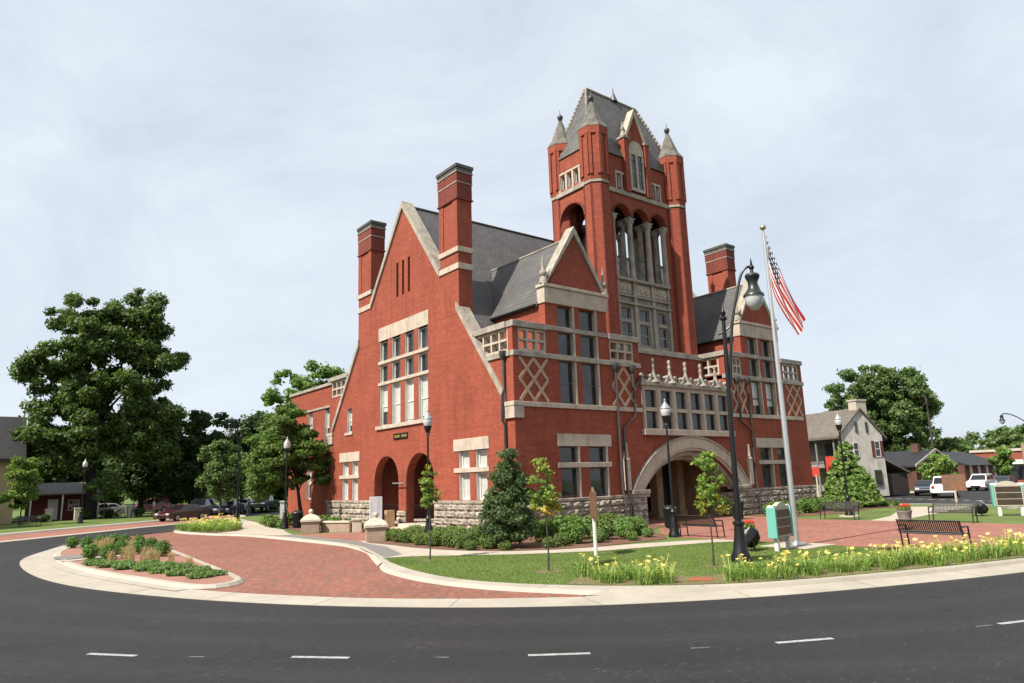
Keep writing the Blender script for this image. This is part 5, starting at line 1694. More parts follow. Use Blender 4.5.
def marker(loc, rz, label, H, w_, h_, mat, pointed):
    t = thing('historical_marker', label, 'sign', loc, rz, 'brown marker plates on posts')
    MB().tube([(0, 0, 0), (0, 0, H - h_ + 0.05)], 0.06, 8).build('post', 'white_paint' if pointed else 'pale_cast', t)
    z0, z1 = H - h_, H - (0.18 if pointed else 0.0)
    P = [(-w_ / 2, -0.04, z0), (w_ / 2, -0.04, z0), (w_ / 2, -0.04, z1)] + ([(0.09, -0.04, z1 + 0.06), (0, -0.04, H), (-0.09, -0.04, z1 + 0.06)] if pointed else []) + [(-w_ / 2, -0.04, z1)]
    MB().prism(P, (0, 0.08, 0)).build('plate', mat, t, bevel=0.008)
    return t
MT['marker_brown'] = simple("marker_brown", (0.20, 0.11, 0.06), 0.5, 0.35, 4, c2=(0.12, 0.06, 0.035))
MT['marker_rust'] = simple("marker_rust", (0.28, 0.10, 0.05), 0.6, 0.4, 5, c2=(0.13, 0.09, 0.06))
marker((-3.72, -8.67, 0), R(55), 'brown historical marker on a white post seen almost edge on', 2.15, 0.95, 1.05, 'marker_brown', True)
marker((24.5, -8.78, 0), R(-64), 'rust brown marker plate on a post beyond the far bench', 2.0, 1.15, 0.9, 'marker_rust', False)

# floodlights on the lawn
MT['flood_glass'] = simple("flood_glass", (0.7, 0.7, 0.68), 0.2)
def flood(loc, rz, label):
    t = thing('flood_light', label, 'floodlight', loc, rz, 'black ground floodlights aimed upward')
    prof = [(0.05, 0.0), (0.22, 0.06), (0.36, 0.24), (0.33, 0.44), (0.28, 0.5)]
    ti = R(48)
    m = MB().lathe(0, 0, prof, 8, R(22.5))
    m.v = [(x, y * math.cos(ti) - (z - 0.2) * math.sin(ti), 0.34 + y * math.sin(ti) + (z - 0.2) * math.cos(ti)) for x, y, z in m.v]
    m.build('housing', 'black_metal', t)
    g = MB().lathe(0, 0, [(0.27, 0.502), (0.27, 0.515)], 8, R(22.5))
    g.v = [(x, y * math.cos(ti) - (z - 0.2) * math.sin(ti), 0.34 + y * math.sin(ti) + (z - 0.2) * math.cos(ti)) for x, y, z in g.v]
    g.build('lens', 'flood_glass', t)
    MB().tube([(-0.3, 0.05, 0.02), (-0.33, 0, 0.35)], 0.03, 6).tube([(0.3, 0.05, 0.02), (0.33, 0, 0.35)], 0.03, 6).box(-0.34, 0.34, -0.1, 0.16, 0, 0.03).build('bracket', 'black_metal', t)
    return t
f0 = flood((0.25, -11.75, 0), R(215), 'black faceted floodlight seen from behind beside the aqua sign board')
dup(f0, (20.3, -11.3, 0), R(45), 'tilted black floodlight with pale lens behind the far bench')

# planters with red flowers
def planter(loc, label, scale=1.0):
    t = thing('flower_planter', label, 'planter', loc, 0, 'stone tubs of red flowers')
    MB().lathe(0, 0, [(0.22, 0), (0.24, 0.04), (0.26, 0.1), (0.31, 0.42), (0.34, 0.46), (0.34, 0.52), (0.29, 0.52), (0.28, 0.46)], 14).build('tub', 'tub_grey', t, smooth=True)
    P, O = blob_points([(0, 0, 0.6, 0.3, 0.3, 0.17)], 420, 0.8)
    np_quads('foliage', leaves(P, O, 0.075), 'leaf_young_plain', t)
    P, O = blob_points([(0.02, 0, 0.68, 0.28, 0.28, 0.16)], 130, 0.3)
    k = P[:, 2] > 0.66
    np_quads('blooms', leaves(P[k], O[k], 0.085, 0.8, 1.1), 'petal_red', t)
    return t
MT['tub_grey'] = stone_mat("tub_stone", (0.34, 0.33, 0.31), (0.2, 0.19, 0.18), 3)
p0 = planter((2.1, -10.3, 0), 'stone tub of red flowers behind the black floodlight')
dup(p0, (14.75, -10.15, 0.01), 0, 'stone tub of red flowers between the two far benches')

# ------------------------------------------------------------------ gate piers, low wall, monuments at the drive
MT['split_stone'] = brick_material("split_face_block", (0.50, 0.36, 0.27), (0.42, 0.30, 0.22), (0.36, 0.28, 0.22), 0.8)
def pier(loc, rz, s, h, label, ballp=True):
    t = thing('gate_pier', label, 'gate pier', loc, rz, 'domed stone gate piers')
    MB().box(-s, s, -s, s, 0, h).build('shaft', 'pale_cast' if False else 'split_stone', t, bevel=0.015)
    c = MB().box(-s - 0.07, s + 0.07, -s - 0.07, s + 0.07, h + 0.001, h + 0.1)
    q = s + 0.05
    c.lathe(0, 0, [(q * 1.41, h + 0.101), (q * 1.22, h + 0.19), (q * 0.85, h + 0.3), (q * 0.4, h + 0.37), (0.1, h + 0.39)], 4, R(45))
    c.build('cap', 'pale_cast', t)
    if ballp:
        MB().lathe(0, 0, [(0.1, h + 0.38), (0.07, h + 0.42)], 10).ball((0, 0, h + 0.53), 0.125, 10).build('ball_finial', 'pale_cast', t, smooth=True)
    return t
pier((-4.45, 12.75, 0.0), R(-24), 0.47, 0.62, 'pink block gate pier with a domed cap beside the low wall')
pier((-5.05, 3.85, 0.0), R(-24), 0.44, 0.62, 'pink block gate pier with a domed cap in front of the white monument')
t = thing('low_wall', 'low pink block wall with a pale coping between the two piers', 'wall', (-3.4, 11.85, 0), math.atan2(-2.3, 1.15))
MB().box(-0.9, 1.05, -0.15, 0.15, 0, 0.5).build('wall', 'split_stone', t)
MB().box(-0.92, 1.07, -0.21, 0.21, 0.501, 0.6).build('coping', 'pale_cast', t, bevel=0.015)
t = thing('wall_end_post', 'short pale stone post ending the low wall', 'post', (-2.75, 10.55, 0), R(-24))
MB().box(-0.25, 0.25, -0.25, 0.25, 0, 0.62).build('shaft', 'pale_cast', t, bevel=0.015)
MB().box(-0.3, 0.3, -0.3, 0.3, 0.621, 0.72).build('cap', 'pale_cast', t, bevel=0.02)
t = thing('stone_monument', 'tall white stone monument slab behind the gate pier', 'monument', (-3.4, 7.1, 0), R(-24))
MB().box(-0.3, 0.3, -0.24, 0.24, 0.2, 1.88).build('slab', 'marble', t, bevel=0.012)
MB().box(-0.42, 0.42, -0.34, 0.34, 0.0, 0.2).build('base', 'marble', t, bevel=0.012)
t = thing('plaque_pedestal', 'small sandstone pedestal with a bronze plaque near the arches', 'pedestal', (-0.85, 10.45, 0), R(-12))
MB().box(-0.24, 0.24, -0.2, 0.2, 0, 1.06).build('block', 'sandstone', t, bevel=0.012)
MB().box(-0.25, -0.241, -0.12, 0.12, 0.55, 0.85).build('plaque', simple("bronze", (0.11, 0.1, 0.09), 0.4, 0.2, 5, 0.5), t)
t = thing('stone_post', 'pale grey stone post standing by the lamp at the brick drive', 'post', (-2.9, 21.2, 0), R(-20))
MB().box(-0.2, 0.2, -0.2, 0.2, 0, 1.55).build('shaft', 'marble', t, bevel=0.02)
MB().box(-0.25, 0.25, -0.25, 0.25, 1.55, 1.65).build('cap', 'marble', t, bevel=0.02)

# ------------------------------------------------------------------ trees
def trunkp(h, r, lean=(0, 0), n=5):
    return [(lean[0] * (k / n) ** 1.5 + 0.02 * math.sin(k * 2.1) * h * 0.3, lean[1] * (k / n) ** 1.5 + 0.02 * math.cos(k * 1.7) * h * 0.2, h * k / n) for k in range(n + 1)], [r * (1.35 if k == 0 else 1.0) * (1 - 0.6 * k / n) for k in range(n + 1)]
big_maple = tree('maple_tree', 'huge dark green maple towering over the street lamp on the left', (-8.9, 60.7, 0),
     [(3.0, -.3, 19.6, 3.4, 3.4, 3.8), (-2.4, 0, 18.6, 3.0, 3.2, 3.6), (6.0, 0, 16.0, 3.4, 3.4, 2.8), (-4.0, 0, 13.2, 3.3, 3.5, 4.0), (0.8, 0, 12.4, 5.6, 5, 5.6), (4.6, -.5, 8.6, 4.0, 4, 3.7), (-2.6, -1, 7.8, 3.7, 3.5, 3.4)],
     290, (0.45, 1.1), 110000, 0.25, 'leaf_maple', trunkp(12, 0.62), limbs=16, bark='bark_dark')
big_maple.scale = (0.98, 1, 1.06)
tree('dark_tree', 'dark broad tree behind the parked maroon sedan', (2.4, 63.5, 0),
     [(0, 0, 8.2, 3.4, 3.4, 4.2), (-.8, 0, 5.0, 3.6, 3.5, 2.6), (1.2, 0, 6, 3.4, 3, 3)], 120, (0.5, 1.0), 20000, 0.3, 'leaf_dark', trunkp(6, 0.35), limbs=6, bark='bark_dark')
tree('dark_tree', 'dark tree filling the gap right of the huge maple', (-2.4, 70, 0),
     [(0, 0, 7.0, 4.2, 3.4, 4.4), (1.5, 0, 5, 4, 3.5, 3)], 110, (0.6, 1.1), 18000, 0.32, 'leaf_dark', trunkp(6, 0.35), limbs=6, bark='bark_dark')
tree('street_tree', 'mid green round tree behind the two distant crook lamps', (6.2, 59.5, 0),
     [(0, 0, 7.4, 2.7, 2.7, 3.2), (-.8, 0, 5.2, 2.6, 2.6, 2.2)], 80, (0.4, 0.8), 14000, 0.26, 'leaf_dark', trunkp(5.5, 0.22), limbs=6)
tree('street_tree', 'dull green tree standing behind the round tree at the far street', (12, 70, 0),
     [(0, 0, 7.6, 4.2, 3.4, 4.2)], 40, (0.8, 1.2), 8000, 0.36, 'leaf_dark', trunkp(5.5, 0.25), limbs=4)
tree('street_tree', 'light green low tree above the dark parked cars', (1.9, 52.5, 0),
     [(0, 0, 5.0, 2.2, 2.2, 2.4), (0.6, 0, 3.4, 1.9, 2, 1.5)], 60, (0.35, 0.65), 9000, 0.22, 'leaf_mid', trunkp(3.5, 0.13), limbs=6)
sx_, sy_ = 0.93, -0.365
tree('leafy_tree', 'large bright green leafy tree growing against the brick wing', (-1.5, 21.6, 0),
     [(-1.3 * sx_, -1.3 * sy_, 6.5, 1.3, 1.5, 1.75), (-1.9 * sx_, -1.9 * sy_, 5.0, 1.5, 1.6, 2.1), (-1.2 * sx_, -1.2 * sy_, 4.4, 2.3, 2.2, 1.8), (-.2 * sx_, .2, 5.2, 1.6, 1.6, 1.6), (0.85 * sx_, 0.85 * sy_, 4.0, 1.25, 1.2, 1.3), (-2.3 * sx_, -2.3 * sy_, 3.2, 1.0, 1.3, 1.2)],
     210, (0.25, 0.58), 58000, 0.14, 'leaf_wing', trunkp(3.6, 0.16, (-0.5, 0.2)), limbs=12, bark='bark_dark', squash=0.6)
tree('tall_tree', 'tall pale green tree rising behind the brick wing', (14.4, 61, 0),
     [(-2.2, 0.8, 14.0, 2.6, 2.6, 3.2), (0.6, 0, 15.0, 2.6, 2.6, 3.4), (2.8, -.5, 14.5, 2.2, 2.6, 3.2), (0, 0, 9, 4, 3, 4)], 130, (0.45, 0.9), 19000, 0.3, 'leaf_green', trunkp(12, 0.3), limbs=8)
tree('young_tree', 'yellow green young tree on the lawn before the tan house', (-15.35, 50.3, 0),
     [(0, 0, 4.1, 1.15, 1.1, 1.9), (-.2, 0, 2.7, 1.35, 1.2, 1.1)], 50, (0.2, 0.45), 7000, 0.16, 'leaf_young_plain', trunkp(2.6, 0.07), limbs=6)
tree('young_tree', 'small dark young tree in the shade under the maple', (-8.0, 57.3, 0),
     [(0, 0, 3.3, 1.3, 1.2, 1.3)], 18, (0.35, 0.6), 3000, 0.22, 'leaf_mid', trunkp(2.6, 0.07), limbs=5)
# plaza saplings
tree('sapling', 'slim sapling with sparse green crown at the left end of the lawn', (-7.66, -5.06, 0),
     [(0, 0, 2.35, 0.27, 0.27, 0.62), (0, 0, 1.95, 0.34, 0.32, 0.36)], 26, (0.06, 0.14), 750, 0.07, 'leaf_young', trunkp(2.2, 0.024), limbs=9, cat='sapling')
tree('sapling', 'sapling with orange tipped crown in front of the dark holly', (-7.12, -10.31, 0),
     [(0, 0, 2.75, 0.32, 0.32, 0.36), (-0.02, 0, 2.2, 0.44, 0.42, 0.5), (0.05, 0, 1.85, 0.42, 0.4, 0.3)], 46, (0.06, 0.15), 1700, 0.07, 'leaf_young', trunkp(2.3, 0.026), limbs=10, cat='sapling')
tree('sapling', 'sapling with yellow tipped crown between the bench and tall crook lamp', (-3.66, -13.12, 0),
     [(0, 0, 2.65, 0.28, 0.3, 0.4), (0.0, 0, 2.15, 0.46, 0.44, 0.5), (0.05, 0, 1.75, 0.52, 0.5, 0.34)], 50, (0.06, 0.15), 1750, 0.07, 'leaf_young', trunkp(2.3, 0.026), limbs=10, cat='sapling')
for (x, y) in ((-7.66, -5.06), (-7.12, -10.31), (-3.66, -13.12)):
    ring = [(x + (0.42 + 0.12 * math.sin(5 * k)) * math.cos(k * math.pi / 8), y + (0.42 + 0.12 * math.cos(3 * k)) * math.sin(k * math.pi / 8)) for k in range(16)]
    struct('bare_soil_ring', sheet(MB(), ring, 0.006), 'dirt', recalc=False)
# dark holly at the corner
hm = [(0, 0, 0.95, 1.1, 1.05, 0.75), (0.05, 0, 1.7, 0.9, 0.9, 0.8), (-0.05, 0, 2.5, 0.62, 0.62, 0.75), (0, 0, 3.15, 0.34, 0.34, 0.5)]
tree('holly_tree', 'dense dark cone shaped holly at the corner of the courthouse', (-3.62, -4.05, 0), hm, 300, (0.1, 0.22), 24000, 0.07, 'needle', trunkp(2.6, 0.07), limbs=12, squash=0.8)
# layered conifer by the right-hand lamp
cm = []
for k in range(13):
    z = 0.35 + k * 0.32
    rr0 = 1.95 * (1 - k / 13.6) ** 0.85 + 0.05
    for j in range(max(3, int(9 * (1 - k / 15)))):
        an = j * 2.399 + k
        cm.append((rr0 * 0.62 * math.cos(an), rr0 * 0.62 * math.sin(an), z + 0.1 * math.sin(an * 3), rr0 * 0.42, rr0 * 0.42, 0.2))
t = thing('conifer_tree', 'young layered green conifer between the bench and the old stone inn', 'tree', (27.6, -1.2, 0))
P, O = blob_points(cm, 15000, 0.6)
np_quads('crown', leaves(P, O, 0.14, 0.2, 2.2), 'conifer', t)
MB().tube([(0, 0, 0), (0, 0, 4.6)], [0.12, 0.02], 8).build('trunk', 'bark', t)
# right background
tree('old_tree', 'great spreading green tree behind the old stone inn', (93, 24.8, 0),
     [(-3.0, 3.0, 12.5, 5.0, 4.5, 5.0), (2.0, -1.6, 13.2, 3.9, 3.6, 4.6), (-5.0, 4.2, 8.2, 3.6, 3.6, 4), (3.4, -3.0, 8.6, 3.6, 3.4, 4.4), (-0.5, 0.5, 8, 5, 5, 5), (-1.4, 1, 15.6, 3.0, 3, 2.9), (4.6, -3.6, 12.4, 2.2, 2, 2.2)],
     330, (0.5, 1.1), 75000, 0.31, 'leaf_mid', trunkp(9, 0.6), limbs=12)
for loc, h, rd, mat, lab in (((104, 20, 0), 6.8, 3.2, 'leaf_mid', 'small rounded tree beyond the dark roofed house'), ((125, 21, 0), 8.2, 6.5, 'leaf_mid', 'broad hazy green tree far behind the brick store'),
                             ((112, 13.5, 0), 8.4, 4.4, 'leaf_mid', 'green tree at the far right edge behind the brick store'), ((119, 8, 0), 7.6, 4, 'leaf_green', 'light green tree behind the blue and green sign')):
    tree('distant_tree', lab, loc, [(0, 0, h * 0.62, rd, rd, h * 0.38)], 70, (0.5, 1.0), 10000, 0.36, mat, trunkp(h * 0.5, 0.2), limbs=3)
tree('street_tree', 'small yellow green tree in front of the dark brown gabled house', (66.0, 7.6, 0), [(0, 0, 2.5, 1.15, 1.1, 1.3)], 16, (0.35, 0.6), 2600, 0.22, 'leaf_young_plain', trunkp(2, 0.07), limbs=4)
tree('street_tree', 'small green tree in front of the brick store', (78.0, 5.6, 0), [(0, 0, 2.9, 1.3, 1.2, 1.5)], 16, (0.35, 0.6), 2600, 0.24, 'leaf_green', trunkp(2, 0.07), limbs=4)
tree('ivy_column', 'narrow ivy covered post beside the dark low house', (64.5, 8.9, 0), [(0, 0, 1.5, 0.42, 0.42, 1.5)], 14, (0.25, 0.4), 1600, 0.18, 'leaf_young_plain', trunkp(2.4, 0.1), limbs=2, cat='plant')

# far-off wood that closes the horizon
P = []
for k in range(420):
    an = rng.uniform(R(-20), R(140))
    d = rng.uniform(170, 240)
    h = rng.uniform(5, 10)
    c = np.array([cam.location.x + d * math.cos(an), cam.location.y + d * math.sin(an), h * 0.5])
    P.append((*c, rng.uniform(4, 7), rng.uniform(4, 7), h * 0.5))
C_, O_ = blob_points(P, 42000, 0.6)
tag(np_quads('distant_treeline', leaves(C_, O_, 1.3), 'leaf_mid'), 'far belt of trees along the horizon behind the houses', 'treeline', None, 'stuff')

# ------------------------------------------------------------------ shrubs
def shrub_proto(name, ells, n, size, mat, stems=True):
    P, O = blob_points(ells, n, 0.5, 0.13)
    o = np_quads(name, leaves(P, O, size), mat)
    return o
def shrubs(name, protos, spots, cat, group, lab):
    for i, (x, y, s) in enumerate(spots):
        p = protos[i % len(protos)]
        if not p.get('_used'):
            o = p
            p['_used'] = 1
        else:
            o = p.copy()
            col.objects.link(o)
        o.location = (x, y, 0.0)
        o.rotation_euler = (0, 0, i * 2.1)
        o.scale = (s, s, s)
        tag(o, lab, cat, group)
def bumpy(rad, h, k, seed):
    rg = random.Random(seed)
    return [(rg.uniform(-.55, .55) * rad, rg.uniform(-.55, .55) * rad, h * rg.uniform(0.42, 0.66), rad * rg.uniform(.34, .55), rad * rg.uniform(.34, .55), h * rg.uniform(.3, .42)) for _ in range(k)] + [(0, 0, h * .45, rad * .8, rad * .8, h * .5)]
hp = [shrub_proto('hedge_shrub', bumpy(0.62, 0.85, 9, s), 3000, 0.075, 'shrub') for s in range(3)]
hedge = [(-4.6, 3.3, 0.9), (-4.7, 2.3, 0.95), (-4.75, 1.6, 0.9), (-5.0, 0.1, 0.85), (-4.95, -0.9, 1.0), (-4.75, -1.9, 1.05), (-4.85, -2.8, 1.0), (-4.35, -3.75, 0.9),
         (-3.8, 2.8, 1.05), (-3.9, 1.7, 1.1), (-3.8, 0.3, 1.1), (-3.9, -0.9, 1.15), (-3.7, -2.0, 1.1), (-2.7, 1.2, 1.0), (-2.6, -0.4, 1.05), (-2.5, -1.8, 1.1), (-5.0, -3.5, 0.6), (-4.3, -4.6, 0.55)]
hedge = [(x, y, q * 0.72) for x, y, q in hedge]
shrubs('hedge_shrub', hp, hedge, 'shrub', 'hedge shrubs below the gable', 'round green shrub in the hedge below the sunlit gable')
bp_ = [shrub_proto('front_shrub', bumpy(0.6, 0.9, 8, 20 + s), 2400, 0.085, ('shrub', 'leaf_green', 'juniper')[s]) for s in range(3)]
fr_ = [(-2.2, -5.3, 0.55), (-1.2, -4.9, 0.85), (-0.4, -5.4, 0.6), (0.5, -4.7, 0.9), (1.3, -5.3, 0.65), (2.2, -4.3, 0.9), (3.0, -4.4, 0.75), (3.7, -3.6, 0.8), (4.6, -2.7, 0.75), (5.4, -2.3, 0.6), (0.0, -3.4, 1.1), (1.5, -3.2, 1.05), (3.0, -2.6, 1.0), (-1.2, -3.2, 1.0), (4.6, -1.6, 0.8), (-2.9, -5.4, 0.45), (0.9, -6.0, 0.4), (2.4, -5.4, 0.45)]
shrubs('front_shrub', bp_, fr_, 'shrub', 'shrubs below the shaded front', 'loose green shrub in the bed below the shaded front wall')
rb = [shrub_proto('bed_shrub', bumpy(0.6, 0.8, 7, 40 + s), 1500, 0.1, ('leaf_green', 'shrub')[s]) for s in range(2)]
rsp = [(17.6, -1.6, 1.0), (18.8, -1.9, 1.0), (20.2, -2.2, 1.05), (21.6, -1.8, 1.1), (23, -2.0, 1.0), (24.4, -1.2, 1.0), (22.2, -3.2, 0.7), (25, -2.8, 0.7), (28.8, -2.8, 0.6), (29.6, -1.6, 0.6), (17.4, -2.8, 0.7), (30, -3, 0.5)]
shrubs('bed_shrub', rb, rsp, 'shrub', 'shrubs beside the right end of the courthouse', 'green shrub in the bed right of the courthouse')
sb_ = [shrub_proto('side_shrub', bumpy(0.55, 0.7, 7, 60 + s), 1500, 0.09, ('shrub', 'leaf_green')[s]) for s in range(2)]
ssp = [(-3.2, 15.4, 0.8), (-2.4, 13.6, 0.8), (-1.8, 12.4, 0.7), (-1.2, 17.0, 0.9), (-1.0, 19, 1.0), (-3.5, 19.6, 0.8), (-3.6, 20.8, 0.9), (-3.3, 22.4, 1.0), (-2.9, 24, 1.0), (-2.6, 25.4, 1.0), (-0.9, 14.9, 0.8), (-1.4, 24.8, 1.1)]
shrubs('side_shrub', sb_, ssp, 'shrub', 'shrubs beside the brick wing', 'low green shrub by the lamp post and leafy tree')
bx = [shrub_proto('boxwood_ball', [(0, 0, 0.3, 0.32, 0.32, 0.3), (0.05, 0.03, 0.36, 0.28, 0.28, 0.26)], 1500, 0.05, 'shrub_dark')]
bsp = [(-15.45, 14.2, 1.0), (-15.0, 12.9, 1.05), (-14.3, 14.2, 1.0), (-13.7, 14.4, 1.0), (-13.4, 13.2, 1.0), (-13.1, 11.8, 1.0), (-15.7, 6.6, 1.1), (-15.2, 5.7, 1.1), (-14.55, 7.6, 1.05), (-13.9, 7.2, 1.1), (-13.45, 5.2, 1.15), (-13.1, 9.2, 1.0)]
bsp = [(x, y, q * 0.84) for x, y, q in bsp]
shrubs('boxwood_ball', bx, bsp, 'shrub', 'clipped round boxwoods on the planted island', 'clipped round boxwood on the planted island')
jp = [shrub_proto('ground_cover_plant', bumpy(0.6, 0.28, 7, 80 + s), 1300, 0.08, 'juniper') for s in range(2)]
jsp = [(-15.9, 3.9, 0.9), (-15.6, 2.6, 0.95), (-15.35, 1.3, 0.95), (-15.0, 0.2, 0.9), (-14.8, -1.0, 0.9), (-14.55, -2.2, 0.9), (-14.3, -3.4, 0.8), (-14.35, 0.6, 0.9), (-14.1, -0.8, 0.9), (-13.95, -2.2, 0.85), (-14.6, 1.9, 0.8), (-15.1, 3.0, 0.7), (-13.8, -3.2, 0.7)]
jsp = [(x, y, q * 0.8) for x, y, q in jsp]
shrubs('ground_cover_plant', jp, jsp, 'plant', 'low spreading plants on the planted island', 'low spreading juniper on the planted island')

def blades(n, h, spread, lean, wd):
    an = rng.uniform(0, 2 * np.pi, n)
    r0 = spread * np.sqrt(rng.random(n))
    b = np.stack([r0 * np.cos(an), r0 * np.sin(an), np.zeros(n)], 1)
    d = rng.uniform(0, 2 * np.pi, n)
    hh = h * rng.uniform(0.6, 1.1, n)
    L = lean * hh * rng.uniform(0.3, 1.2, n)
    m1 = b + np.stack([np.cos(d) * L * 0.35, np.sin(d) * L * 0.35, hh * 0.7], 1)
    tp = b + np.stack([np.cos(d) * L, np.sin(d) * L, hh * rng.uniform(0.75, 1.0, n)], 1)
    s = np.stack([-np.sin(d), np.cos(d), np.zeros(n)], 1) * wd
    return np.concatenate([np.stack([b - s * .6, b + s * .6, m1 + s, m1 - s], 1), np.stack([m1 - s, m1 + s, tp + s * .08, tp - s * .08], 1)])
tg = [np_quads('dry_grass_tuft', blades(70, 0.5, 0.14, 0.45, 0.006), 'dry_grass') for _ in range(2)]
tsp = [(-15.3, 4.7, 0.9), (-14.75, 5.3, 1.1), (-14.8, 3.9, 1.0), (-14.6, 2.6, 1.0), (-14.1, 4.0, 1.1), (-14.2, 12.4, 1.1), (-15.2, 8.6, 0.9), (-14.2, 2.6, 1.0), (-14.4, 6.2, 1.0), (-14.0, 9.0, 1.2), (-13.9, 6.2, 0.9), (-14.9, 10.8, 1.2), (-14.5, 11.6, 1.2), (-13.75, 2.4, 0.8), (-13.7, 0.2, 0.8)]
shrubs('dry_grass_tuft', tg, tsp, 'grass tuft', 'tan grass tufts on the planted island', 'tan dry grass tuft on the planted island')

# ------------------------------------------------------------------ day lilies
def lily_proto(k):
    t = thing('daylily_clump', 'clump of yellow daylilies in the bed along the kerb', 'flowers', (0, 0, -5), 0, 'yellow daylilies along the kerb')
    np_quads('foliage', blades(85, 0.36, 0.2, 0.9, 0.010), 'lilyleaf', t)
    Q = []
    nf = [2, 4, 1, 3, 5][k]
    for _ in range(nf):
        c = np.array([rng.uniform(-.26, .26), rng.uniform(-.26, .26), rng.uniform(0.32, 0.5)])
        b = np.array([c[0] * .3, c[1] * .3, 0.05])
        s = np.array([0.005, 0.0, 0])
        Q.append(np.array([b - s, b + s, c + s, c - s]))
        F = rng.uniform(0, 6.28)
        tilt = np.array([rng.normal(0, .5), rng.normal(0, .5), 1.0]); tilt /= np.linalg.norm(tilt)
        for j in range(6):
            a = F + j * math.pi / 3
            o_ = np.array([math.cos(a), math.sin(a), 0]) ; o_ = o_ - tilt * (o_ @ tilt); o_ /= np.linalg.norm(o_)
            w2 = np.cross(tilt, o_) * 0.015
            Q.append(np.array([c, c + o_ * .032 + tilt * .026 + w2, c + o_ * .062 + tilt * .024, c + o_ * .032 + tilt * .026 - w2]))
    np_quads('flowers', np.array(Q), 'petal', t)
    return t
protos = [lily_proto(k) for k in range(5)]
used = set()
def put_lily(x, y, s, label=None, group=None):
    k = int(rng.integers(5))
    if k not in used:
        used.add(k)
        o = protos[k]
        o.location = (x, y, 0.0)
        o.rotation_euler = (0, 0, rng.uniform(0, 6.28))
        o.scale = (s, s, s)
    else:
        o = dup(protos[k], (x, y, 0.0), rng.uniform(0, 6.28), None, None, s)
    if label:
        o['label'] = label
        o['group'] = group
fl_line = sel[::1]
cnt = 0
rows = [(0.42, 0.42), (0.85, 0.45), (1.25, 0.52)]
for off, step in rows:
    q = resample(offset_line(sel, off), max(2, int(np.linalg.norm(np.diff(offset_line(sel, off), axis=0), axis=1).sum() / step)))
    for p in q:
        x, y = p + rng.normal(0, 0.14, 2)
        if (x + 6.0) ** 2 + (y + 14.45) ** 2 < 0.75 ** 2 or -6.35 < x < -5.35 and off < 1.0 and y > -15:
            continue
        if x < -7.9 or x > 10.5 or ((x + 4.08) ** 2 + (y + 14.28) ** 2) < 0.2:
            continue
        if off > 1.0 and x < -5 and rng.random() < 0.35:
            continue
        put_lily(x, y, rng.uniform(0.75, 1.2))
        cnt += 1
yl = [(-8.2, 24.3), (-8.1, 23.4), (-8.15, 22.5), (-7.9, 21.6), (-7.8, 20.6), (-7.4, 19.6), (-7.6, 24.6), (-7.4, 23.2), (-7.3, 22.0), (-7.0, 20.8), (-7.5, 25.6), (-6.9, 24.6), (-6.7, 22.9), (-6.4, 21.6), (-6.3, 20.4), (-6.9, 26.6), (-6.3, 25.8), (-6.0, 24.2), (-5.8, 22.8), (-5.6, 27.0), (-5.3, 25.4), (-5.2, 24.0), (-5.0, 28.2), (-5.9, 28.3), (-6.6, 19.9), (-5.7, 21.7), (-4.9, 26.7), (-4.4, 29.6), (-8.3, 25.0), (-8.35, 23.9), (-7.9, 22.9), (-8.2, 22.0), (-7.9, 24.0), (-7.6, 21.4)]
for x, y in yl:
    put_lily(x, y, rng.uniform(1.25, 1.6), 'tall clump of yellow lilies in the corner bed beside the drive', 'yellow lilies in the corner bed')

# ------------------------------------------------------------------ mown grass near the camera
def inpoly(P, poly):
    poly = np.array(poly)
    x, y = P[:, 0], P[:, 1]
    r_ = np.zeros(len(P), bool)
    n = len(poly)
    for i in range(n):
        x0, y0 = poly[i]
        x1, y1 = poly[(i + 1) % n]
        c = ((y0 > y) != (y1 > y))
        xx = (x1 - x0) * (y - y0) / (y1 - y0 + 1e-12) + x0
        r_ ^= c & (x < xx)
    return r_
near_lawn = [tuple(p) for p in LAWN[:70]] + [(2.9, -17.4), (2.9, -9.6), (1.8, -9.0), (-0.45, -8.35), (-2.7, -7.75), (-4.85, -6.35), (-6.6, -4.55), (-7.55, -3.6)]
P = np.stack([rng.uniform(-9.8, 3, 170000), rng.uniform(-18.3, -3, 170000)], 1)
P = P[inpoly(P, near_lawn)]
n = len(P)
d = rng.uniform(0, 2 * np.pi, n)
h = rng.uniform(0.02, 0.055, n)
b = np.c_[P, np.full(n, 0.0)]
s = np.c_[np.cos(d), np.sin(d), np.zeros(n)] * 0.007
tp = b + np.c_[rng.normal(0, 0.02, n), rng.normal(0, 0.02, n), h]
tag(np_quads('mown_grass', np.stack([b - s, b + s, tp], 1), 'blade'), 'short mown grass of the front lawn', 'grass', None, 'stuff')

# ------------------------------------------------------------------ surrounding houses
def wpart(name, mb, mat, root, parent=None, **k):
    return mb.build(name, mat, parent or root, **k)
MT['stucco_tan'] = simple("tan_render", (0.36, 0.27, 0.16), 0.9, 0.15, 1.5)
MT['barn_red'] = simple("dark_red_boards", (0.17, 0.03, 0.028), 0.8, 0.25, 2)
MT['whitewash'] = stone_mat("whitewashed_stone", (0.74, 0.69, 0.60), (0.54, 0.50, 0.43), 1.6, 0.3, 0.55)
MT['grey_stone_wall'] = stone_mat("grey_stone_wall", (0.36, 0.34, 0.31), (0.2, 0.19, 0.175), 2.0)
MT['brown_brick'] = brick_material("brown_brick", (0.16, 0.07, 0.05), (0.12, 0.055, 0.042), (0.16, 0.1, 0.08))
MT['store_brick'] = brick_material("store_brick", (0.36, 0.10, 0.06), (0.28, 0.08, 0.05), (0.3, 0.13, 0.1))
MT['shutter'] = simple("dark_shutter", (0.02, 0.022, 0.02), 0.6)
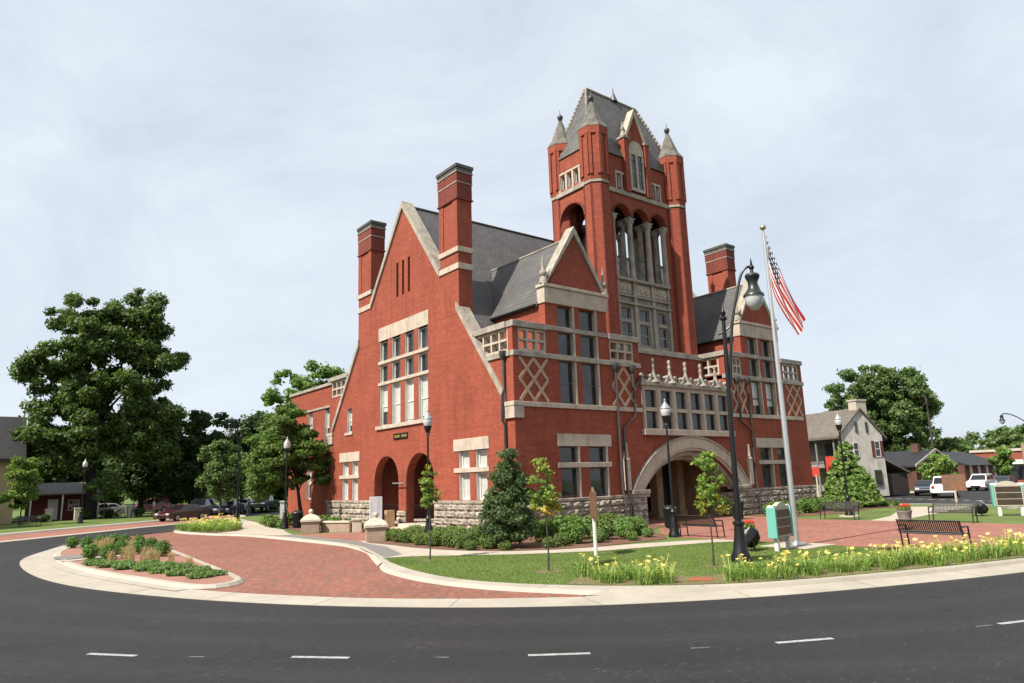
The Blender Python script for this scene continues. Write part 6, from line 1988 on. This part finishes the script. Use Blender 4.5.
MT['shutter_red'] = simple("maroon_shutter", (0.12, 0.03, 0.028), 0.6)

def hwindow(root, fm, a0, a1, b0, b1, d, shut=None):
    """window on a house wall: frame with a pane; shutters when asked for"""
    mb = MB()
    for q in ((a0, a0 + .08, b0, b1), (a1 - .08, a1, b0, b1), (a0 + .08, a1 - .08, b0, b0 + .08), (a0 + .08, a1 - .08, b1 - .08, b1), (a0 + .08, a1 - .08, (b0 + b1) / 2 - .03, (b0 + b1) / 2 + .03)):
        bar(fm, *q, d - 0.05, d - 0.003, mb)
    wn = mb.build('window', 'white_paint', root)
    bar(fm, a0 + .06, a1 - .06, b0 + .06, b1 - .06, d - 0.025, d - 0.015).build('pane', 'glass', wn)
    if wn.parent.get('_world'):
        setp(wn, root)
        for c in wn.children:
            c.location = (0, 0, 0)
    if shut:
        w_ = (a1 - a0) * 0.5
        for x0, x1 in ((a0 - w_ - .03, a0 - .03), (a1 + .03, a1 + w_ + .03)):
            setp(bar(fm, x0, x1, b0, b1, d - 0.06, d - 0.004).build('shutter', shut), root)
    return wn

# tan house at the left edge
H1 = thing('tan_house', 'tan two storey house with grey roof and dark shutters behind the young tree', 'house', (-20, 63, 0), 0, None, True)
MT['stucco_tan'] = simple('pale_yellow_render', (0.55, 0.42, 0.24), 0.9, 0.15, 1.5)
setp(MB().wall([(-27, 0), (-14.2, 0), (-14.2, 6.2), (-27, 6.2)], [], FV, 58.6, 58.9).box(-27, -26.7, 58.9, 68, 0, 6.2).box(-14.5, -14.2, 58.9, 68, 0, 6.2).box(-26.7, -14.5, 67.7, 68, 0, 6.2).build('wall', 'stucco_tan'), H1)
mb = MB()
mb.prism([(-27.6, 57.9, 6.1), (-27.6, 63.3, 10.6), (-27.6, 63.3, 10.35), (-27.6, 57.9, 5.85)], (14.0, 0, 0))
mb.prism([(-27.6, 68.7, 6.1), (-27.6, 63.3, 10.6), (-27.6, 63.3, 10.35), (-27.6, 68.7, 5.85)], (14.0, 0, 0))
setp(mb.build('roof', 'shingle_dark'), H1)
setp(MB().prism([(-14.21, 58.95, 6.2), (-14.21, 67.6, 6.2), (-14.21, 63.3, 9.9)], (-0.25, 0, 0)).build('gable_end', 'stucco_tan'), H1)
for a in (-17.4, -21.5, -25.3):
    hwindow(H1, FV, a, a + 1.0, 3.9, 5.5, 58.6, 'shutter')
    hwindow(H1, FV, a, a + 1.0, 0.9, 2.7, 58.6, 'shutter')
H1.location.x -= 1.3
# little red building with a porch roof
H2 = thing('red_outbuilding', 'low dark red building with a pale grey porch roof beneath the maple', 'house', (-11, 63, 0), 0, None, True)
setp(MB().box(-14.0, -8.0, 62.4, 67, 0, 3.0).build('wall', 'barn_red'), H2)
setp(MB().prism([(-14.3, 60.4, 2.55), (-7.8, 60.4, 2.55), (-8.6, 64.6, 3.7), (-13.4, 64.6, 3.7)], (0, 0, 0.12)).prism([(-14.2, 67.3, 2.95), (-7.8, 67.3, 2.95), (-8.6, 64.6, 3.71), (-13.4, 64.6, 3.71)], (0, 0, 0.1)).build('roof', 'shingle_brown'), H2)
for x in (-14.0, -11.3, -8.1):
    setp(MB().box(x - 0.07, x + 0.07, 60.6, 60.74, 0, 2.6).build('porch_post', 'white_paint'), H2)
d_ = setp(MB().box(-12.4, -11.5, 62.3, 62.399, 0.05, 2.1).build('door', 'white_paint'), H2)
hwindow(H2, FV, -10.6, -9.6, 0.9, 2.0, 62.4)
for i, (x, y) in enumerate(((-12.6, 58.6), (-10.2, 57.8), (-5.27, 59.2))):
    tag(MB().box(x - .3, x + .3, y - .3, y + .3, 0, 1.1).box(x - .36, x + .36, y - .36, y + .36, 1.1, 1.22).build('garden_pier', 'pale_cast', bevel=0.02),
        ('tan garden pier before the red outbuilding steps', 'tan garden pier beside the maple trunk', 'tan garden pier by the strolling people')[i], 'post', 'tan garden piers')

# old stone inn right of the courthouse
inn_turn = R(-17)
H3 = thing('stone_inn', 'old whitewashed stone inn with brown roof and two storey porch', 'inn', (47, 14, 0), 0, None, True)
GE = [(43.9, 0), (50.9, 0), (50.9, 5.7), (47.6, 8.1), (43.9, 5.75)]
setp(MB().wall(GE, [], FV, 8.0, 8.5).build('gable_wall', 'whitewash'), H3)
setp(MB().box(45.4, 50.9, 8.51, 22, 0, 5.6).build('wall', 'grey_stone_wall'), H3)
setp(MB().prism([(43.1, 7.85, 5.55), (47.5, 7.85, 8.25), (47.5, 7.85, 8.05), (43.1, 7.85, 5.35)], (0, 14.6, 0)).prism([(51.5, 7.85, 5.45), (47.5, 7.85, 8.25), (47.5, 7.85, 8.05), (51.5, 7.85, 5.25)], (0, 14.6, 0)).build('roof', 'shingle_brown'), H3)
setp(MB().box(47.2, 48.9, 8.05, 9.0, 7.6, 8.9).box(47.1, 49.0, 7.98, 9.07, 8.9, 9.05).build('chimney', 'cream'), H3)
mb = MB().box(43.5, 45.39, 8.6, 22, 2.75, 2.95)
setp(mb.build('porch_floor', 'grey_stone_wall'), H3)
for k in range(7):
    y = 8.7 + k * 2.2
    setp(MB().box(43.5, 43.66, y, y + .16, 0, 2.75).box(43.5, 43.64, y, y + .14, 2.95, 5.4).build('porch_post', 'grey_stone_wall'), H3)
mb = MB().box(43.52, 43.58, 8.6, 22, 3.75, 3.83).box(43.52, 43.58, 8.6, 22, 3.1, 3.15)
for k in range(88):
    mb.box(43.53, 43.57, 8.65 + k * .152, 8.69 + k * .152, 3.15, 3.75)
setp(mb.build('porch_railing', 'grey_metal'), H3)
for y in (10.2, 13.4, 16.6):
    setp(bar(FU, y, y + .95, 0.1, 2.3, 45.3, 45.39).build('door', 'shutter'), H3)
    setp(bar(FU, y, y + .95, 3.0, 5.0, 45.3, 45.39).build('door', 'shutter'), H3)
hwindow(H3, FV, 45.7, 46.6, 3.6, 5.0, 8.0, None)
hwindow(H3, FV, 49.35, 50.3, 3.6, 5.1, 8.0, 'shutter_red')
setp(MB().box(46.4, 46.75, 7.93, 7.99, 5.9, 6.9).box(48.2, 48.55, 7.93, 7.99, 5.9, 6.9).build('attic_slits', 'glass'), H3)
for a_0 in (45.6, 48.8):
    setp(MB().box(a_0, a_0 + 1.15, 7.9, 7.99, 0.9, 2.4).build('ground_window', 'glass'), H3)
setp(MB().prism([(50.95, 8.0, 3.5), (55.3, 8.0, 2.1), (55.3, 8.0, 1.95), (50.95, 8.0, 3.3)], (0, 8, 0)).build('lean_to_roof', 'shingle_brown'), H3)
setp(MB().box(50.95, 55.0, 8.3, 15.8, 0, 1.98).build('lean_to_wall', 'dark_int'), H3)
pv = Vector((43.9, 8.0, 0))
H3.scale = (0.72, 1, 1)
q_ = Vector((47, 14, 0)) - pv
H3.location = Vector((44.3, 7.5, 0)) + Matrix.Rotation(inn_turn, 3, 'Z') @ Vector((q_.x * 0.72, q_.y, 0))
H3.rotation_euler = (0, 0, inn_turn)
# hanging signs by the inn
MT['sign_red'] = simple("sign_red", (0.55, 0.06, 0.035), 0.5, 0.1, 4)
t = thing('hanging_sign', 'square red hanging sign beside the inn porch', 'sign', (40.5, 7.3, 0))
MB().tube([(0, 0, 0), (0, 0, 4.4)], 0.06, 6).build('post', 'black_metal', t)
MB().box(-0.06, 0.06, -1.35, -0.1, 2.2, 3.7).build('board', 'sign_red', t)
t = thing('shop_sign', 'small red round topped sign on a pale post near the inn', 'sign', (40.6, 8.3, 0))
MB().tube([(0, 0, 0), (0, 0, 2.2)], 0.07, 6).build('post', 'pale_cast', t)
MB().prism([(-0.05, -0.35, 2.0), (-0.05, 0.35, 2.0), (-0.05, 0.35, 2.6), (-0.05, 0.2, 2.85), (-0.05, -0.2, 2.85), (-0.05, -0.35, 2.6)], (0.1, 0, 0)).build('board', 'sign_red', t)
P, O = blob_points([(0, 0, 0.4, 0.9, 0.9, 0.45)], 900, 0.7)
t = thing('flower_bed', 'mound of red flowers before the inn porch', 'flowers', (38.2, 5.2, 0))
np_quads('foliage', leaves(P, O, 0.13), 'leaf_green', t)
k_ = P[:, 2] > 0.4
np_quads('blooms', leaves(P[k_] + 0.06, O[k_], 0.15, 0.8, 1.1), 'petal_red', t)

# low dark house and the brown gabled house
H4 = thing('dark_low_house', 'long low house with a black roof between inn and gabled house', 'house', (63, 16, 0), 0, None, True)
setp(MB().box(59.5, 72, 13, 20, 0, 2.6).build('wall', 'brown_brick'), H4)
setp(MB().prism([(59, 12.4, 2.5), (59, 16.5, 4.5), (59, 20.6, 2.5)], (13.5, 0, 0)).build('roof', 'shingle_dark'), H4)
setp(MB().box(63.2, 64.1, 12.2, 12.9, 0, 3.3).build('chimney', 'sandstone'), H4)
for a in (60.5, 66, 69):
    hwindow(H4, FV, a, a + 1.0, 0.9, 2.1, 13)
H5 = thing('gabled_house', 'brown brick house with pale gable trim and a black roof', 'house', (72, 14, 0), 0, None, True)
setp(MB().wall([(66.4, 0), (77.6, 0), (77.6, 2.8), (72, 4.4), (66.4, 2.8)], [], FV, 10.6, 11).build('gable_wall', 'brown_brick'), H5)
setp(MB().prism([(66, 10.4, 2.75), (72, 10.4, 4.6), (72, 10.4, 4.42), (66, 10.4, 2.57)], (0, 10, 0)).prism([(78, 10.4, 2.75), (72, 10.4, 4.6), (72, 10.4, 4.42), (78, 10.4, 2.57)], (0, 10, 0)).build('roof', 'shingle_dark'), H5)
setp(MB().prism([(66, 10.33, 2.6), (72, 10.33, 4.46), (72, 10.33, 4.72), (66, 10.33, 2.86)], (0, .1, 0)).prism([(78, 10.33, 2.6), (72, 10.33, 4.46), (72, 10.33, 4.72), (78, 10.33, 2.86)], (0, .1, 0)).build('gable_trim', 'cream'), H5)
setp(MB().box(66.5, 77.5, 11.01, 20, 0, 2.6).build('wall', 'brown_brick'), H5)
setp(MB().box(77.6, 90, 9.6, 18, 0, 2.6).build('side_wing', 'brown_brick'), H5)
setp(MB().prism([(77.7, 9.0, 2.6), (77.7, 14, 4.5), (77.7, 18.6, 2.6)], (12.6, 0, 0)).build('wing_roof', 'shingle_dark'), H5)
setp(MB().box(71.2, 72.0, 12, 12.8, 4.2, 5.4).build('chimney', 'brown_brick'), H5)
for a in (79, 81.6, 84.2, 86.8):
    setp(bar(FV, a, a + .35, 0, 2.55, 9.4, 9.59).build('white_pilaster', 'white_paint'), H5)
for a in (68.2, 74.4):
    hwindow(H5, FV, a, a + 1.1, 0.9, 2.2, 10.6)
# brick store at the far right
H6 = thing('brick_store', 'long flat roofed red brick store with white window band', 'store', (105, 4, 0), 0, None, True)
setp(MB().box(96, 112, -12, 15, 0, 4.4).build('wall', 'store_brick'), H6)
setp(MB().box(95.8, 112.2, -12.2, 15.2, 4.4, 4.75).build('parapet', 'cream'), H6)
setp(MB().box(95.9, 95.99, -6, 11, 2.6, 3.2).build('fascia', 'white_paint'), H6)
setp(MB().box(95.92, 95.995, -6, 11, 0.5, 2.5).build('shop_windows', 'glass'), H6)
setp(MB().box(95.8, 95.89, 3.4, 5.6, 2.0, 3.1).build('white_sign', 'white_paint'), H6)

# utility pole and the tall sign by the road
t = thing('utility_pole', 'weathered wooden utility pole before the spreading tree', 'utility pole', (76, 12.2, 0))
MB().tube([(0, 0, 0), (0, 0, 11.4)], [0.16, 0.11], 8).build('pole', 'bark', t)
MB().box(-0.9, 0.9, -0.06, 0.06, 10.3, 10.45).build('crossarm', 'bark', t)
t = thing('tall_sign', 'tall tan framed sign with blue and green panels at the right edge', 'sign', (50.9, -5.75, 0), R(-62))
MB().box(-1.2, -1.0, -0.1, 0.1, 0, 4.2).build('post', 'sandstone', t)
MB().box(1.0, 1.2, -0.1, 0.1, 0, 4.2).build('post', 'sandstone', t)
MB().box(-0.99, 0.99, -0.05, 0.05, 2.9, 4.1).build('blue_panel', simple("sign_blue", (0.06, 0.28, 0.5), 0.5), t)
MB().box(-0.99, 0.99, -0.05, 0.05, 1.9, 2.88).build('green_panel', simple("sign_green", (0.05, 0.38, 0.27), 0.5), t)

# ------------------------------------------------------------------ vehicles
MT['tyre'] = simple("tyre_rubber", (0.012, 0.012, 0.012), 0.8)
MT['rim'] = simple("wheel_rim", (0.5, 0.5, 0.5), 0.3, 0, 2, 0.7)
MT['car_glass'] = simple("car_glass", (0.012, 0.014, 0.016), 0.05, 0, 2, 0, 0, 20, 0.8)
MT['headlamp'] = simple("headlamp_glass", (0.65, 0.66, 0.66), 0.15)
MT['tail_lamp'] = simple("tail_lamp_red", (0.4, 0.01, 0.01), 0.2)
def paint(name, c):
    m, t_, b = new_mat(name)
    b.inputs['Base Color'].default_value = (*c, 1)
    b.inputs['Roughness'].default_value = 0.28
    b.inputs['Coat Weight'].default_value = 0.6
    b.inputs['Coat Roughness'].default_value = 0.06
    MT[name] = m
    return name
def car(kind, loc, rz, label, color, group='parked and passing vehicles'):
    """front towards local +X"""
    t = thing(kind, label, {'sedan_car': 'car', 'suv_car': 'car', 'pickup_truck': 'truck'}[kind], loc, rz, group)
    W = 0.9
    if kind == 'sedan_car':
        low = [(-2.35, .38), (-2.38, .62), (-2.3, .9), (-1.6, .98), (.75, .96), (1.6, .86), (2.25, .72), (2.38, .55), (2.32, .3), (-2.25, .28)]
        cab = [(-1.75, .95), (-1.05, 1.38), (-.3, 1.44), (.35, 1.40), (1.15, .93)]
        axles, wr = (-1.42, 1.42), .33
    elif kind == 'suv_car':
        low = [(-2.3, .42), (-2.35, .7), (-2.3, 1.05), (-1.6, 1.08), (.95, 1.08), (1.75, 1.0), (2.25, .85), (2.33, .6), (2.28, .38), (-2.2, .36)]
        cab = [(-2.2, 1.06), (-2.0, 1.68), (-.4, 1.76), (.35, 1.70), (1.15, 1.06)]
        axles, wr = (-1.4, 1.4), .37
    else:
        low = [(-2.75, .5), (-2.78, .75), (-2.75, 1.12), (-1.0, 1.12), (1.2, 1.12), (2.2, 1.08), (2.65, .95), (2.72, .6), (2.66, .42), (-2.68, .42)]
        cab = [(-.85, 1.1), (-.72, 1.74), (-.2, 1.82), (.55, 1.78), (1.25, 1.1)]
        axles, wr = (-1.7, 1.75), .4
    m = MB()
    def loft(prof, w0, inset, zref0, zref1):
        n = len(prof)
        vs = []
        for sy in (-1, 1):
            for x, z in prof:
                q = w0 - inset * max(0, min(1, (z - zref0) / (zref1 - zref0)))
                vs.append((x, sy * q, z))
        m.add(vs, [tuple(range(n)), tuple(range(2 * n - 1, n - 1, -1))] + [(i, (i + 1) % n, n + (i + 1) % n, n + i) for i in range(n)])
    loft(low, W, 0.06, .7, 1.1)
    b_ = m.build('body', color, t, bevel=0.05)
    m = MB()
    loft(cab, W - .07, .2, cab[0][1], 1.5 if kind == 'sedan_car' else 1.8)
    m.build('cabin', color, t, bevel=0.03)
    # glass: two side panes, windscreen, rear window
    zb = cab[0][1] + .06
    zt = max(z for _, z in cab) - .1
    def hw(z):
        return W - .07 - .2 * max(0, min(1, (z - cab[0][1]) / ((1.5 if kind == 'sedan_car' else 1.8) - cab[0][1]))) + .012
    def edge(i, j, z):
        (x0, z0), (x1, z1) = cab[i], cab[j]
        return x0 + (x1 - x0) * (z - z0) / (z1 - z0 + 1e-9)
    ztr, ztf = min(zt, cab[1][1] - .03), min(zt, cab[3][1] - .03)
    for sy in (-1, 1):
        g = MB()
        xa0, xa1 = edge(0, 1, zb) + .12, edge(0, 1, ztr) + .1
        xb0, xb1 = edge(4, 3, zb) - .12, edge(4, 3, ztf) - .1
        mid = (xa1 + xb1) / 2
        for (p0, p1, q0, q1) in ((xa0, mid - .05, xa1, mid - .05), (mid + .05, xb0, mid + .05, xb1)):
            g.add([(p0, sy * hw(zb), zb), (p1, sy * hw(zb), zb), (q1, sy * hw(zt), zt), (q0, sy * hw(zt), zt)], [(0, 1, 2, 3)])
        g.build('side_window', 'car_glass', t, recalc=False)
    for i, j, nm, s_ in ((4, 3, 'windscreen', 1), (0, 1, 'rear_window', -1)):
        za, zc = cab[i][1] + .07, cab[j][1] - .05
        g = MB().add([(edge(i, j, za) + s_ * .025, -hw(za) + .09, za), (edge(i, j, za) + s_ * .025, hw(za) - .09, za), (edge(i, j, zc) + s_ * .025, hw(zc) - .09, zc), (edge(i, j, zc) + s_ * .025, -hw(zc) + .09, zc)], [(0, 1, 2, 3)])
        g.build(nm, 'car_glass', t, recalc=False)
    for ax in axles:
        for sy in (-1, 1):
            y0, y1 = sy * (W - .2), sy * (W + .015)
            wn = MB().tube([(ax, y0, wr), (ax, y1, wr)], wr, 18).build('wheel', 'tyre', t)
            MB().tube([(ax, y1 + sy * .002, wr), (ax, y1 + sy * .012, wr)], wr * .62, 14).build('rim', 'rim', wn)
    fx, rx = low[6][0], low[1][0]
    for sy in (-1, 1):
        MB().box(fx - .12, fx + .1, sy * .62 - .17, sy * .62 + .17, low[6][1] - .12, low[6][1] + .02).build('headlight', 'headlamp', t, bevel=0.02)
        MB().box(rx - .02, rx + .1, sy * .68 - .12, sy * .68 + .12, low[1][1] + .05, low[1][1] + .28).build('tail_light', 'tail_lamp', t, bevel=0.015)
    MB().box(fx + .02, low[7][0] + .03, -.45, .45, .42, .56).build('grille', 'black_metal', t)
    MB().box(low[0][0] - .06, low[0][0] + .1, -.8, .8, .4, .56).build('rear_bumper', color if kind == 'sedan_car' else 'rim', t, bevel=0.03)
    if kind == 'pickup_truck':
        MB().box(-2.6, -.95, -.72, .72, 1.121, 1.135).build('load_bed', 'black_metal', t)
    return t
paint('paint_maroon', (0.055, 0.006, 0.010)); paint('paint_white', (0.75, 0.75, 0.74)); paint('paint_black', (0.012, 0.014, 0.018))
paint('paint_navy', (0.018, 0.025, 0.05)); paint('paint_silver', (0.42, 0.43, 0.44)); paint('paint_red', (0.38, 0.03, 0.02)); paint('paint_slate', (0.05, 0.065, 0.08))
car('sedan_car', (-3.5, 45.0, -0.12), R(212), 'maroon sedan waiting at the left of the brick drive', 'paint_maroon')
car('suv_car', (0.9, 56.0, -0.12), R(235), 'black suv parked behind the yellow lily bed', 'paint_black')
car('sedan_car', (3.4, 54.6, -0.12), R(235), 'dark navy car parked beside the black suv', 'paint_navy')
car('sedan_car', (6.6, 60.0, 0.0), R(235), 'white car parked behind the two distant lamps', 'paint_white')
car('pickup_truck', (8.2, 57.5, 0.0), R(235), 'dark pickup parked near the leafy tree', 'paint_black')
car('suv_car', (-0.6, 74.0, 0.0), R(200), 'red van half hidden above the maroon sedan', 'paint_red')
car('sedan_car', (-6.5, 68, 0.0), R(180), 'pale silver car in the shade behind the people', 'paint_silver')
car('pickup_truck', (48.6, 1.05, -0.12), R(18), 'white pickup truck driving away on the right hand street', 'paint_white')
car('suv_car', (67.5, 4.6, -0.12), R(185), 'white suv parked before the gabled house', 'paint_white')
car('sedan_car', (73.4, 4.4, -0.12), R(185), 'slate blue car parked beside the white suv', 'paint_slate')
car('sedan_car', (53.6, 4.6, -0.12), R(200), 'black car parked beside the old stone inn', 'paint_black')

# ------------------------------------------------------------------ people far off on the left
MT['skin'] = simple("skin", (0.45, 0.26, 0.18), 0.6)
MT['hair'] = simple("brown_hair", (0.05, 0.03, 0.02), 0.7)
MT['shirt_white'] = simple("white_shirt", (0.72, 0.72, 0.7), 0.8)
MT['shirt_blue'] = simple("blue_shirt", (0.10, 0.28, 0.5), 0.8)
MT['shorts_khaki'] = simple("khaki_shorts", (0.36, 0.27, 0.16), 0.85)
MT['jeans'] = simple("blue_jeans", (0.05, 0.08, 0.14), 0.85)
MT['shoe'] = simple("dark_shoe", (0.03, 0.025, 0.022), 0.7)
def person(loc, rz, label, shirt, legs, long_legs, swing):
    V, E, Rr = [], [], []
    def v(x, y, z, q, link=None):
        V.append((x, y, z)); Rr.append(q)
        if link is not None:
            E.append((link, len(V) - 1))
        return len(V) - 1
    pel = v(0, 0, .95, .135)
    wst = v(0, .0, 1.1, .125, pel)
    ch = v(0, 0, 1.3, .15, wst)
    sh_ = v(0, 0, 1.43, .11, ch)
    nk = v(0, .0, 1.51, .055, sh_)
    hd = v(0, .02, 1.6, .085, nk)
    v(0, .015, 1.72, .075, hd)
    for s in (-1, 1):
        a = v(s * .19, 0, 1.4, .06, sh_)
        e = v(s * .25, s * swing * .12, 1.13, .045, a)
        w_ = v(s * .25, s * swing * .2 + .1, .9, .035, e)
        v(s * .25, s * swing * .22 + .13, .8, .04, w_)
        h = v(s * .1, 0, .88, .1, pel)
        k = v(s * .11, -s * swing * .16 + .03, .5, .065, h)
        an = v(s * .11, -s * swing * .26 - .04, .09, .045, k)
        v(s * .11, -s * swing * .26 + .1, .04, .04, an)
    me = bpy.data.meshes.new('body')
    me.from_pydata(V, E, [])
    ob = bpy.data.objects.new('body', me)
    col.objects.link(ob)
    md = ob.modifiers.new('skin', 'SKIN')
    for i, sv in enumerate(me.skin_vertices[0].data):
        sv.radius = (Rr[i] * (1.15 if i in (2, 1, 0) else 1), Rr[i])
        sv.use_root = (i == 0)
    sb = ob.modifiers.new('sub', 'SUBSURF'); sb.levels = 2; sb.render_levels = 2
    dg = bpy.context.evaluated_depsgraph_get()
    nm = bpy.data.meshes.new_from_object(ob.evaluated_get(dg))
    bpy.data.objects.remove(ob)
    nm.name = 'person'
    nm.materials.clear()
    for q in ('skin', shirt, legs, 'shoe', 'hair'):
        nm.materials.append(MT[q])
    for p in nm.polygons:
        c = p.center
        p.use_smooth = True
        z, ax = c.z, abs(c.x)
        if z > 1.66 or (z > 1.57 and c.y < -.02):
            p.material_index = 4
        elif z > 1.47:
            p.material_index = 0
        elif z > 1.0 and (ax < .2 or z > 1.18):
            p.material_index = 1
        elif ax > .19 and z > .7:
            p.material_index = 0
        elif z < .1:
            p.material_index = 3
        elif z > (.12 if long_legs else .5):
            p.material_index = 2
        else:
            p.material_index = 0
    o = bpy.data.objects.new('person', nm)
    col.objects.link(o)
    o.location = loc
    o.rotation_euler = (0, 0, rz)
    return tag(o, label, 'person', 'people walking on the far lawn')
person((-6.35, 57.2, 0), R(70), 'person in white shirt and khaki shorts walking under the maple', 'shirt_white', 'shorts_khaki', False, 1.0)
person((-5.45, 56.8, 0), R(80), 'person in blue shirt walking beside the one in white', 'shirt_blue', 'jeans', True, -0.8)
person((-3.0, 59.5, 0), R(240), 'person in pale shirt and khaki trousers standing behind the maroon sedan', 'shirt_white', 'shorts_khaki', True, 0.4)

# extra planting that closes the views between the houses
hh = [shrub_proto('garden_shrub', bumpy(1.2, 1.5, 9, 90 + s), 2200, 0.16, ('leaf_dark', 'leaf_mid')[s]) for s in range(2)]
gsp = [(-13.0, 57.2, 0.5), (-9.6, 59.8, 0.7), (-7.2, 60.3, 0.6), (-4.2, 61, 0.6), (-17.2, 57.8, 0.45), (-1.0, 58.5, 0.6), (-19.5, 57.6, 0.5), (9.5, 58.6, 0.8), (12, 58.8, 0.8), (14.5, 59, 0.9), (39, 9.5, 0.5), (56, 9.6, 0.6), (58.5, 9.8, 0.7)]
shrubs('garden_shrub', hh, gsp, 'shrub', 'shrubs before the far houses', 'rounded garden shrub before the far houses')
for loc, h, rd, mat, lab in (((-22, 74, 0), 11, 5, 'leaf_dark', 'dark tree behind the tan house roof'), ((-12, 80, 0), 10, 5.5, 'leaf_dark', 'dark tree behind the red outbuilding'),
                             ((-4, 84, 0), 9, 5.5, 'leaf_mid', 'shaded tree behind the strolling people'), ((6, 82, 0), 9, 5.5, 'leaf_dark', 'dark tree behind the parked cars'),
                             ((18, 80, 0), 10, 6, 'leaf_dark', 'dark tree behind the leafy tree at the wing'),
                             ((-26.5, 47, 0), 13, 4.2, 'leaf_maple', 'lawn tree beside the tan house nearest the road'), ((-28, 54.5, 0), 14, 4.5, 'leaf_maple', 'lawn tree shading the front of the tan house')):
    tree('background_tree', lab, loc, [(0, 0, h * 0.55, rd, rd * .8, h * 0.46)], 90, (0.6, 1.2), 11000, 0.38, mat, trunkp(h * 0.5, 0.25), limbs=4, bark='bark_dark')
